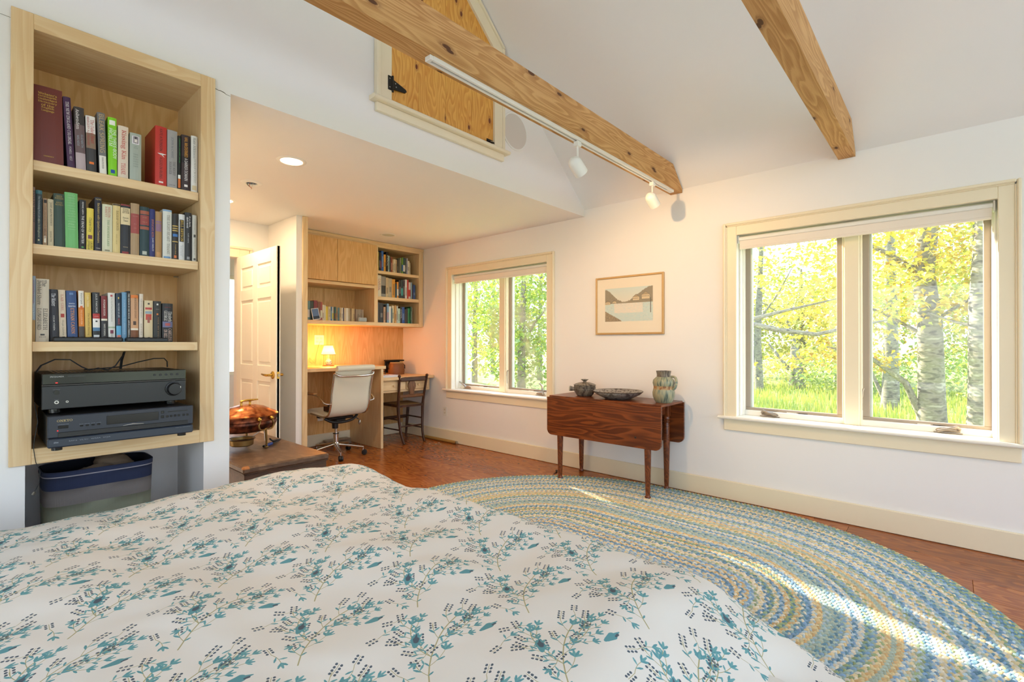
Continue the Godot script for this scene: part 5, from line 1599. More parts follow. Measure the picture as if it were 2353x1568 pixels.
# ---------------------------------------------------------------- amplifier, disc changer, cables, basket
func build_audio() -> void:
	# disc changer, standing proud of the frame
	var yb := 0.7998
	var o := thing("disc_changer", "wide slate blue compact disc changer sticking out of the bookcase", "disc player", Vector3(0.421, yb, -2.43))
	var hw := 0.2285
	part(o, "case", B.new().slab(-hw + 0.004, hw - 0.004, 0.014, 0.128, -0.43, -0.014, 0.002), M.black_plastic)
	var blue := hexmat("252b37", 0.38)
	part(o, "front", B.new().slab(-hw, hw, 0.052, 0.132, -0.014, 0.0, 0.003), blue)
	part(o, "lower_front", B.new().slab(-hw, hw, 0.016, 0.05, -0.014, 0.002, 0.004), hexmat("2b3442", 0.34))
	part(o, "tray", B.new().slab(-hw + 0.028, hw - 0.02, 0.052, 0.071, -0.01, 0.0025, 0.0015), M.black_plastic)
	part(o, "display_window", B.new().slab(-0.062, 0.105, 0.083, 0.117, -0.01, 0.0015, 0.001), M.black_gloss)
	part(o, "tray_lip", B.new().tube([Vector3(-0.012, 0.074, 0.003), Vector3(0.02, 0.077, 0.003), Vector3(0.055, 0.074, 0.003)], [0.001, 0.0022, 0.001], 6), M.steel)
	for x in [-hw + 0.03, hw - 0.03]:
		for z in [-0.05, -0.39]:
			part(o, "foot", B.new().lathe([Vector2(0, 0), Vector2(0.016, 0), Vector2(0.016, 0.014), Vector2(0, 0.014)], 14, Vector3(x, 0, z)), M.black_gloss)
	for k in 4:
		part(o, "button", B.new().box(Vector3(-0.135 + 0.0165 * k, 0.0885, 0.0), Vector3(0.009, 0.006, 0.004), 0.001), M.black_gloss)
	for k in 6:
		part(o, "button", B.new().box(Vector3(0.135 + 0.0135 * k + (0.004 if k > 3 else 0.0), 0.094, 0.0), Vector3(0.0085, 0.0085, 0.005), 0.0012), M.black_gloss)
	for q in [Vector2(0.118, 0.113), Vector2(0.118, 0.094)]:
		part(o, "button", B.new().box(Vector3(q.x, q.y, 0.0), Vector3(0.011, 0.011, 0.005), 0.0012), M.black_gloss)
	part(o, "button_row", B.new().slab(0.137, 0.208, 0.111, 0.1145, -0.001, 0.002), M.black_gloss)
	part(o, "power_button", B.new().slab(-0.2, -0.172, 0.0845, 0.0955, -0.001, 0.002, 0.001), M.black_gloss)
	var red := mk("led_red", Color.html("ff2a2a"), 0.4)
	red.emission_enabled = true
	red.emission = Color(1.0, 0.1, 0.1)
	red.emission_energy_multiplier = 2.5
	part(o, "led_light", B.new().ball(Vector3(-0.201, 0.0775, 0.0005), Vector3(0.0018, 0.0018, 0.0018), 8), red)
	var F := func(x: float, y: float, z: float) -> Transform3D: return Transform3D(Basis.IDENTITY, Vector3(x, y, z))
	lettering(o, "ONKYO", 0.042, 0.008, F.call(-0.182, 0.1135, 0.0008), hexmat("c9b374", 0.4), true)
	lettering(o, "COMPACT DISC CHANGER DX-C390", 0.055, 0.0026, F.call(0.19, 0.043, 0.0026), hexmat("8d959e", 0.5))
	lettering(o, "STANDBY/ON", 0.03, 0.0022, F.call(-0.186, 0.0995, 0.0008), hexmat("8d959e", 0.5))
	lettering(o, "MP3  VLSC  WMA  VQA", 0.12, 0.0045, F.call(-0.11, 0.036, 0.0026), hexmat("8d959e", 0.5))
	lettering(o, "disc", 0.013, 0.006, F.call(-0.205, 0.036, 0.0026), hexmat("aab2ba", 0.5))
	lettering(o, "PLAY  PAUSE  STOP  OPEN", 0.062, 0.0022, F.call(-0.11, 0.0945, 0.0008), hexmat("8d959e", 0.5))

	# amplifier on top of it
	var a := thing("stereo_receiver", "black stereo receiver with a large round volume knob", "receiver", Vector3(0.4145, yb + 0.1325, -2.52))
	hw = 0.2305
	part(a, "case", B.new().slab(-hw + 0.003, hw - 0.003, 0.016, 0.148, -0.36, -0.014, 0.002), hexmat("1c1a19", 0.45))
	part(a, "front", B.new().slab(-hw, hw, 0.016, 0.104, -0.014, 0.0, 0.002), hexmat("191a1b", 0.36))
	part(a, "gloss_strip", B.new().slab(-hw, hw, 0.109, 0.15, -0.014, 0.0, 0.002), M.black_gloss)
	part(a, "seam_strip", B.new().slab(-hw, hw, 0.104, 0.109, -0.014, 0.0012, 0.0008), hexmat("34302b", 0.35))
	for k in 24:
		part(a, "vent_slot", B.new().slab(-0.19 + 0.0135 * k, -0.182 + 0.0135 * k, 0.1482, 0.1492, -0.31, -0.1), M.black_gloss)
	var kb := B.new()
	kb.xf = Transform3D(Basis(Vector3(1, 0, 0), Vector3(0, 0, 1), Vector3(0, -1, 0)), Vector3(0.184, 0.068, 0))
	kb.lathe([Vector2(0.031, 0), Vector2(0.03, 0.004), Vector2(0.026, 0.005), Vector2(0.0255, 0.024), Vector2(0.023, 0.027), Vector2(0.0, 0.0275)], 36)
	var kn := part(a, "volume_knob", kb, mk("knob", Color.html("2c2c2d"), 0.3, 0.6))
	part(kn, "pointer", B.new().box(Vector3(0.204, 0.076, 0.0265), Vector3(0.002, 0.008, 0.0012)), M.steel)
	for k in 5:
		part(a, "button", round_button(Vector3(0.116 + 0.0205 * k, 0.131, 0), 0.0045, 0.003), M.black_plastic)
	part(a, "power_button", round_button(Vector3(-0.19, 0.079, 0), 0.0085, 0.004), M.black_gloss)
	part(a, "phones_jack", ring(Vector3(-0.19, 0.042, 0), 0.0065, 0.0035), M.steel)
	part(a, "aux_jack", ring(Vector3(-0.16, 0.042, 0), 0.004, 0.0022), M.steel)
	part(a, "led_light", B.new().box(Vector3(-0.19, 0.1155, 0.0005), Vector3(0.006, 0.002, 0.001)), red)
	for x in [-hw + 0.04, hw - 0.05]:
		for z in [-0.04, -0.31]:
			part(a, "foot", B.new().lathe([Vector2(0, 0), Vector2(0.02, 0), Vector2(0.02, 0.016), Vector2(0, 0.016)], 16, Vector3(x, 0, z)), M.black_gloss)
	lettering(a, "INSIGNIA", 0.039, 0.0055, F.call(-0.189, 0.139, 0.0008), hexmat("b9b9b6", 0.4))
	lettering(a, "STEREO RECEIVER NS-R2001", 0.052, 0.0024, F.call(-0.133, 0.139, 0.0008), hexmat("77787a", 0.5))
	lettering(a, "ON/STANDBY", 0.02, 0.002, F.call(-0.19, 0.0905, 0.0008), hexmat("8b8c8e", 0.5))
	lettering(a, "PHONES", 0.012, 0.002, F.call(-0.19, 0.051, 0.0008), hexmat("8b8c8e", 0.5))
	lettering(a, "VOLUME", 0.012, 0.002, F.call(0.184, 0.1015, 0.0008), hexmat("8b8c8e", 0.5))

	# flat black cable arching over the receiver
	var ty := yb + 0.1325 + 0.1495
	var c := B.new()
	c.tube([Vector3(0.175, ty + 0.0035, -2.62), Vector3(0.19, ty + 0.03, -2.63), Vector3(0.23, ty + 0.052, -2.64), Vector3(0.275, ty + 0.05, -2.64), Vector3(0.31, ty + 0.02, -2.64), Vector3(0.335, ty + 0.006, -2.65), Vector3(0.365, ty + 0.012, -2.66), Vector3(0.395, ty + 0.004, -2.65), Vector3(0.42, ty + 0.02, -2.65), Vector3(0.45, ty + 0.07, -2.66), Vector3(0.455, ty + 0.078, -2.68), Vector3(0.449, ty + 0.04, -2.7), Vector3(0.447, ty + 0.0035, -2.71)], 0.0034, 7, true, 1.5, 0.7)
	single("power_cable", c, M.black_plastic, "flat black cable looping up behind the receiver top", "cable", "cables on the receiver")
	c = B.new()
	c.tube([Vector3(0.33, ty + 0.004, -2.74), Vector3(0.45, ty + 0.01, -2.76), Vector3(0.52, ty + 0.03, -2.77), Vector3(0.58, ty + 0.045, -2.77), Vector3(0.62, ty + 0.045, -2.77), Vector3(0.632, ty + 0.03, -2.77), Vector3(0.633, ty + 0.0035, -2.77)], 0.0034, 7, true, 1.5, 0.7)
	single("power_cable", c, M.black_plastic, "flat black cable arching to the right end of the receiver top", "cable", "cables on the receiver")
	c = B.new()
	c.tube([Vector3(0.17, yb + 0.17, -2.6), Vector3(0.178, yb + 0.1, -2.575), Vector3(0.168, yb + 0.03, -2.572), Vector3(0.166, yb - 0.0, -2.566), Vector3(0.172, yb - 0.05, -2.565), Vector3(0.184, yb - 0.09, -2.566), Vector3(0.182, yb - 0.13, -2.567), Vector3(0.168, yb - 0.165, -2.568)], 0.0013, 6)
	var w := thing("antenna_wire", "thin black wire hanging from the bookcase over the white wall", "wire", Vector3.ZERO)
	part(w, "wire", c, M.black_plastic)
	part(w, "plug", B.new().tube([Vector3(0.17, yb - 0.162, -2.568), Vector3(0.163, yb - 0.172, -2.568)], 0.004, 8), hexmat("6f685a", 0.5))

	# striped cloth basket in the niche below
	var k := thing("storage_basket", "striped navy, grey and sage cloth basket in the wall niche", "basket", Vector3(0.385, 0, -2.80))
	var bands := [[0.0, 0.22, "grey_cloth"], [0.22, 0.33, "sage_cloth"], [0.33, 0.45, "grey_cloth"], [0.45, 0.535, "sage_cloth"], [0.535, 0.6, "grey_cloth"], [0.6, 0.652, "navy_cloth"]]
	for d in bands:
		part(k, "stripe", basket_wall(d[0], d[1], 0.0), M[d[2]])
	part(k, "rim_piping", basket_wall(0.652, 0.657, 0.001), hexmat("8d8a92", 0.9))
	part(k, "rim", basket_wall(0.657, 0.675, 0.0015), M.navy_cloth)
	part(k, "lining", basket_inside(), hexmat("10131f", 0.95))
	for d in [[Vector3(0.06, 0.655, 0.0), Vector3(0.075, 0.045, 0.05), 0.4, "crumpled brown wool bundle heaped in the striped basket"], [Vector3(-0.05, 0.622, 0.02), Vector3(0.055, 0.035, 0.04), -0.3, "small brown wool corner low in the striped basket"], [Vector3(0.02, 0.637, 0.055), Vector3(0.08, 0.033, 0.025), 0.2, "folded brown wool edge at the front of the striped basket"]]:
		var nz := FastNoiseLite.new()
		nz.seed = int(absf(d[0].x) * 1000.0)
		nz.frequency = 1.1
		var b := B.new()
		b.xf = Transform3D(Basis(Vector3.FORWARD, d[2]), d[0])
		var f := func(u: float, v: float) -> Vector3:
			var an := TAU * u
			var e := -PI / 2 + PI * v
			var q := Vector3(cos(an) * cos(e), sin(e), -sin(an) * cos(e))
			return q * (1.0 + 0.28 * nz.get_noise_3dv(q * 1.6)) * d[1]
		b.sheet(f, 26, 14)
		var bl := single("wool_blanket", b, M.blanket, d[3], "blanket", "wool pieces in the basket")
		bl.position = k.position

func round_button(p: Vector3, r: float, h: float) -> B:
	var b := B.new()
	b.xf = Transform3D(Basis(Vector3(1, 0, 0), Vector3(0, 0, 1), Vector3(0, -1, 0)), p)
	b.lathe([Vector2(0.0, 0), Vector2(r, 0), Vector2(r, h), Vector2(0, h)], 16)
	return b

func ring(p: Vector3, r: float, r2: float) -> B:
	var b := B.new()
	b.xf = Transform3D(Basis(Vector3(1, 0, 0), Vector3(0, 0, 1), Vector3(0, -1, 0)), p)
	b.lathe([Vector2(r, 0), Vector2(r, 0.003), Vector2(r2, 0.003), Vector2(r2, 0.0)], 18)
	return b

func basket_outline(a: float, y: float, grow: float) -> Vector3:
	var t := 0.9 + 0.1 * y / 0.66
	var hx := (0.185 + grow) * t
	var hz := (0.125 + grow) * t
	var n := 0.42
	var c := cos(a)
	var s := sin(a)
	return Vector3(hx * signf(c) * pow(absf(c), n), y, hz * signf(s) * pow(absf(s), n))

func basket_wall(y0: float, y1: float, grow: float) -> B:
	var b := B.new()
	b.sheet(func(u: float, v: float) -> Vector3: return basket_outline(-TAU * u, lerpf(y0, y1, v), grow), 56, 2, Vector2(1.2, y1 - y0))
	b.sheet(func(u: float, v: float) -> Vector3: return basket_outline(TAU * u, lerpf(y0, y1, v), grow - 0.005), 56, 1, Vector2(1.2, y1 - y0))
	b.sheet(func(u: float, v: float) -> Vector3: return basket_outline(TAU * u, y1, grow - 0.005 * v).lerp(basket_outline(TAU * u, y1, grow - 0.005 * v), 1.0), 56, 1)
	return b

func basket_inside() -> B:
	var b := B.new()
	b.sheet(func(u: float, v: float) -> Vector3: return basket_outline(TAU * u, lerpf(0.0, 0.674, v), -0.006), 56, 1)
	b.sheet(func(u: float, v: float) -> Vector3: return Vector3(basket_outline(TAU * u, 0.0, -0.006).x * v, 0.56, basket_outline(TAU * u, 0.0, -0.006).z * v), 56, 2)
	return b

# ---------------------------------------------------------------- desk nook: wall cabinet, desks, books on the shelves
const ORD := ["first", "second", "third", "fourth", "fifth", "sixth", "seventh", "eighth", "ninth", "tenth", "eleventh", "twelfth", "thirteenth", "fourteenth", "fifteenth", "sixteenth", "seventeenth", "eighteenth", "nineteenth", "twentieth", "twenty-first", "twenty-second", "twenty-third", "twenty-fourth", "twenty-fifth", "twenty-sixth", "twenty-seventh", "twenty-eighth", "twenty-ninth", "thirtieth", "thirty-first", "thirty-second", "thirty-third", "thirty-fourth"]

func build_desk() -> void:
	var zc := -5.05
	var o := thing("wall_cabinet", "maple wall cabinet with two doors, a cubby and three bookshelves over the desk", "cabinet", Vector3(3.04, 1.405, zc))
	var X := func(x: float) -> float: return x - 3.04
	var Y := func(y: float) -> float: return y - 1.405
	var zb := -0.438
	# carcass
	for d in [[2.167, 3.895, 2.34, 2.4], [2.167, 3.895, 1.405, 1.447], [2.167, 3.20, 1.845, 1.88]]:
		part(o, "rail", nb().slab(X.call(d[0]), X.call(d[1]), Y.call(d[2]), Y.call(d[3]), zb, 0, 0.0015, 0), M.maple)
	part(o, "crown", nb().slab(X.call(2.167), X.call(3.914), Y.call(2.372), Y.call(2.404), zb, 0.012, 0.004, 0), M.maple)
	part(o, "divider", nb().slab(X.call(3.196), X.call(3.245), Y.call(1.447), Y.call(2.34), zb, 0, 0.0015, 1), M.maple)
	part(o, "end_stile", nb().slab(X.call(3.845), X.call(3.911), Y.call(1.405), Y.call(2.372), zb, 0.001, 0.0015, 1), M.maple)
	for d in [[2.167, 2.7195], [2.7235, 3.2185]]:
		part(o, "cabinet_door", nb().slab(X.call(d[0]), X.call(d[1]), Y.call(1.884), Y.call(2.352), 0.0, 0.019, 0.0015, 1), M.maple_panel)
	for d in [[2.03, 2.065], [1.717, 1.757]]:
		part(o, "shelf", nb().slab(X.call(3.2455), X.call(3.8445), Y.call(d[0]), Y.call(d[1]), zb + 0.004, -0.003, 0.0015, 0), M.maple)

	# the desks
	var dk := thing("high_desk", "high maple desk top with one maple side panel", "desk", Vector3(2.68, 0, -5.14))
	part(dk, "desk_top", nb().slab(2.1665 - 2.68, 3.193 - 2.68, 0.905, 0.94, -0.348, 0.34, 0.002, 0), M.maple)
	part(dk, "side_panel", nb().slab(3.13 - 2.68, 3.163 - 2.68, 0, 0.905, -0.335, 0.335, 0.002, 1), M.maple)
	var ld := thing("low_desk", "lower maple desk with drawers between the high desk and the window wall", "desk", Vector3(3.54, 0, -5.15))
	part(ld, "desk_top", nb().slab(3.1645 - 3.54, 3.918 - 3.54, 0.765, 0.798, -0.338, 0.318, 0.003, 0), M.maple)
	part(ld, "apron", nb().slab(3.1645 - 3.54, 3.896 - 3.54, 0.615, 0.765, 0.235, 0.255, 0.002, 0), M.maple)
	for d in [[3.175, 3.52], [3.535, 3.87]]:
		var dr := part(ld, "drawer", nb().slab(d[0] - 3.54, d[1] - 3.54, 0.64, 0.748, 0.255, 0.273, 0.005, 0), M.maple)
		part(dr, "knob", B.new().ball(Vector3((d[0] + d[1]) * 0.5 - 3.54, 0.694, 0.283), Vector3(0.014, 0.014, 0.012), 12), M.maple)
	part(ld, "side_panel", nb().slab(3.88 - 3.54, 3.896 - 3.54, 0.615, 0.765, -0.33, 0.235, 0.001, 1), M.maple)

	# books: [width, height, colour, look, optional second colour]
	var top := [[23, 226, "e3c74e", "yellow"], [27, 220, "24221f", "black"], [16, 214, "3a2322", "black and red"], [32, 245, "2f63ad", "bright blue"], [29, 206, "e2a13a", "orange"], [28, 240, "1f1e1e", "black with white letters"], [25, 200, "b7d0ce", "pale blue"], [11, 185, "34403d", "dark green"], [27, 186, "93462f", "brick red"], [19, 160, "cdb48a", "tan"], [26, 166, "ddd3b8", "cream"], [23, 165, "b99d74", "tan"], [14, 175, "2b2622", "black"], [32, 168, "5a5040", "olive brown"], [19, 195, "8e9479", "sage"], [22, 200, "6f9a35", "green and blue"], [34, 200, "2f5157", "teal with white label"], [18, 188, "4a4b45", "dark grey"], [16, 200, "9fa5c0", "lavender"], [32, 172, "ded5bb", "cream"], [13, 150, "c9bd9e", "short cream"]]
	var mid := [[60, 255, "dcd5c2", "thick cream with red letters"], [62, 246, "8d8a85", "speckled black and white"], [38, 236, "c3b08c", "tan"], [50, 231, "b1a68f", "grey tan"], [46, 226, "dc9c38", "orange"], [15, 180, "1f3a52", "navy"], [16, 170, "2c5a6e", "teal"], [22, 200, "e9a04a", "white and orange"], [34, 224, "26272a", "black"], [32, 230, "24363a", "black and teal"], [27, 230, "3c2a2f", "dark maroon"], [31, 240, "dcdbd5", "white"], [28, 240, "c03028", "bright red"], [30, 212, "d8c6c0", "white and red"], [15, 212, "93b2c3", "light blue"], [20, 200, "46464a", "dark grey"], [34, 184, "2c4a86", "blue"]]
	var low := [[44, 240, "2a2d31", "slate black"], [54, 236, "27272a", "wide black"], [28, 190, "c09a78", "tan"], [16, 214, "2f2624", "black"], [27, 232, "7fa3c0", "blue and mauve"], [33, 200, "e0dfd6", "white"], [17, 178, "54707c", "teal grey"], [30, 212, "e0d2ab", "cream"], [27, 216, "c89a5a", "tan orange"], [24, 212, "b9bab2", "grey"], [32, 182, "b9d6c4", "mint"], [29, 205, "222325", "black with white letters"], [40, 203, "23509c", "royal blue"], [27, 180, "332c28", "black"], [24, 190, "2b2927", "charcoal"], [32, 192, "1f8a53", "green"], [19, 214, "16492c", "dark green"], [14, 204, "7d8077", "grey foil"]]
	var cub := [[26, 210, "1f2321", "black"], [24, 204, "6f9595", "teal and white"], [44, 204, "2f4038", "dark green"], [40, 214, "7d2f31", "red cloth"], [34, 204, "7a4a38", "brown red"], [24, 202, "a0514a", "maroon and cream"], [19, 172, "d8d2bd", "cream"], [19, 168, "cfd0bc", "pale cream"], [27, 156, "dcc244", "yellow"], [29, 156, "cdc0a0", "tan with black letters"], [22, 156, "40658a", "blue"], [14, 156, "ddd9c6", "white and yellow"], [16, 156, "3a3d38", "black"], [18, 158, "39665a", "brown and green"], [18, 152, "a88a62", "tan"], [22, 152, "54757a", "teal"], [19, 152, "c0aa82", "tan"], [18, 152, "dfd8c4", "cream"], [16, 151, "51485c", "purple grey"], [24, 151, "c7b593", "tan"], [27, 151, "dcd6c6", "cream"], [22, 151, "b5a588", "tan"], [17, 149, "8d7556", "brown"], [20, 149, "c0a97c", "tan"], [22, 148, "b89c70", "tan"], [14, 148, "6b4a30", "dark brown"], [21, 145, "9a8871", "grey brown"], [20, 145, "94826c", "grey brown"], [20, 145, "9d8b75", "grey brown"], [20, 145, "8f7d68", "grey brown"], [20, 145, "978570", "grey brown"]]
	var rows := [[top, 3.247, 2.065, "upper desk shelf"], [mid, 3.247, 1.757, "middle desk shelf"], [low, 3.247, 1.447, "lower desk shelf"], [cub, 2.395, 1.447, "desk cubby"]]
	for r in rows:
		var x: float = r[1]
		var n: int = r[0].size()
		for k in n:
			var d: Array = r[0][k]
			var w: float = d[0] * 0.001
			var cover := [x, x + w - 0.0006, d[1] * 0.001, 0.0, d[2]]
			var place: String = ("%s from the window side, %s" % [ORD[n - 1 - k], r[3]]) if r[3] != "desk cubby" else ("%s from the end panel, desk cubby" % ORD[k])
			var b := book(cover, r[2], zc - 0.02 - rng.randf() * 0.012 - (0.03 if r[3] == "desk cubby" else 0.0), 0.14 + 0.03 * rng.randf(), "%s book, %s" % [d[3], place], "books on the " + r[3])
			if " and " in d[3] or "with" in d[3]:
				var c2: String = {"black and red": "8a2f2b", "green and blue": "2f5f9a", "teal with white label": "dcdcd8", "thick cream with red letters": "b8584c", "speckled black and white": "2f2d2c", "white and orange": "ece8df", "black and teal": "3f9a98", "white and red": "c23a30", "blue and mauve": "a08a98", "teal and white": "dfe3df", "maroon and cream": "d6d0b4", "white and yellow": "e0d04a", "brown and green": "7a5536"}.get(d[3], "e2e0d8")
				if "letters" in d[3]:
					spine(b, cover, {"thick cream with red letters": "CAPITAL", "black with white letters": "COOL", "tan with black letters": "BARBARA PYM"}.get(d[3], "NOVEL"), 0.55, 0.55, 0.5, c2 if d[3] != "tan with black letters" else "3a342c")
				else:
					band(b, cover, 0.15, 0.55, c2)
			elif rng.randf() < 0.6:
				band(b, cover, 0.12 + 0.2 * rng.randf(), 0.45 + 0.3 * rng.randf(), Color.html(d[2]).lerp(Color.html("efe7d2") if Color.html(d[2]).get_luminance() < 0.4 else Color.html("4a4038"), 0.35).to_html(false), "label", 0.45)
			x += w
	# leaning picture card and small clock in the cubby
	var pc := thing("photo_card", "small blue photo card leaning on the cubby books", "photo", Vector3(2.505, 1.4472, zc - 0.022))
	var b := B.new()
	b.xf = Transform3D(Basis(Vector3.RIGHT, -0.12) * Basis(Vector3.BACK, 0.16), Vector3(0, 0.004, 0))
	part(pc, "mount", b.slab(-0.042, 0.042, 0, 0.125, 0, 0.003), hexmat("e6e2dc"))
	var b2 := B.new()
	b2.xf = b.xf
	part(pc, "picture", b2.slab(-0.036, 0.036, 0.03, 0.119, 0.003, 0.0036), hexmat("5f7ba6"))
	var b3 := B.new()
	b3.xf = b.xf
	part(pc, "picture", b3.slab(-0.036, 0.036, 0.008, 0.04, 0.003, 0.0038), hexmat("2c3a4e"))
	var ck := thing("desk_clock", "small silver clock at the right end of the cubby books", "clock", Vector3(3.05, 1.4472, zc - 0.024))
	part(ck, "case", B.new().slab(-0.055, 0.055, 0, 0.05, -0.025, 0.02, 0.01), hexmat("b5b4ae", 0.35))
	part(ck, "face", B.new().slab(-0.048, 0.048, 0.008, 0.043, 0.02, 0.0212, 0.0005), hexmat("8b918c", 0.2))

	# desk lamp
	var lp := thing("desk_lamp", "small porcelain table lamp with a lit cream shade on the high desk", "lamp", Vector3(2.715, 0.94, -5.22))
	part(lp, "base", B.new().lathe([Vector2(0, 0), Vector2(0.062, 0), Vector2(0.065, 0.006), Vector2(0.058, 0.01), Vector2(0.0, 0.011)], 24), M.cherry)
	part(lp, "body", B.new().lathe([Vector2(0.018, 0.011), Vector2(0.028, 0.02), Vector2(0.034, 0.04), Vector2(0.031, 0.06), Vector2(0.016, 0.078), Vector2(0.02, 0.084), Vector2(0.0, 0.086)], 24), hexmat("f0e8da", 0.25))
	for q in [[0.03, 0.8], [0.045, 1.5], [0.04, 2.2], [0.052, 1.1]]:
		part(lp, "painted_flower", B.new().ball(Vector3(cos(q[1]) * 0.0325, q[0], sin(q[1]) * 0.0325), Vector3(0.006, 0.006, 0.003), 8), hexmat("4d5b86"))
	part(lp, "candle_tube", B.new().tube([Vector3(0, 0.085, 0), Vector3(0, 0.135, 0)], 0.01, 12), hexmat("f3dfb4", 0.5))
	var shm := mk("lamp_shade", Color.html("f6e6c4"), 0.8)
	shm.emission_enabled = true
	shm.emission = Color(1.0, 0.72, 0.38)
	shm.emission_energy_multiplier = 1.35
	shm.backlight_enabled = true
	shm.backlight = Color(0.9, 0.75, 0.5)
	part(lp, "shade", B.new().lathe([Vector2(0.078, 0.128), Vector2(0.045, 0.236)], 28), shm)
	part(lp, "shade_trim", B.new().lathe([Vector2(0.0788, 0.126), Vector2(0.078, 0.133)], 28), hexmat("b98a4e"))
	part(lp, "shade_trim", B.new().lathe([Vector2(0.0465, 0.231), Vector2(0.0455, 0.237)], 28), hexmat("b98a4e"))
	var bm := mk("lamp_bulb", Color.html("fff0d0"), 0.4)
	bm.emission_enabled = true
	bm.emission = Color(1.0, 0.8, 0.5)
	bm.emission_energy_multiplier = 8.0
	part(lp, "bulb", B.new().ball(Vector3(0, 0.165, 0), Vector3(0.016, 0.026, 0.016), 12), bm)
	var om := OmniLight3D.new()
	om.name = "lamp_light"
	om.light_color = Color(1.0, 0.66, 0.34)
	om.light_energy = 0.16
	om.light_size = 0.016
	om.omni_range = 10.0
	om.omni_attenuation = 2.0
	om.shadow_enabled = true
	om.position = Vector3(0, 0.165, 0)
	lp.add_child(om)
	part(lp, "cord", B.new().tube([Vector3(-0.05, 0.004, -0.03), Vector3(-0.12, 0.006, -0.06), Vector3(-0.16, 0.05, -0.12), Vector3(-0.12, 0.09, -0.2), Vector3(-0.06, 0.05, -0.24), Vector3(-0.02, 0.03, -0.255), Vector3(-0.01, 0.12, -0.262), Vector3(0.03, 0.275, -0.262)], 0.0022, 6), hexmat("d9b98a", 0.5))

	# wall plates
	outlet(Vector3(2.739, 1.236, -5.489), Vector3(0, 0, 1), 2, "double white outlet plate above the high desk")
	outlet(Vector3(2.758, 0.345, -5.489), Vector3(0, 0, 1), 1, "white outlet plate under the high desk")
	outlet(Vector3(WX - 0.001, 0.366, -4.62), Vector3(-1, 0, 0), 1, "white outlet plate on the wall below the small window")

	# things on the low desk
	var pp := thing("paper_stack", "stack of white papers on the low desk", "papers", Vector3(3.3, 0.7982, -4.98))
	for k in 4:
		part(pp, "sheet", B.new().box(Vector3(0.004 * k, 0.003 + 0.006 * k, -0.003 * k), Vector3(0.26 - 0.01 * k, 0.0056, 0.2 - 0.008 * k), 0.001), hexmat(["e9e5df", "dfe3ea", "ece7dd", "e4e2e6"][k], 0.8))
	var jr := thing("leather_bin", "brown leather desk box with a dark rim in the corner", "box", Vector3(3.68, 0.7985, -5.3))
	part(jr, "body", B.new().lathe([Vector2(0.0, 0), Vector2(0.105, 0.0), Vector2(0.112, 0.05), Vector2(0.1, 0.13), Vector2(0.085, 0.15)], 28, Vector3.ZERO, 1.0, 0.8), hexmat("7d4f2c", 0.5))
	part(jr, "inner_lip", B.new().lathe([Vector2(0.092, 0.146), Vector2(0.084, 0.158), Vector2(0.08, 0.15)], 28, Vector3.ZERO, 1.0, 0.8), hexmat("b59a6a", 0.6))
	part(jr, "back_plate", nb().slab(-0.115, 0.115, 0.02, 0.168, -0.1, -0.086, 0.006), M.black_iron)
	part(jr, "rim", nb().slab(-0.125, 0.125, 0.168, 0.186, -0.1, 0.0, 0.006), M.black_iron)
	for s in [-1.0, 1.0]:
		part(jr, "buckle", B.new().tube([Vector3(s * 0.112, 0.14, -0.02), Vector3(s * 0.128, 0.11, 0.0), Vector3(s * 0.122, 0.07, 0.01)], 0.006, 7), M.black_iron)
	var ph := thing("telephone", "small black telephone with a curled cord on the low desk", "telephone", Vector3(3.26, 0.7985, -5.22))
	part(ph, "body", B.new().lathe([Vector2(0, 0), Vector2(0.05, 0.0), Vector2(0.045, 0.03), Vector2(0.025, 0.06), Vector2(0.0, 0.065)], 20), M.black_gloss)
	part(ph, "cord", B.new().tube([Vector3(0.03, 0.06, 0), Vector3(0.09, 0.085, 0.0), Vector3(0.15, 0.08, 0.0), Vector3(0.19, 0.04, 0.01), Vector3(0.2, 0.004, 0.02)], 0.004, 7), M.black_plastic)
	# metal rack of flat things against the baseboard under the high desk
	var rk := thing("metal_tray", "stack of flat metal trays on the floor under the high desk", "tray", Vector3(2.87, 0, -5.38))
	for k in 3:
		part(rk, "tray", B.new().box(Vector3(0.02 * k, 0.012 + 0.024 * k, 0.0), Vector3(0.4 - 0.05 * k, 0.018, 0.1), 0.003), M.taupe_metal)

func outlet(p: Vector3, n: Vector3, gangs: int, label: String) -> void:
	var o := thing("outlet_plate", label, "outlet", p)
	var bs := Basis(Vector3.UP.cross(n), Vector3.UP, n)
	var w := 0.07 + 0.046 * (gangs - 1)
	var b := B.new()
	b.xf = Transform3D(bs, Vector3.ZERO)
	part(o, "plate", b.slab(-w * 0.5, w * 0.5, -0.057, 0.057, 0, 0.005, 0.002), M.white_plastic)
	for g in gangs:
		for s in [-1.0, 1.0]:
			var x := (g - (gangs - 1) * 0.5) * 0.046
			var b2 := B.new()
			b2.xf = Transform3D(bs, Vector3.ZERO)
			var r := part(o, "receptacle", b2.slab(x - 0.017, x + 0.017, s * 0.02 - 0.014, s * 0.02 + 0.014, 0.005, 0.0065, 0.001), hexmat("e3ded0", 0.4))
			for t in [-1.0, 1.0]:
				var b3 := B.new()
				b3.xf = Transform3D(bs, Vector3.ZERO)
				part(r, "slot", b3.slab(x + t * 0.006 - 0.001, x + t * 0.006 + 0.001, s * 0.02 - 0.004, s * 0.02 + 0.005, 0.0064, 0.0068), hexmat("4a453e"))

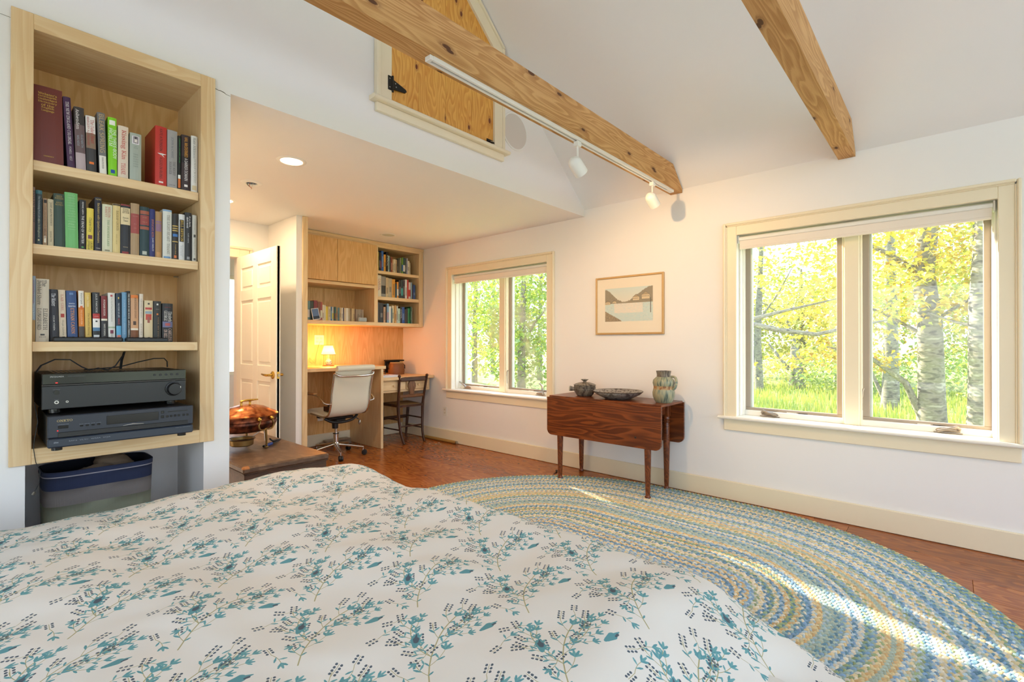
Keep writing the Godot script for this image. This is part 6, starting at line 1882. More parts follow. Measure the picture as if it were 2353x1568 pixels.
# ---------------------------------------------------------------- chairs
func smooth_path(pts: Array, n: int) -> Array:
	var c := Curve3D.new()
	for i in pts.size():
		var p: Vector3 = pts[i]
		var t := Vector3.ZERO
		if i > 0 and i < pts.size() - 1:
			t = (pts[i + 1] - pts[i - 1]) / 6.0
		c.add_point(p, -t, t)
	var out := []
	for k in n + 1:
		out.append(c.sample_baked(c.get_baked_length() * k / n, true))
	return out

func build_chairs() -> void:
	var o := thing("office_chair", "white padded office chair with chrome frame and castors at the high desk", "chair", Vector3(2.62, 0, -4.87), 0.06)
	# five-star base
	for k in 5:
		var a := deg_to_rad(109.0 - 72.0 * k) + 0.06
		var d := Vector3(cos(a), 0, sin(a))
		var leg := part(o, "base_leg", B.new().tube([d * 0.03 + Vector3(0, 0.125, 0), d * 0.16 + Vector3(0, 0.105, 0), d * 0.285 + Vector3(0, 0.084, 0)], [0.02, 0.016, 0.012], 10, true, 1.0, 0.85), M.chrome)
		part(leg, "castor_stem", B.new().tube([d * 0.278 + Vector3(0, 0.092, 0), d * 0.278 + Vector3(0, 0.055, 0)], 0.008, 10), M.chrome)
		var cw := B.new()
		var ax := Vector3(-d.z, 0, d.x)
		for s in [-1.0, 1.0]:
			cw.xf = Transform3D(Basis(Vector3(d.x, 0, d.z), ax * s, Vector3(0, 1, 0) * -s), d * 0.292 + Vector3(0, 0.0285, 0))
			cw.lathe([Vector2(0, 0.003), Vector2(0.028, 0.003), Vector2(0.0285, 0.012), Vector2(0.024, 0.022), Vector2(0.0, 0.024)], 20)
		part(leg, "castor_wheel", cw, M.black_plastic)
	part(o, "hub", B.new().lathe([Vector2(0.0, 0.06), Vector2(0.024, 0.06), Vector2(0.034, 0.095), Vector2(0.034, 0.14), Vector2(0.026, 0.15)], 22), M.chrome)
	part(o, "column", B.new().lathe([Vector2(0.027, 0.14), Vector2(0.027, 0.235), Vector2(0.03, 0.236), Vector2(0.03, 0.246), Vector2(0.0165, 0.247), Vector2(0.0165, 0.38)], 22), M.chrome)
	part(o, "column_collar", B.new().lathe([Vector2(0.0305, 0.236), Vector2(0.0315, 0.24), Vector2(0.0305, 0.246)], 22), M.black_plastic)
	var mech := B.new()
	mech.slab(-0.06, 0.06, 0.36, 0.41, -0.11, 0.1, 0.012)
	mech.slab(-0.15, 0.15, 0.405, 0.425, -0.13, -0.08, 0.006)
	mech.slab(-0.15, 0.15, 0.405, 0.425, 0.05, 0.1, 0.006)
	part(o, "tilt_mechanism", mech, M.black_plastic)
	part(o, "tension_knob", B.new().lathe([Vector2(0, 0.31), Vector2(0.03, 0.312), Vector2(0.032, 0.37), Vector2(0, 0.37)], 18, Vector3(-0.065, 0, 0.09)), M.black_plastic)
	part(o, "support_bar", B.new().tube(smooth_path([Vector3(-0.19, 0.425, 0.1), Vector3(-0.12, 0.385, 0.13), Vector3(0.0, 0.375, 0.14), Vector3(0.12, 0.39, 0.13), Vector3(0.19, 0.43, 0.1)], 14), 0.014, 10), M.black_plastic)
	var lv := part(o, "lever", B.new().tube([Vector3(0.06, 0.39, 0.02), Vector3(0.2, 0.395, 0.05), Vector3(0.235, 0.37, 0.06)], 0.005, 8), M.black_plastic)
	part(lv, "lever_paddle", B.new().ball(Vector3(0.245, 0.335, 0.065), Vector3(0.014, 0.03, 0.018), 12), M.steel)
	# side profile: seat front, seat rear, bend, back, top; x = depth z, y = height
	var prof := smooth_path([Vector3(0, 0.445, -0.27), Vector3(0, 0.468, -0.235), Vector3(0, 0.46, -0.05), Vector3(0, 0.448, 0.12), Vector3(0, 0.475, 0.215), Vector3(0, 0.56, 0.26), Vector3(0, 0.72, 0.285), Vector3(0, 0.88, 0.325), Vector3(0, 0.975, 0.35)], 48)
	# upholstery: two padded faces along the profile, bulging between seams
	var pad := func(side: float, k0: int, k1: int, thick: float, hw: float) -> B:
		var b := B.new()
		var f := func(u: float, v: float) -> Vector3:
			var s := lerpf(k0, k1, v)
			var i := mini(int(s), 47)
			var p: Vector3 = prof[i].lerp(prof[i + 1], s - i)
			var t: Vector3 = (prof[mini(i + 1, 48)] - prof[maxi(i - 1, 0)]).normalized()
			var nrm := Vector3(0, -t.z, t.y)
			if nrm.y > 0.0 and nrm.z > 0.0: pass
			var e := pow(maxf(1.0 - pow(absf(2.0 * u - 1.0), 6.0), 0.0), 0.5) * pow(maxf(1.0 - pow(absf(2.0 * v - 1.0), 8.0), 0.0), 0.5)
			return p + Vector3((2.0 * u - 1.0) * hw, 0, 0) + nrm * side * thick * e
		if side > 0:
			b.sheet(func(u: float, v: float) -> Vector3: return f.call(u, 1.0 - v), 16, 22)
		else:
			b.sheet(f, 16, 22)
		return b
	# normal (0,-tz,ty) points backwards/down on the back of the chair
	var seat := pad.call(-1.0, 0, 21, 0.035, 0.225) as B
	part(o, "seat_cushion", seat, M.leather)
	part(o, "seat_underside", pad.call(1.0, 0, 21, 0.014, 0.222), M.leather)
	part(o, "back_cushion", pad.call(-1.0, 21, 38, 0.038, 0.215), M.leather)
	part(o, "head_cushion", pad.call(-1.0, 37, 48, 0.045, 0.21), M.leather)
	part(o, "back_panel", pad.call(1.0, 20, 44, 0.013, 0.215), M.leather)
	part(o, "top_roll", B.new().tube([Vector3(-0.215, 0.945, 0.365), Vector3(0.0, 0.946, 0.366), Vector3(0.215, 0.945, 0.365)], 0.022, 14, true, 1.0, 1.25), M.leather)
	part(o, "head_cap", pad.call(1.0, 42, 48, 0.02, 0.212), M.leather)
	for s in [-1.0, 1.0]:
		var fr := []
		for k in range(8, 46, 2):
			var p: Vector3 = prof[k]
			fr.append(p + Vector3(s * 0.224, 0.0, 0.006))
		part(o, "side_frame", B.new().tube(fr, 0.011, 10, true, 1.0, 0.8), M.chrome)
		var ar := part(o, "arm_bracket", B.new().tube(smooth_path([Vector3(s * 0.226, 0.59, 0.275), Vector3(s * 0.285, 0.6, 0.26), Vector3(s * 0.295, 0.645, 0.2), Vector3(s * 0.295, 0.672, 0.1), Vector3(s * 0.295, 0.672, -0.14), Vector3(s * 0.28, 0.64, -0.2), Vector3(s * 0.235, 0.5, -0.21)], 26), 0.009, 9, true, 1.3, 0.8), M.chrome)
		part(ar, "arm_pad", B.new().box(Vector3(s * 0.295, 0.686, -0.02), Vector3(0.05, 0.022, 0.27), 0.009), hexmat("a4794e", 0.5))
	part(o, "back_bar", B.new().tube(smooth_path([Vector3(-0.222, 0.9, 0.345), Vector3(-0.18, 0.872, 0.372), Vector3(0.0, 0.866, 0.385), Vector3(0.18, 0.872, 0.372), Vector3(0.222, 0.9, 0.345)], 20), 0.012, 10), M.chrome)
	# a small box left lying on the seat
	var bx := thing("wooden_box", "small brown box with black tools lying on the office chair seat", "box", Vector3(2.53, 0.497, -4.80), 0.2)
	part(bx, "box", nb().slab(-0.06, 0.06, 0.0, 0.045, -0.05, 0.05, 0.004), M.dark_wood)
	for k in 3:
		part(bx, "tool", B.new().tube([Vector3(-0.04 + 0.03 * k, 0.045, 0), Vector3(-0.03 + 0.025 * k, 0.075, 0.01)], 0.009, 8), M.black_plastic)

	# old side chair with a cane seat
	var c := thing("side_chair", "dark wooden side chair with a vase-shaped splat and cane seat", "chair", Vector3(3.6, 0, -4.95), -0.08)
	for s in [-1.0, 1.0]:
		var post := smooth_path([Vector3(s * 0.142, 0.0, 0.155), Vector3(s * 0.15, 0.12, 0.10), Vector3(s * 0.165, 0.3, 0.075), Vector3(s * 0.172, 0.46, 0.072), Vector3(s * 0.178, 0.6, 0.095), Vector3(s * 0.187, 0.74, 0.12), Vector3(s * 0.192, 0.8, 0.13)], 24)
		var rr := []
		for k in 25:
			rr.append(lerpf(0.015, 0.0195, minf(k / 11.0, 1.0)) - (0.003 if k > 14 else 0.0))
		part(c, "rear_post", nb().tube(post, rr, 10, true, 0.85, 1.15), M.dark_wood)
		part(c, "front_leg", nb().tube(smooth_path([Vector3(s * 0.165, 0.0, -0.31), Vector3(s * 0.175, 0.2, -0.30), Vector3(s * 0.185, 0.44, -0.285)], 8), [0.013, 0.0145, 0.016, 0.017, 0.018, 0.0185, 0.019, 0.019, 0.019], 10), M.dark_wood)
		part(c, "finial", B.new().ball(Vector3(s * 0.192, 0.808, 0.132), Vector3(0.019, 0.019, 0.019), 12), M.dark_wood)
		for y in [0.16, 0.28]:
			part(c, "side_stretcher", nb().tube([Vector3(s * 0.156, y, 0.085), Vector3(s * 0.172, y - 0.01, -0.3)], 0.009, 8), M.dark_wood)
	part(c, "crest_rail", nb().slab(-0.178, 0.178, 0.742, 0.795, 0.112, 0.136, 0.009, 0), M.dark_wood)
	part(c, "lower_rail", nb().slab(-0.166, 0.166, 0.545, 0.582, 0.078, 0.1, 0.008, 0), M.oak_splat)
	var sp := PackedVector2Array()
	var prf := [Vector2(0.582, 0.034), Vector2(0.61, 0.03), Vector2(0.635, 0.034), Vector2(0.655, 0.046), Vector2(0.68, 0.053), Vector2(0.71, 0.05), Vector2(0.735, 0.036), Vector2(0.745, 0.034)]
	for q in prf:
		sp.append(Vector2(q.y, q.x))
	for k in range(prf.size() - 1, -1, -1):
		sp.append(Vector2(-prf[k].y, prf[k].x))
	part(c, "splat", nb().prism(sp, 2, 0.09, 0.104, 1), M.oak_splat)
	var seat_poly := PackedVector2Array([Vector2(0.095, -0.172), Vector2(0.095, 0.172), Vector2(-0.30, 0.205), Vector2(-0.33, 0.19), Vector2(-0.34, 0.0), Vector2(-0.33, -0.19), Vector2(-0.30, -0.205)])
	part(c, "seat_frame", nb().prism(seat_poly, 1, 0.432, 0.456, 0), M.dark_wood)
	var cane_poly := PackedVector2Array([Vector2(0.06, -0.14), Vector2(0.06, 0.14), Vector2(-0.285, 0.165), Vector2(-0.3, 0.0), Vector2(-0.285, -0.165)])
	part(c, "cane_seat", nb().prism(cane_poly, 1, 0.456, 0.459, 0), M.cane)
	part(c, "front_stretcher", nb().tube([Vector3(-0.172, 0.26, -0.3), Vector3(0.172, 0.26, -0.3)], 0.02, 8, true, 0.5, 1.0), M.dark_wood)
	part(c, "rear_stretcher", nb().tube([Vector3(-0.155, 0.2, 0.086), Vector3(0.155, 0.2, 0.086)], 0.009, 8), M.dark_wood)

# ---------------------------------------------------------------- drop-leaf table with pottery
func build_table() -> void:
	var o := thing("drop_leaf_table", "dark cherry drop-leaf table with both leaves hanging, against the window wall", "table", Vector3(3.675, 0, -2.15))
	part(o, "table_top", nb().slab(-0.19, 0.2, 0.715, 0.735, -0.53, 0.535, 0.004, 2), M.cherry)
	for s in [-1.0, 1.0]:
		var x: float = -0.204 if s < 0 else 0.213
		var pts := PackedVector2Array()
		# prism along x takes (y, z)
		var zl := -0.535
		var zr := 0.54
		var yb := 0.39
		pts.append(Vector2(0.722, zl)); pts.append(Vector2(0.722, zr))
		for k in 7:
			var a := PI / 2 * k / 6.0
			pts.append(Vector2(yb + 0.05 - 0.05 * sin(a), zr - 0.05 + 0.05 * cos(a)))
		for k in 7:
			var a := PI / 2 * k / 6.0
			pts.append(Vector2(yb + 0.05 - 0.05 * cos(PI / 2 * k / 6.0), zl + 0.05 - 0.05 * sin(a)))
		part(o, "drop_leaf", nb().prism(pts, 0, x - 0.009, x + 0.009, 2), M.cherry)
		part(o, "apron", nb().slab(s * 0.15 - 0.01, s * 0.15 + 0.01, 0.62, 0.715, -0.4, 0.4, 0.002, 2), M.cherry)
	for s in [-1.0, 1.0]:
		part(o, "end_apron", nb().slab(-0.14, 0.14, 0.62, 0.715, s * 0.405 - 0.01, s * 0.405 + 0.01, 0.002, 0), M.cherry)
	for q in [[-0.165, -0.425], [-0.165, 0.41], [0.17, -0.425], [0.17, 0.41]]:
		var lg := part(o, "leg", B.new().lathe([Vector2(0, 0.0), Vector2(0.019, 0.0), Vector2(0.024, 0.008), Vector2(0.024, 0.016), Vector2(0.017, 0.024), Vector2(0.0165, 0.03), Vector2(0.019, 0.06), Vector2(0.0265, 0.38), Vector2(0.026, 0.53), Vector2(0.021, 0.55), Vector2(0.028, 0.558), Vector2(0.022, 0.57), Vector2(0.029, 0.58), Vector2(0.024, 0.6)], 20, Vector3(q[0], 0.0, q[1])), M.cherry)
		part(lg, "leg_block", nb().box(Vector3(q[0], 0.657, q[1]), Vector3(0.05, 0.115, 0.05), 0.002, 1), M.cherry)
	part(o, "leaf_button", B.new().ball(Vector3(-0.2135, 0.47, 0.33), Vector3(0.004, 0.009, 0.009), 10), hexmat("2c1a10", 0.5))

	# lidded pot
	var p := thing("lidded_pot", "round brown stoneware pot with lid and coiled side handle", "pot", Vector3(3.65, 0.735, -2.41))
	part(p, "body", B.new().lathe([Vector2(0, 0), Vector2(0.06, 0.0), Vector2(0.074, 0.012), Vector2(0.092, 0.04), Vector2(0.0965, 0.065), Vector2(0.094, 0.088), Vector2(0.097, 0.094), Vector2(0.09, 0.096)], 32), M.stone_glaze)
	part(p, "lid", B.new().lathe([Vector2(0.098, 0.095), Vector2(0.099, 0.099), Vector2(0.085, 0.107), Vector2(0.045, 0.119), Vector2(0.016, 0.122), Vector2(0.013, 0.13), Vector2(0.033, 0.143), Vector2(0.034, 0.147), Vector2(0.012, 0.149), Vector2(0.0, 0.146)], 32), M.stone_glaze)
	for y in [0.058, 0.07, 0.08]:
		part(p, "groove", B.new().lathe([Vector2(0.0962, y - 0.0012), Vector2(0.0976, y), Vector2(0.0962, y + 0.0012)], 32), hexmat("2e2620", 0.4))
	var hd := B.new()
	var hdir := Vector3(-0.72, 0, -0.69)
	hd.tube([hdir * 0.085 + Vector3(0, 0.06, 0), hdir * 0.135 + Vector3(0, 0.068, 0)], [0.014, 0.024], 14)
	part(p, "handle", hd, M.stone_glaze)
	part(p, "handle_coil", ring_on(hdir * 0.1355 + Vector3(0, 0.068, 0), hdir, 0.017, 0.012), hexmat("a89f8d", 0.4))

	# wide shallow bowl
	var bw := thing("shallow_bowl", "wide shallow silver grey pottery bowl on the table", "bowl", Vector3(3.65, 0.735, -2.08))
	part(bw, "bowl", B.new().lathe([Vector2(0, 0), Vector2(0.095, 0), Vector2(0.11, 0.004), Vector2(0.18, 0.038), Vector2(0.205, 0.058), Vector2(0.207, 0.064), Vector2(0.2, 0.066), Vector2(0.175, 0.046), Vector2(0.105, 0.014), Vector2(0.0, 0.011)], 44), M.silver_glaze)
	part(bw, "rim", B.new().lathe([Vector2(0.206, 0.06), Vector2(0.2085, 0.064), Vector2(0.204, 0.0675), Vector2(0.199, 0.0655)], 44), hexmat("4a413a", 0.35))

	# jug
	var j := thing("stoneware_jug", "tall waisted sage and brown stoneware jug with a small handle", "jug", Vector3(3.66, 0.735, -1.68))
	part(j, "body", B.new().lathe([Vector2(0, 0), Vector2(0.056, 0.0), Vector2(0.07, 0.015), Vector2(0.083, 0.05), Vector2(0.085, 0.08), Vector2(0.079, 0.105)], 36), M.jug_glaze)
	part(j, "waist_band", B.new().lathe([Vector2(0.079, 0.105), Vector2(0.0765, 0.118), Vector2(0.078, 0.132)], 36), M.jug_band)
	part(j, "shoulder", B.new().lathe([Vector2(0.078, 0.132), Vector2(0.084, 0.155), Vector2(0.08, 0.178), Vector2(0.06, 0.197), Vector2(0.053, 0.203)], 36), M.jug_glaze)
	part(j, "neck", B.new().lathe([Vector2(0.053, 0.203), Vector2(0.052, 0.222), Vector2(0.0565, 0.245), Vector2(0.0585, 0.249), Vector2(0.052, 0.249), Vector2(0.048, 0.222), Vector2(0.05, 0.2)], 36), M.stone_glaze)
	part(j, "handle", B.new().tube(smooth_path([Vector3(0.02, 0.205, 0.055), Vector3(0.02, 0.2, 0.085), Vector3(0.01, 0.165, 0.1), Vector3(0.0, 0.125, 0.095), Vector3(0.0, 0.105, 0.078)], 14), 0.011, 9, true, 1.3, 0.8), M.jug_glaze)

	# framed harbour print
	var f := thing("framed_print", "framed harbour print with a wide cream mat on the wall above the table", "picture", Vector3(WX, 1.279, -2.122))
	var hw := 0.333
	var fh := 0.525
	for q in [[-hw, -hw + 0.017, 0.0, fh], [hw - 0.017, hw, 0.0, fh]]:
		part(f, "frame_bar", nb().slab(-0.022, 0, q[2], q[3], q[0], q[1], 0.003, 1), M.gold_frame if M.has("gold_frame") else mk("gold_frame", Color.html("c4a06b"), 0.35, 0.35))
	for q in [[0.0, 0.017], [fh - 0.017, fh]]:
		part(f, "frame_bar", nb().slab(-0.022, 0, q[0], q[1], -hw + 0.017, hw - 0.017, 0.003, 2), M.gold_frame)
	part(f, "mat", nb().slab(-0.012, -0.008, 0.017, fh - 0.017, -hw + 0.017, hw - 0.017), hexmat("efe4d0", 0.9))
	var im := harbour_print()
	var pm := mk("print", Color.WHITE, 0.85, 0.0, im)
	var b := B.new()
	var z0 := -0.235
	var z1 := 0.232
	b.quad(Vector3(-0.0124, 0.118, z0), Vector3(-0.0124, 0.118, z1), Vector3(-0.0124, 0.418, z1), Vector3(-0.0124, 0.418, z0), Vector2(0, 1), Vector2(1, 1), Vector2(1, 0), Vector2(0, 0))
	part(f, "print", b, pm)
	var gl := B.new()
	gl.quad(Vector3(-0.016, 0.017, -hw + 0.017), Vector3(-0.016, 0.017, hw - 0.017), Vector3(-0.016, fh - 0.017, hw - 0.017), Vector3(-0.016, fh - 0.017, -hw + 0.017))
	part(f, "glass", gl, M.glass)

func ring_on(p: Vector3, d: Vector3, r: float, r2: float) -> B:
	var b := B.new()
	var s := d.cross(Vector3.UP).normalized()
	b.xf = Transform3D(Basis(s, d, s.cross(d)), p)
	b.lathe([Vector2(r, 0), Vector2(r, 0.002), Vector2(r2, 0.002), Vector2(r2, 0.0)], 20)
	b.lathe([Vector2(r2 * 0.5, 0), Vector2(r2 * 0.5, 0.003), Vector2(0.0, 0.003)], 16)
	return b

# a little pen-and-wash cove: wooded banks, two houses, pale water, rocks
func harbour_print() -> ImageTexture:
	var W := 480
	var H := 308
	var im := Image.create(W, H, false, Image.FORMAT_RGB8)
	var n := FastNoiseLite.new()
	n.seed = 5
	n.frequency = 0.06
	var f := FastNoiseLite.new()
	f.seed = 8
	f.frequency = 0.35
	var ink := Color.html("4a4238")
	for y in H:
		for x in W:
			var u := float(x) / W
			var v := float(y) / H
			var c := Color.html("cfdcd6").lerp(Color.html("e4ddcc"), clampf(v * 2.2, 0, 1))
			var shore := 0.46
			var l := 0.03 + 0.36 * smoothstep(0.0, 0.36, u) + 0.03 * n.get_noise_1d(x * 1.6)
			var r := 0.42 - 0.42 * smoothstep(0.4, 1.0, u) + 0.035 * n.get_noise_1d(x * 1.9 + 900)
			if v < shore and ((u < 0.36 and v > l) or (u > 0.34 and v > r)):
				c = Color.html("7d725e").lerp(Color.html("b3a483"), clampf(0.5 + 0.9 * f.get_noise_2d(x, y), 0, 1))
				if f.get_noise_2d(x * 1.7, y * 1.7 + 50) > 0.25:
					c = ink
			elif v >= shore:
				c = Color.html("bcd9d8").lerp(Color.html("ecdfd0"), clampf(0.5 + 0.5 * n.get_noise_2d(x * 0.4, y * 2.0) + (0.35 if absf(u - 0.5) < 0.3 and v < 0.75 else -0.2), 0, 1))
				if f.get_noise_2d(x * 0.12, y * 1.6) > 0.47 and (u > 0.8 or u < 0.16 or v < 0.55):
					c = c.lerp(ink, 0.5)
			# rocks, bottom left
			var rk := 0.68 + 0.3 * u / 0.36
			if u < 0.36 and v > rk + 0.02 * n.get_noise_1d(x * 2.5):
				c = Color.html("b09a78").lerp(Color.html("8f7c60"), clampf(0.5 + n.get_noise_2d(x, y), 0, 1))
				if absf(n.get_noise_2d(x * 0.8, y * 0.8)) < 0.05:
					c = ink
			im.set_pixel(x, y, c)
	var house := func(x0: int, x1: int, y0: int, y1: int, peak: int) -> void:
		for y in range(peak, y1):
			for x in range(x0, x1):
				var mid := (x0 + x1) * 0.5
				var lim := peak + absf(x - mid) / (mid - x0) * (y0 - peak)
				if y > lim:
					im.set_pixel(x, y, Color.html("a8906c") if y < y0 else Color.html("d9c39b"))
				if absf(y - lim) < 1.5 or (y > y0 and (x < x0 + 2 or x > x1 - 3)):
					im.set_pixel(x, y, ink)
		var k := x0 + 8
		while k < x1 - 8:
			im.fill_rect(Rect2i(k, y0 + 8, 6, 8), ink)
			k += 14
	house.call(372, 452, 76, 112, 46)
	house.call(284, 352, 92, 120, 66)
	house.call(0, 56, 128, 150, 112)
	house.call(78, 120, 124, 140, 112)
	for y in range(104, 236):
		for x in range(456, 463):
			im.set_pixel(x, y, ink)
	im.fill_rect(Rect2i(452, 124, 24, 4), ink)
	return ImageTexture.create_from_image(im)

# ---------------------------------------------------------------- chest and copper dish
func build_chest() -> void:
	var o := thing("wooden_chest", "low dark wooden chest with a worn lid behind the bed", "chest", Vector3(1.375, 0, -3.77))
	var hx := 0.272
	part(o, "body", nb().slab(-hx + 0.012, hx - 0.012, 0.0, 0.405, -0.61, 0.605, 0.004, 0), M.chest)
	part(o, "lid", nb().slab(-hx, hx, 0.41, 0.45, -0.62, 0.62, 0.009, 2), M.chest_top)
	part(o, "lid_moulding", nb().slab(-hx + 0.004, hx - 0.004, 0.402, 0.412, -0.616, 0.616, 0.003, 0), M.chest)
	var worn := B.new()
	worn.slab(-hx - 0.0006, -hx + 0.045, 0.428, 0.4506, 0.58, 0.6206, 0.009)
	part(o, "worn_corner", worn, M.chest_worn)

	# copper chafing dish on brass legs
	var d := thing("chafing_dish", "oval copper chafing dish with brass handles on the chest", "chafing dish", Vector3(1.325, 0.45, -3.72), 0.35)
	var sx := 1.0
	var sz := 0.8
	part(d, "pan", B.new().lathe([Vector2(0.0, 0.125), Vector2(0.15, 0.128), Vector2(0.195, 0.15), Vector2(0.212, 0.185), Vector2(0.207, 0.2), Vector2(0.213, 0.207), Vector2(0.21, 0.232), Vector2(0.214, 0.238)], 44, Vector3.ZERO, sx, sz), M.copper_dark)
	part(d, "lid", B.new().lathe([Vector2(0.217, 0.236), Vector2(0.219, 0.244), Vector2(0.2, 0.258), Vector2(0.165, 0.27), Vector2(0.16, 0.275), Vector2(0.12, 0.295), Vector2(0.06, 0.31), Vector2(0.0, 0.314)], 44, Vector3.ZERO, sx, sz), M.copper)
	var lh := part(d, "lid_handle", B.new().tube(smooth_path([Vector3(-0.05, 0.34, 0), Vector3(-0.02, 0.343, 0.01), Vector3(0.02, 0.343, 0.01), Vector3(0.09, 0.34, 0)], 12), [0.006, 0.0065, 0.007, 0.0075, 0.008, 0.008, 0.008, 0.0075, 0.007, 0.0065, 0.006, 0.0055, 0.005], 8), M.brass)
	for x in [-0.045, 0.025]:
		part(lh, "post", B.new().lathe([Vector2(0.0, 0.305), Vector2(0.012, 0.306), Vector2(0.006, 0.32), Vector2(0.01, 0.338), Vector2(0.0, 0.35)], 12, Vector3(x, 0, 0)), M.brass)
	# looped side handle facing the room
	var hp := []
	for q in [[-0.05, 0.225], [-0.052, 0.2], [-0.062, 0.18], [-0.048, 0.152], [-0.018, 0.148], [0.0, 0.155], [0.018, 0.148], [0.048, 0.152], [0.062, 0.18], [0.052, 0.2], [0.05, 0.225]]:
		hp.append(Vector3(q[0], q[1], 0.187))
	var hn := part(d, "side_handle", B.new().tube(smooth_path(hp, 40), 0.0075, 8, true, 1.0, 0.6), M.old_brass)
	for x in [-0.05, 0.05]:
		part(hn, "handle_boss", B.new().ball(Vector3(x, 0.222, 0.178), Vector3(0.014, 0.014, 0.02), 12), M.brass)
	var i := 0
	for a in [deg_to_rad(65), deg_to_rad(185), deg_to_rad(305)]:
		var u := Vector3(cos(a) * 0.15, 0, sin(a) * 0.13)
		var lg := part(d, "leg", B.new().tube([Vector3(u.x * 0.95, 0.15, u.z * 0.95), Vector3(u.x, 0.06, u.z), Vector3(u.x, 0.012, u.z)], [0.009, 0.007, 0.007], 8, true, 1.3, 0.7), M.old_brass)
		part(lg, "foot", B.new().ball(u + Vector3(0, 0.009, 0), Vector3(0.016, 0.009, 0.013), 10), M.old_brass)
		i += 1
	part(d, "burner_ring", B.new().lathe([Vector2(0.085, 0.075), Vector2(0.088, 0.078), Vector2(0.085, 0.081)], 28, Vector3(-0.04, 0, 0)), M.steel)
	part(d, "burner", B.new().lathe([Vector2(0, 0.03), Vector2(0.066, 0.03), Vector2(0.074, 0.036), Vector2(0.076, 0.07), Vector2(0.084, 0.076), Vector2(0.07, 0.078), Vector2(0.066, 0.06), Vector2(0.0, 0.055)], 28, Vector3(-0.04, 0, 0)), M.old_brass)
	part(d, "burner_handle", B.new().tube([Vector3(0.045, 0.078, 0.0), Vector3(0.15, 0.11, -0.02), Vector3(0.165, 0.09, -0.02), Vector3(0.15, 0.03, 0.0)], 0.003, 6), M.steel)

	# coiled blue-handled lead beside it
	var w := thing("coiled_lead", "small coiled black lead with a blue grip lying on the chest", "lead", Vector3(1.492, 0.45, -3.71), 0.15)
	part(w, "grip", B.new().tube([Vector3(-0.06, 0.011, 0.03), Vector3(0.0, 0.013, 0.0)], 0.011, 10), hexmat("22408c", 0.45))
	part(w, "plug", B.new().tube([Vector3(-0.085, 0.01, 0.043), Vector3(-0.06, 0.011, 0.03)], 0.009, 10), M.black_plastic)
	part(w, "coil", B.new().tube(smooth_path([Vector3(0.0, 0.012, 0.0), Vector3(0.05, 0.014, -0.02), Vector3(0.09, 0.014, -0.055), Vector3(0.07, 0.012, -0.07), Vector3(0.03, 0.016, -0.035), Vector3(0.06, 0.022, -0.03), Vector3(0.095, 0.02, -0.045), Vector3(0.05, 0.026, -0.03), Vector3(0.01, 0.03, -0.01), Vector3(0.0, 0.045, -0.025)], 40), 0.006, 8), M.black_plastic)

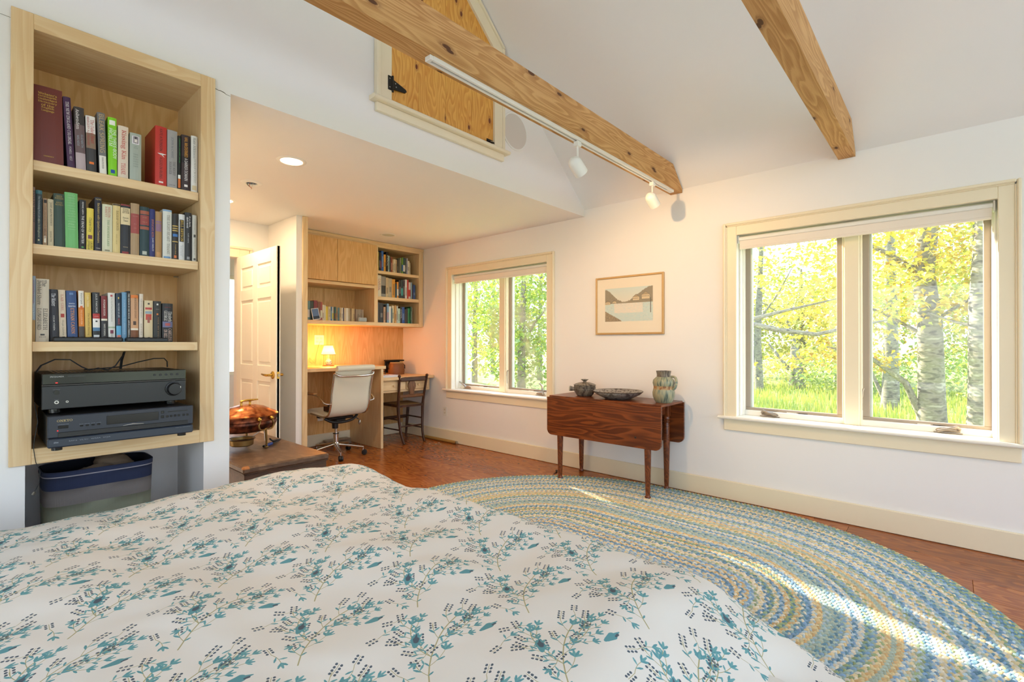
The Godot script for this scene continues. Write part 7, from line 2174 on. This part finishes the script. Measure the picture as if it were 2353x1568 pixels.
# ---------------------------------------------------------------- ceiling fittings and odds and ends
func build_small() -> void:
	var n := 0
	for q in [[1.426, -3.244, true, "lit recessed ceiling light over the chest"], [3.122, -4.658, false, "unlit recessed ceiling light in front of the desk bookshelves"], [1.435, -4.56, true, "lit recessed ceiling light near the open door"]]:
		var o := thing("ceiling_light", q[3], "ceiling light", Vector3(q[0], ALC, q[1]), 0.0, "recessed lights of the alcove")
		part(o, "trim_ring", B.new().lathe([Vector2(0.066, -0.001), Vector2(0.07, -0.006), Vector2(0.088, -0.004), Vector2(0.092, -0.0003)], 36), M.white_paint)
		var lens := mk("light_lens%d" % n, Color.html("fbf6ea") if q[2] else Color.html("cfd3c8"), 0.5)
		if q[2]:
			lens.emission_enabled = true
			lens.emission = Color(1.0, 0.9, 0.76)
			lens.emission_energy_multiplier = 6.0
		part(o, "lens", B.new().lathe([Vector2(0.0, -0.0042), Vector2(0.067, -0.003)], 36), lens)
		if q[2]:
			var l := AreaLight3D.new()
			l.name = "downlight"
			l.area_size = Vector2(0.11, 0.11)
			l.light_color = Color(1.0, 0.86, 0.68)
			l.light_energy = 0.9
			l.shadow_enabled = true
			l.area_range = 12.0
			l.area_attenuation = 2.0
			l.transform = Transform3D(Basis(Vector3.RIGHT, -PI / 2), Vector3(0, -0.008, 0))
			o.add_child(l)
		n += 1
	# smoke detector base with loose wires
	var s := thing("detector_base", "round white detector base with loose wires on the alcove ceiling", "detector base", Vector3(1.42, ALC, -3.91))
	part(s, "plate", B.new().lathe([Vector2(0.038, -0.001), Vector2(0.04, -0.009), Vector2(0.066, -0.007), Vector2(0.074, -0.0003)], 32), M.white_paint)
	part(s, "opening", B.new().lathe([Vector2(0.0, -0.0016), Vector2(0.04, -0.0012)], 24), hexmat("3c5673", 0.6))
	for d in [[Vector3(-0.01, 0, 0.0), Vector3(-0.02, -0.03, 0.012), Vector3(-0.005, -0.05, 0.02), "c0714a"], [Vector3(0.012, 0, 0.0), Vector3(0.0, -0.03, 0.006), Vector3(-0.012, -0.06, 0.018), "e3ddcf"], [Vector3(-0.02, 0, -0.01), Vector3(-0.03, -0.02, 0.0), Vector3(-0.012, -0.04, 0.012), "3b3a38"]]:
		part(s, "wire", B.new().tube(smooth_path([d[0], d[1], d[2]], 8), 0.0022, 6), hexmat(d[3], 0.5))
	# gilded rod lying along the baseboard
	var r := thing("curtain_rod", "gilded rod lying on the floor along the baseboard under the small window", "rod", Vector3(WX - 0.042, 0.0, -4.63))
	part(r, "rod", B.new().tube([Vector3(0, 0.0185, -0.33), Vector3(0, 0.0185, 0.26)], 0.018, 14), hexmat("b08a4c", 0.45))
	part(r, "end_cap", B.new().tube([Vector3(0, 0.0185, 0.26), Vector3(0, 0.0185, 0.275)], 0.0183, 14), M.steel)
	# crumbs of paper by the chair
	n = 0
	for q in [[3.72, -4.55], [3.75, -4.5], [3.79, -4.58], [3.68, -4.62]]:
		var b := B.new()
		b.box(Vector3(0, 0.002, 0), Vector3(0.02, 0.003, 0.012), 0.001)
		var c := single("paper_scrap", b, hexmat("d9cdb8", 0.8), ["tiny paper scrap on the floor behind the wooden chair", "tiny paper scrap close to the wooden chair's rear leg", "tiny paper scrap beside the gilded rod", "tiny paper scrap between the chair and the open floor"][n], "scrap", "paper scraps on the floor")
		c.position = Vector3(q[0], 0, q[1])
		c.rotation.y = n * 0.8
		n += 1
	# dry seed pod on the boards beside the rug
	var tw := thing("dry_twig", "small dry twig on the floor boards beside the rug", "twig", Vector3(3.63, 0, -2.72), 0.4)
	part(tw, "stem", B.new().tube([Vector3(-0.06, 0.004, 0), Vector3(0.0, 0.006, 0.006), Vector3(0.04, 0.005, 0.0)], [0.0025, 0.004, 0.006], 6), hexmat("3c2a1c", 0.9))
	part(tw, "pod", B.new().ball(Vector3(0.05, 0.009, 0.0), Vector3(0.017, 0.009, 0.012), 8), hexmat("46311f", 0.9))
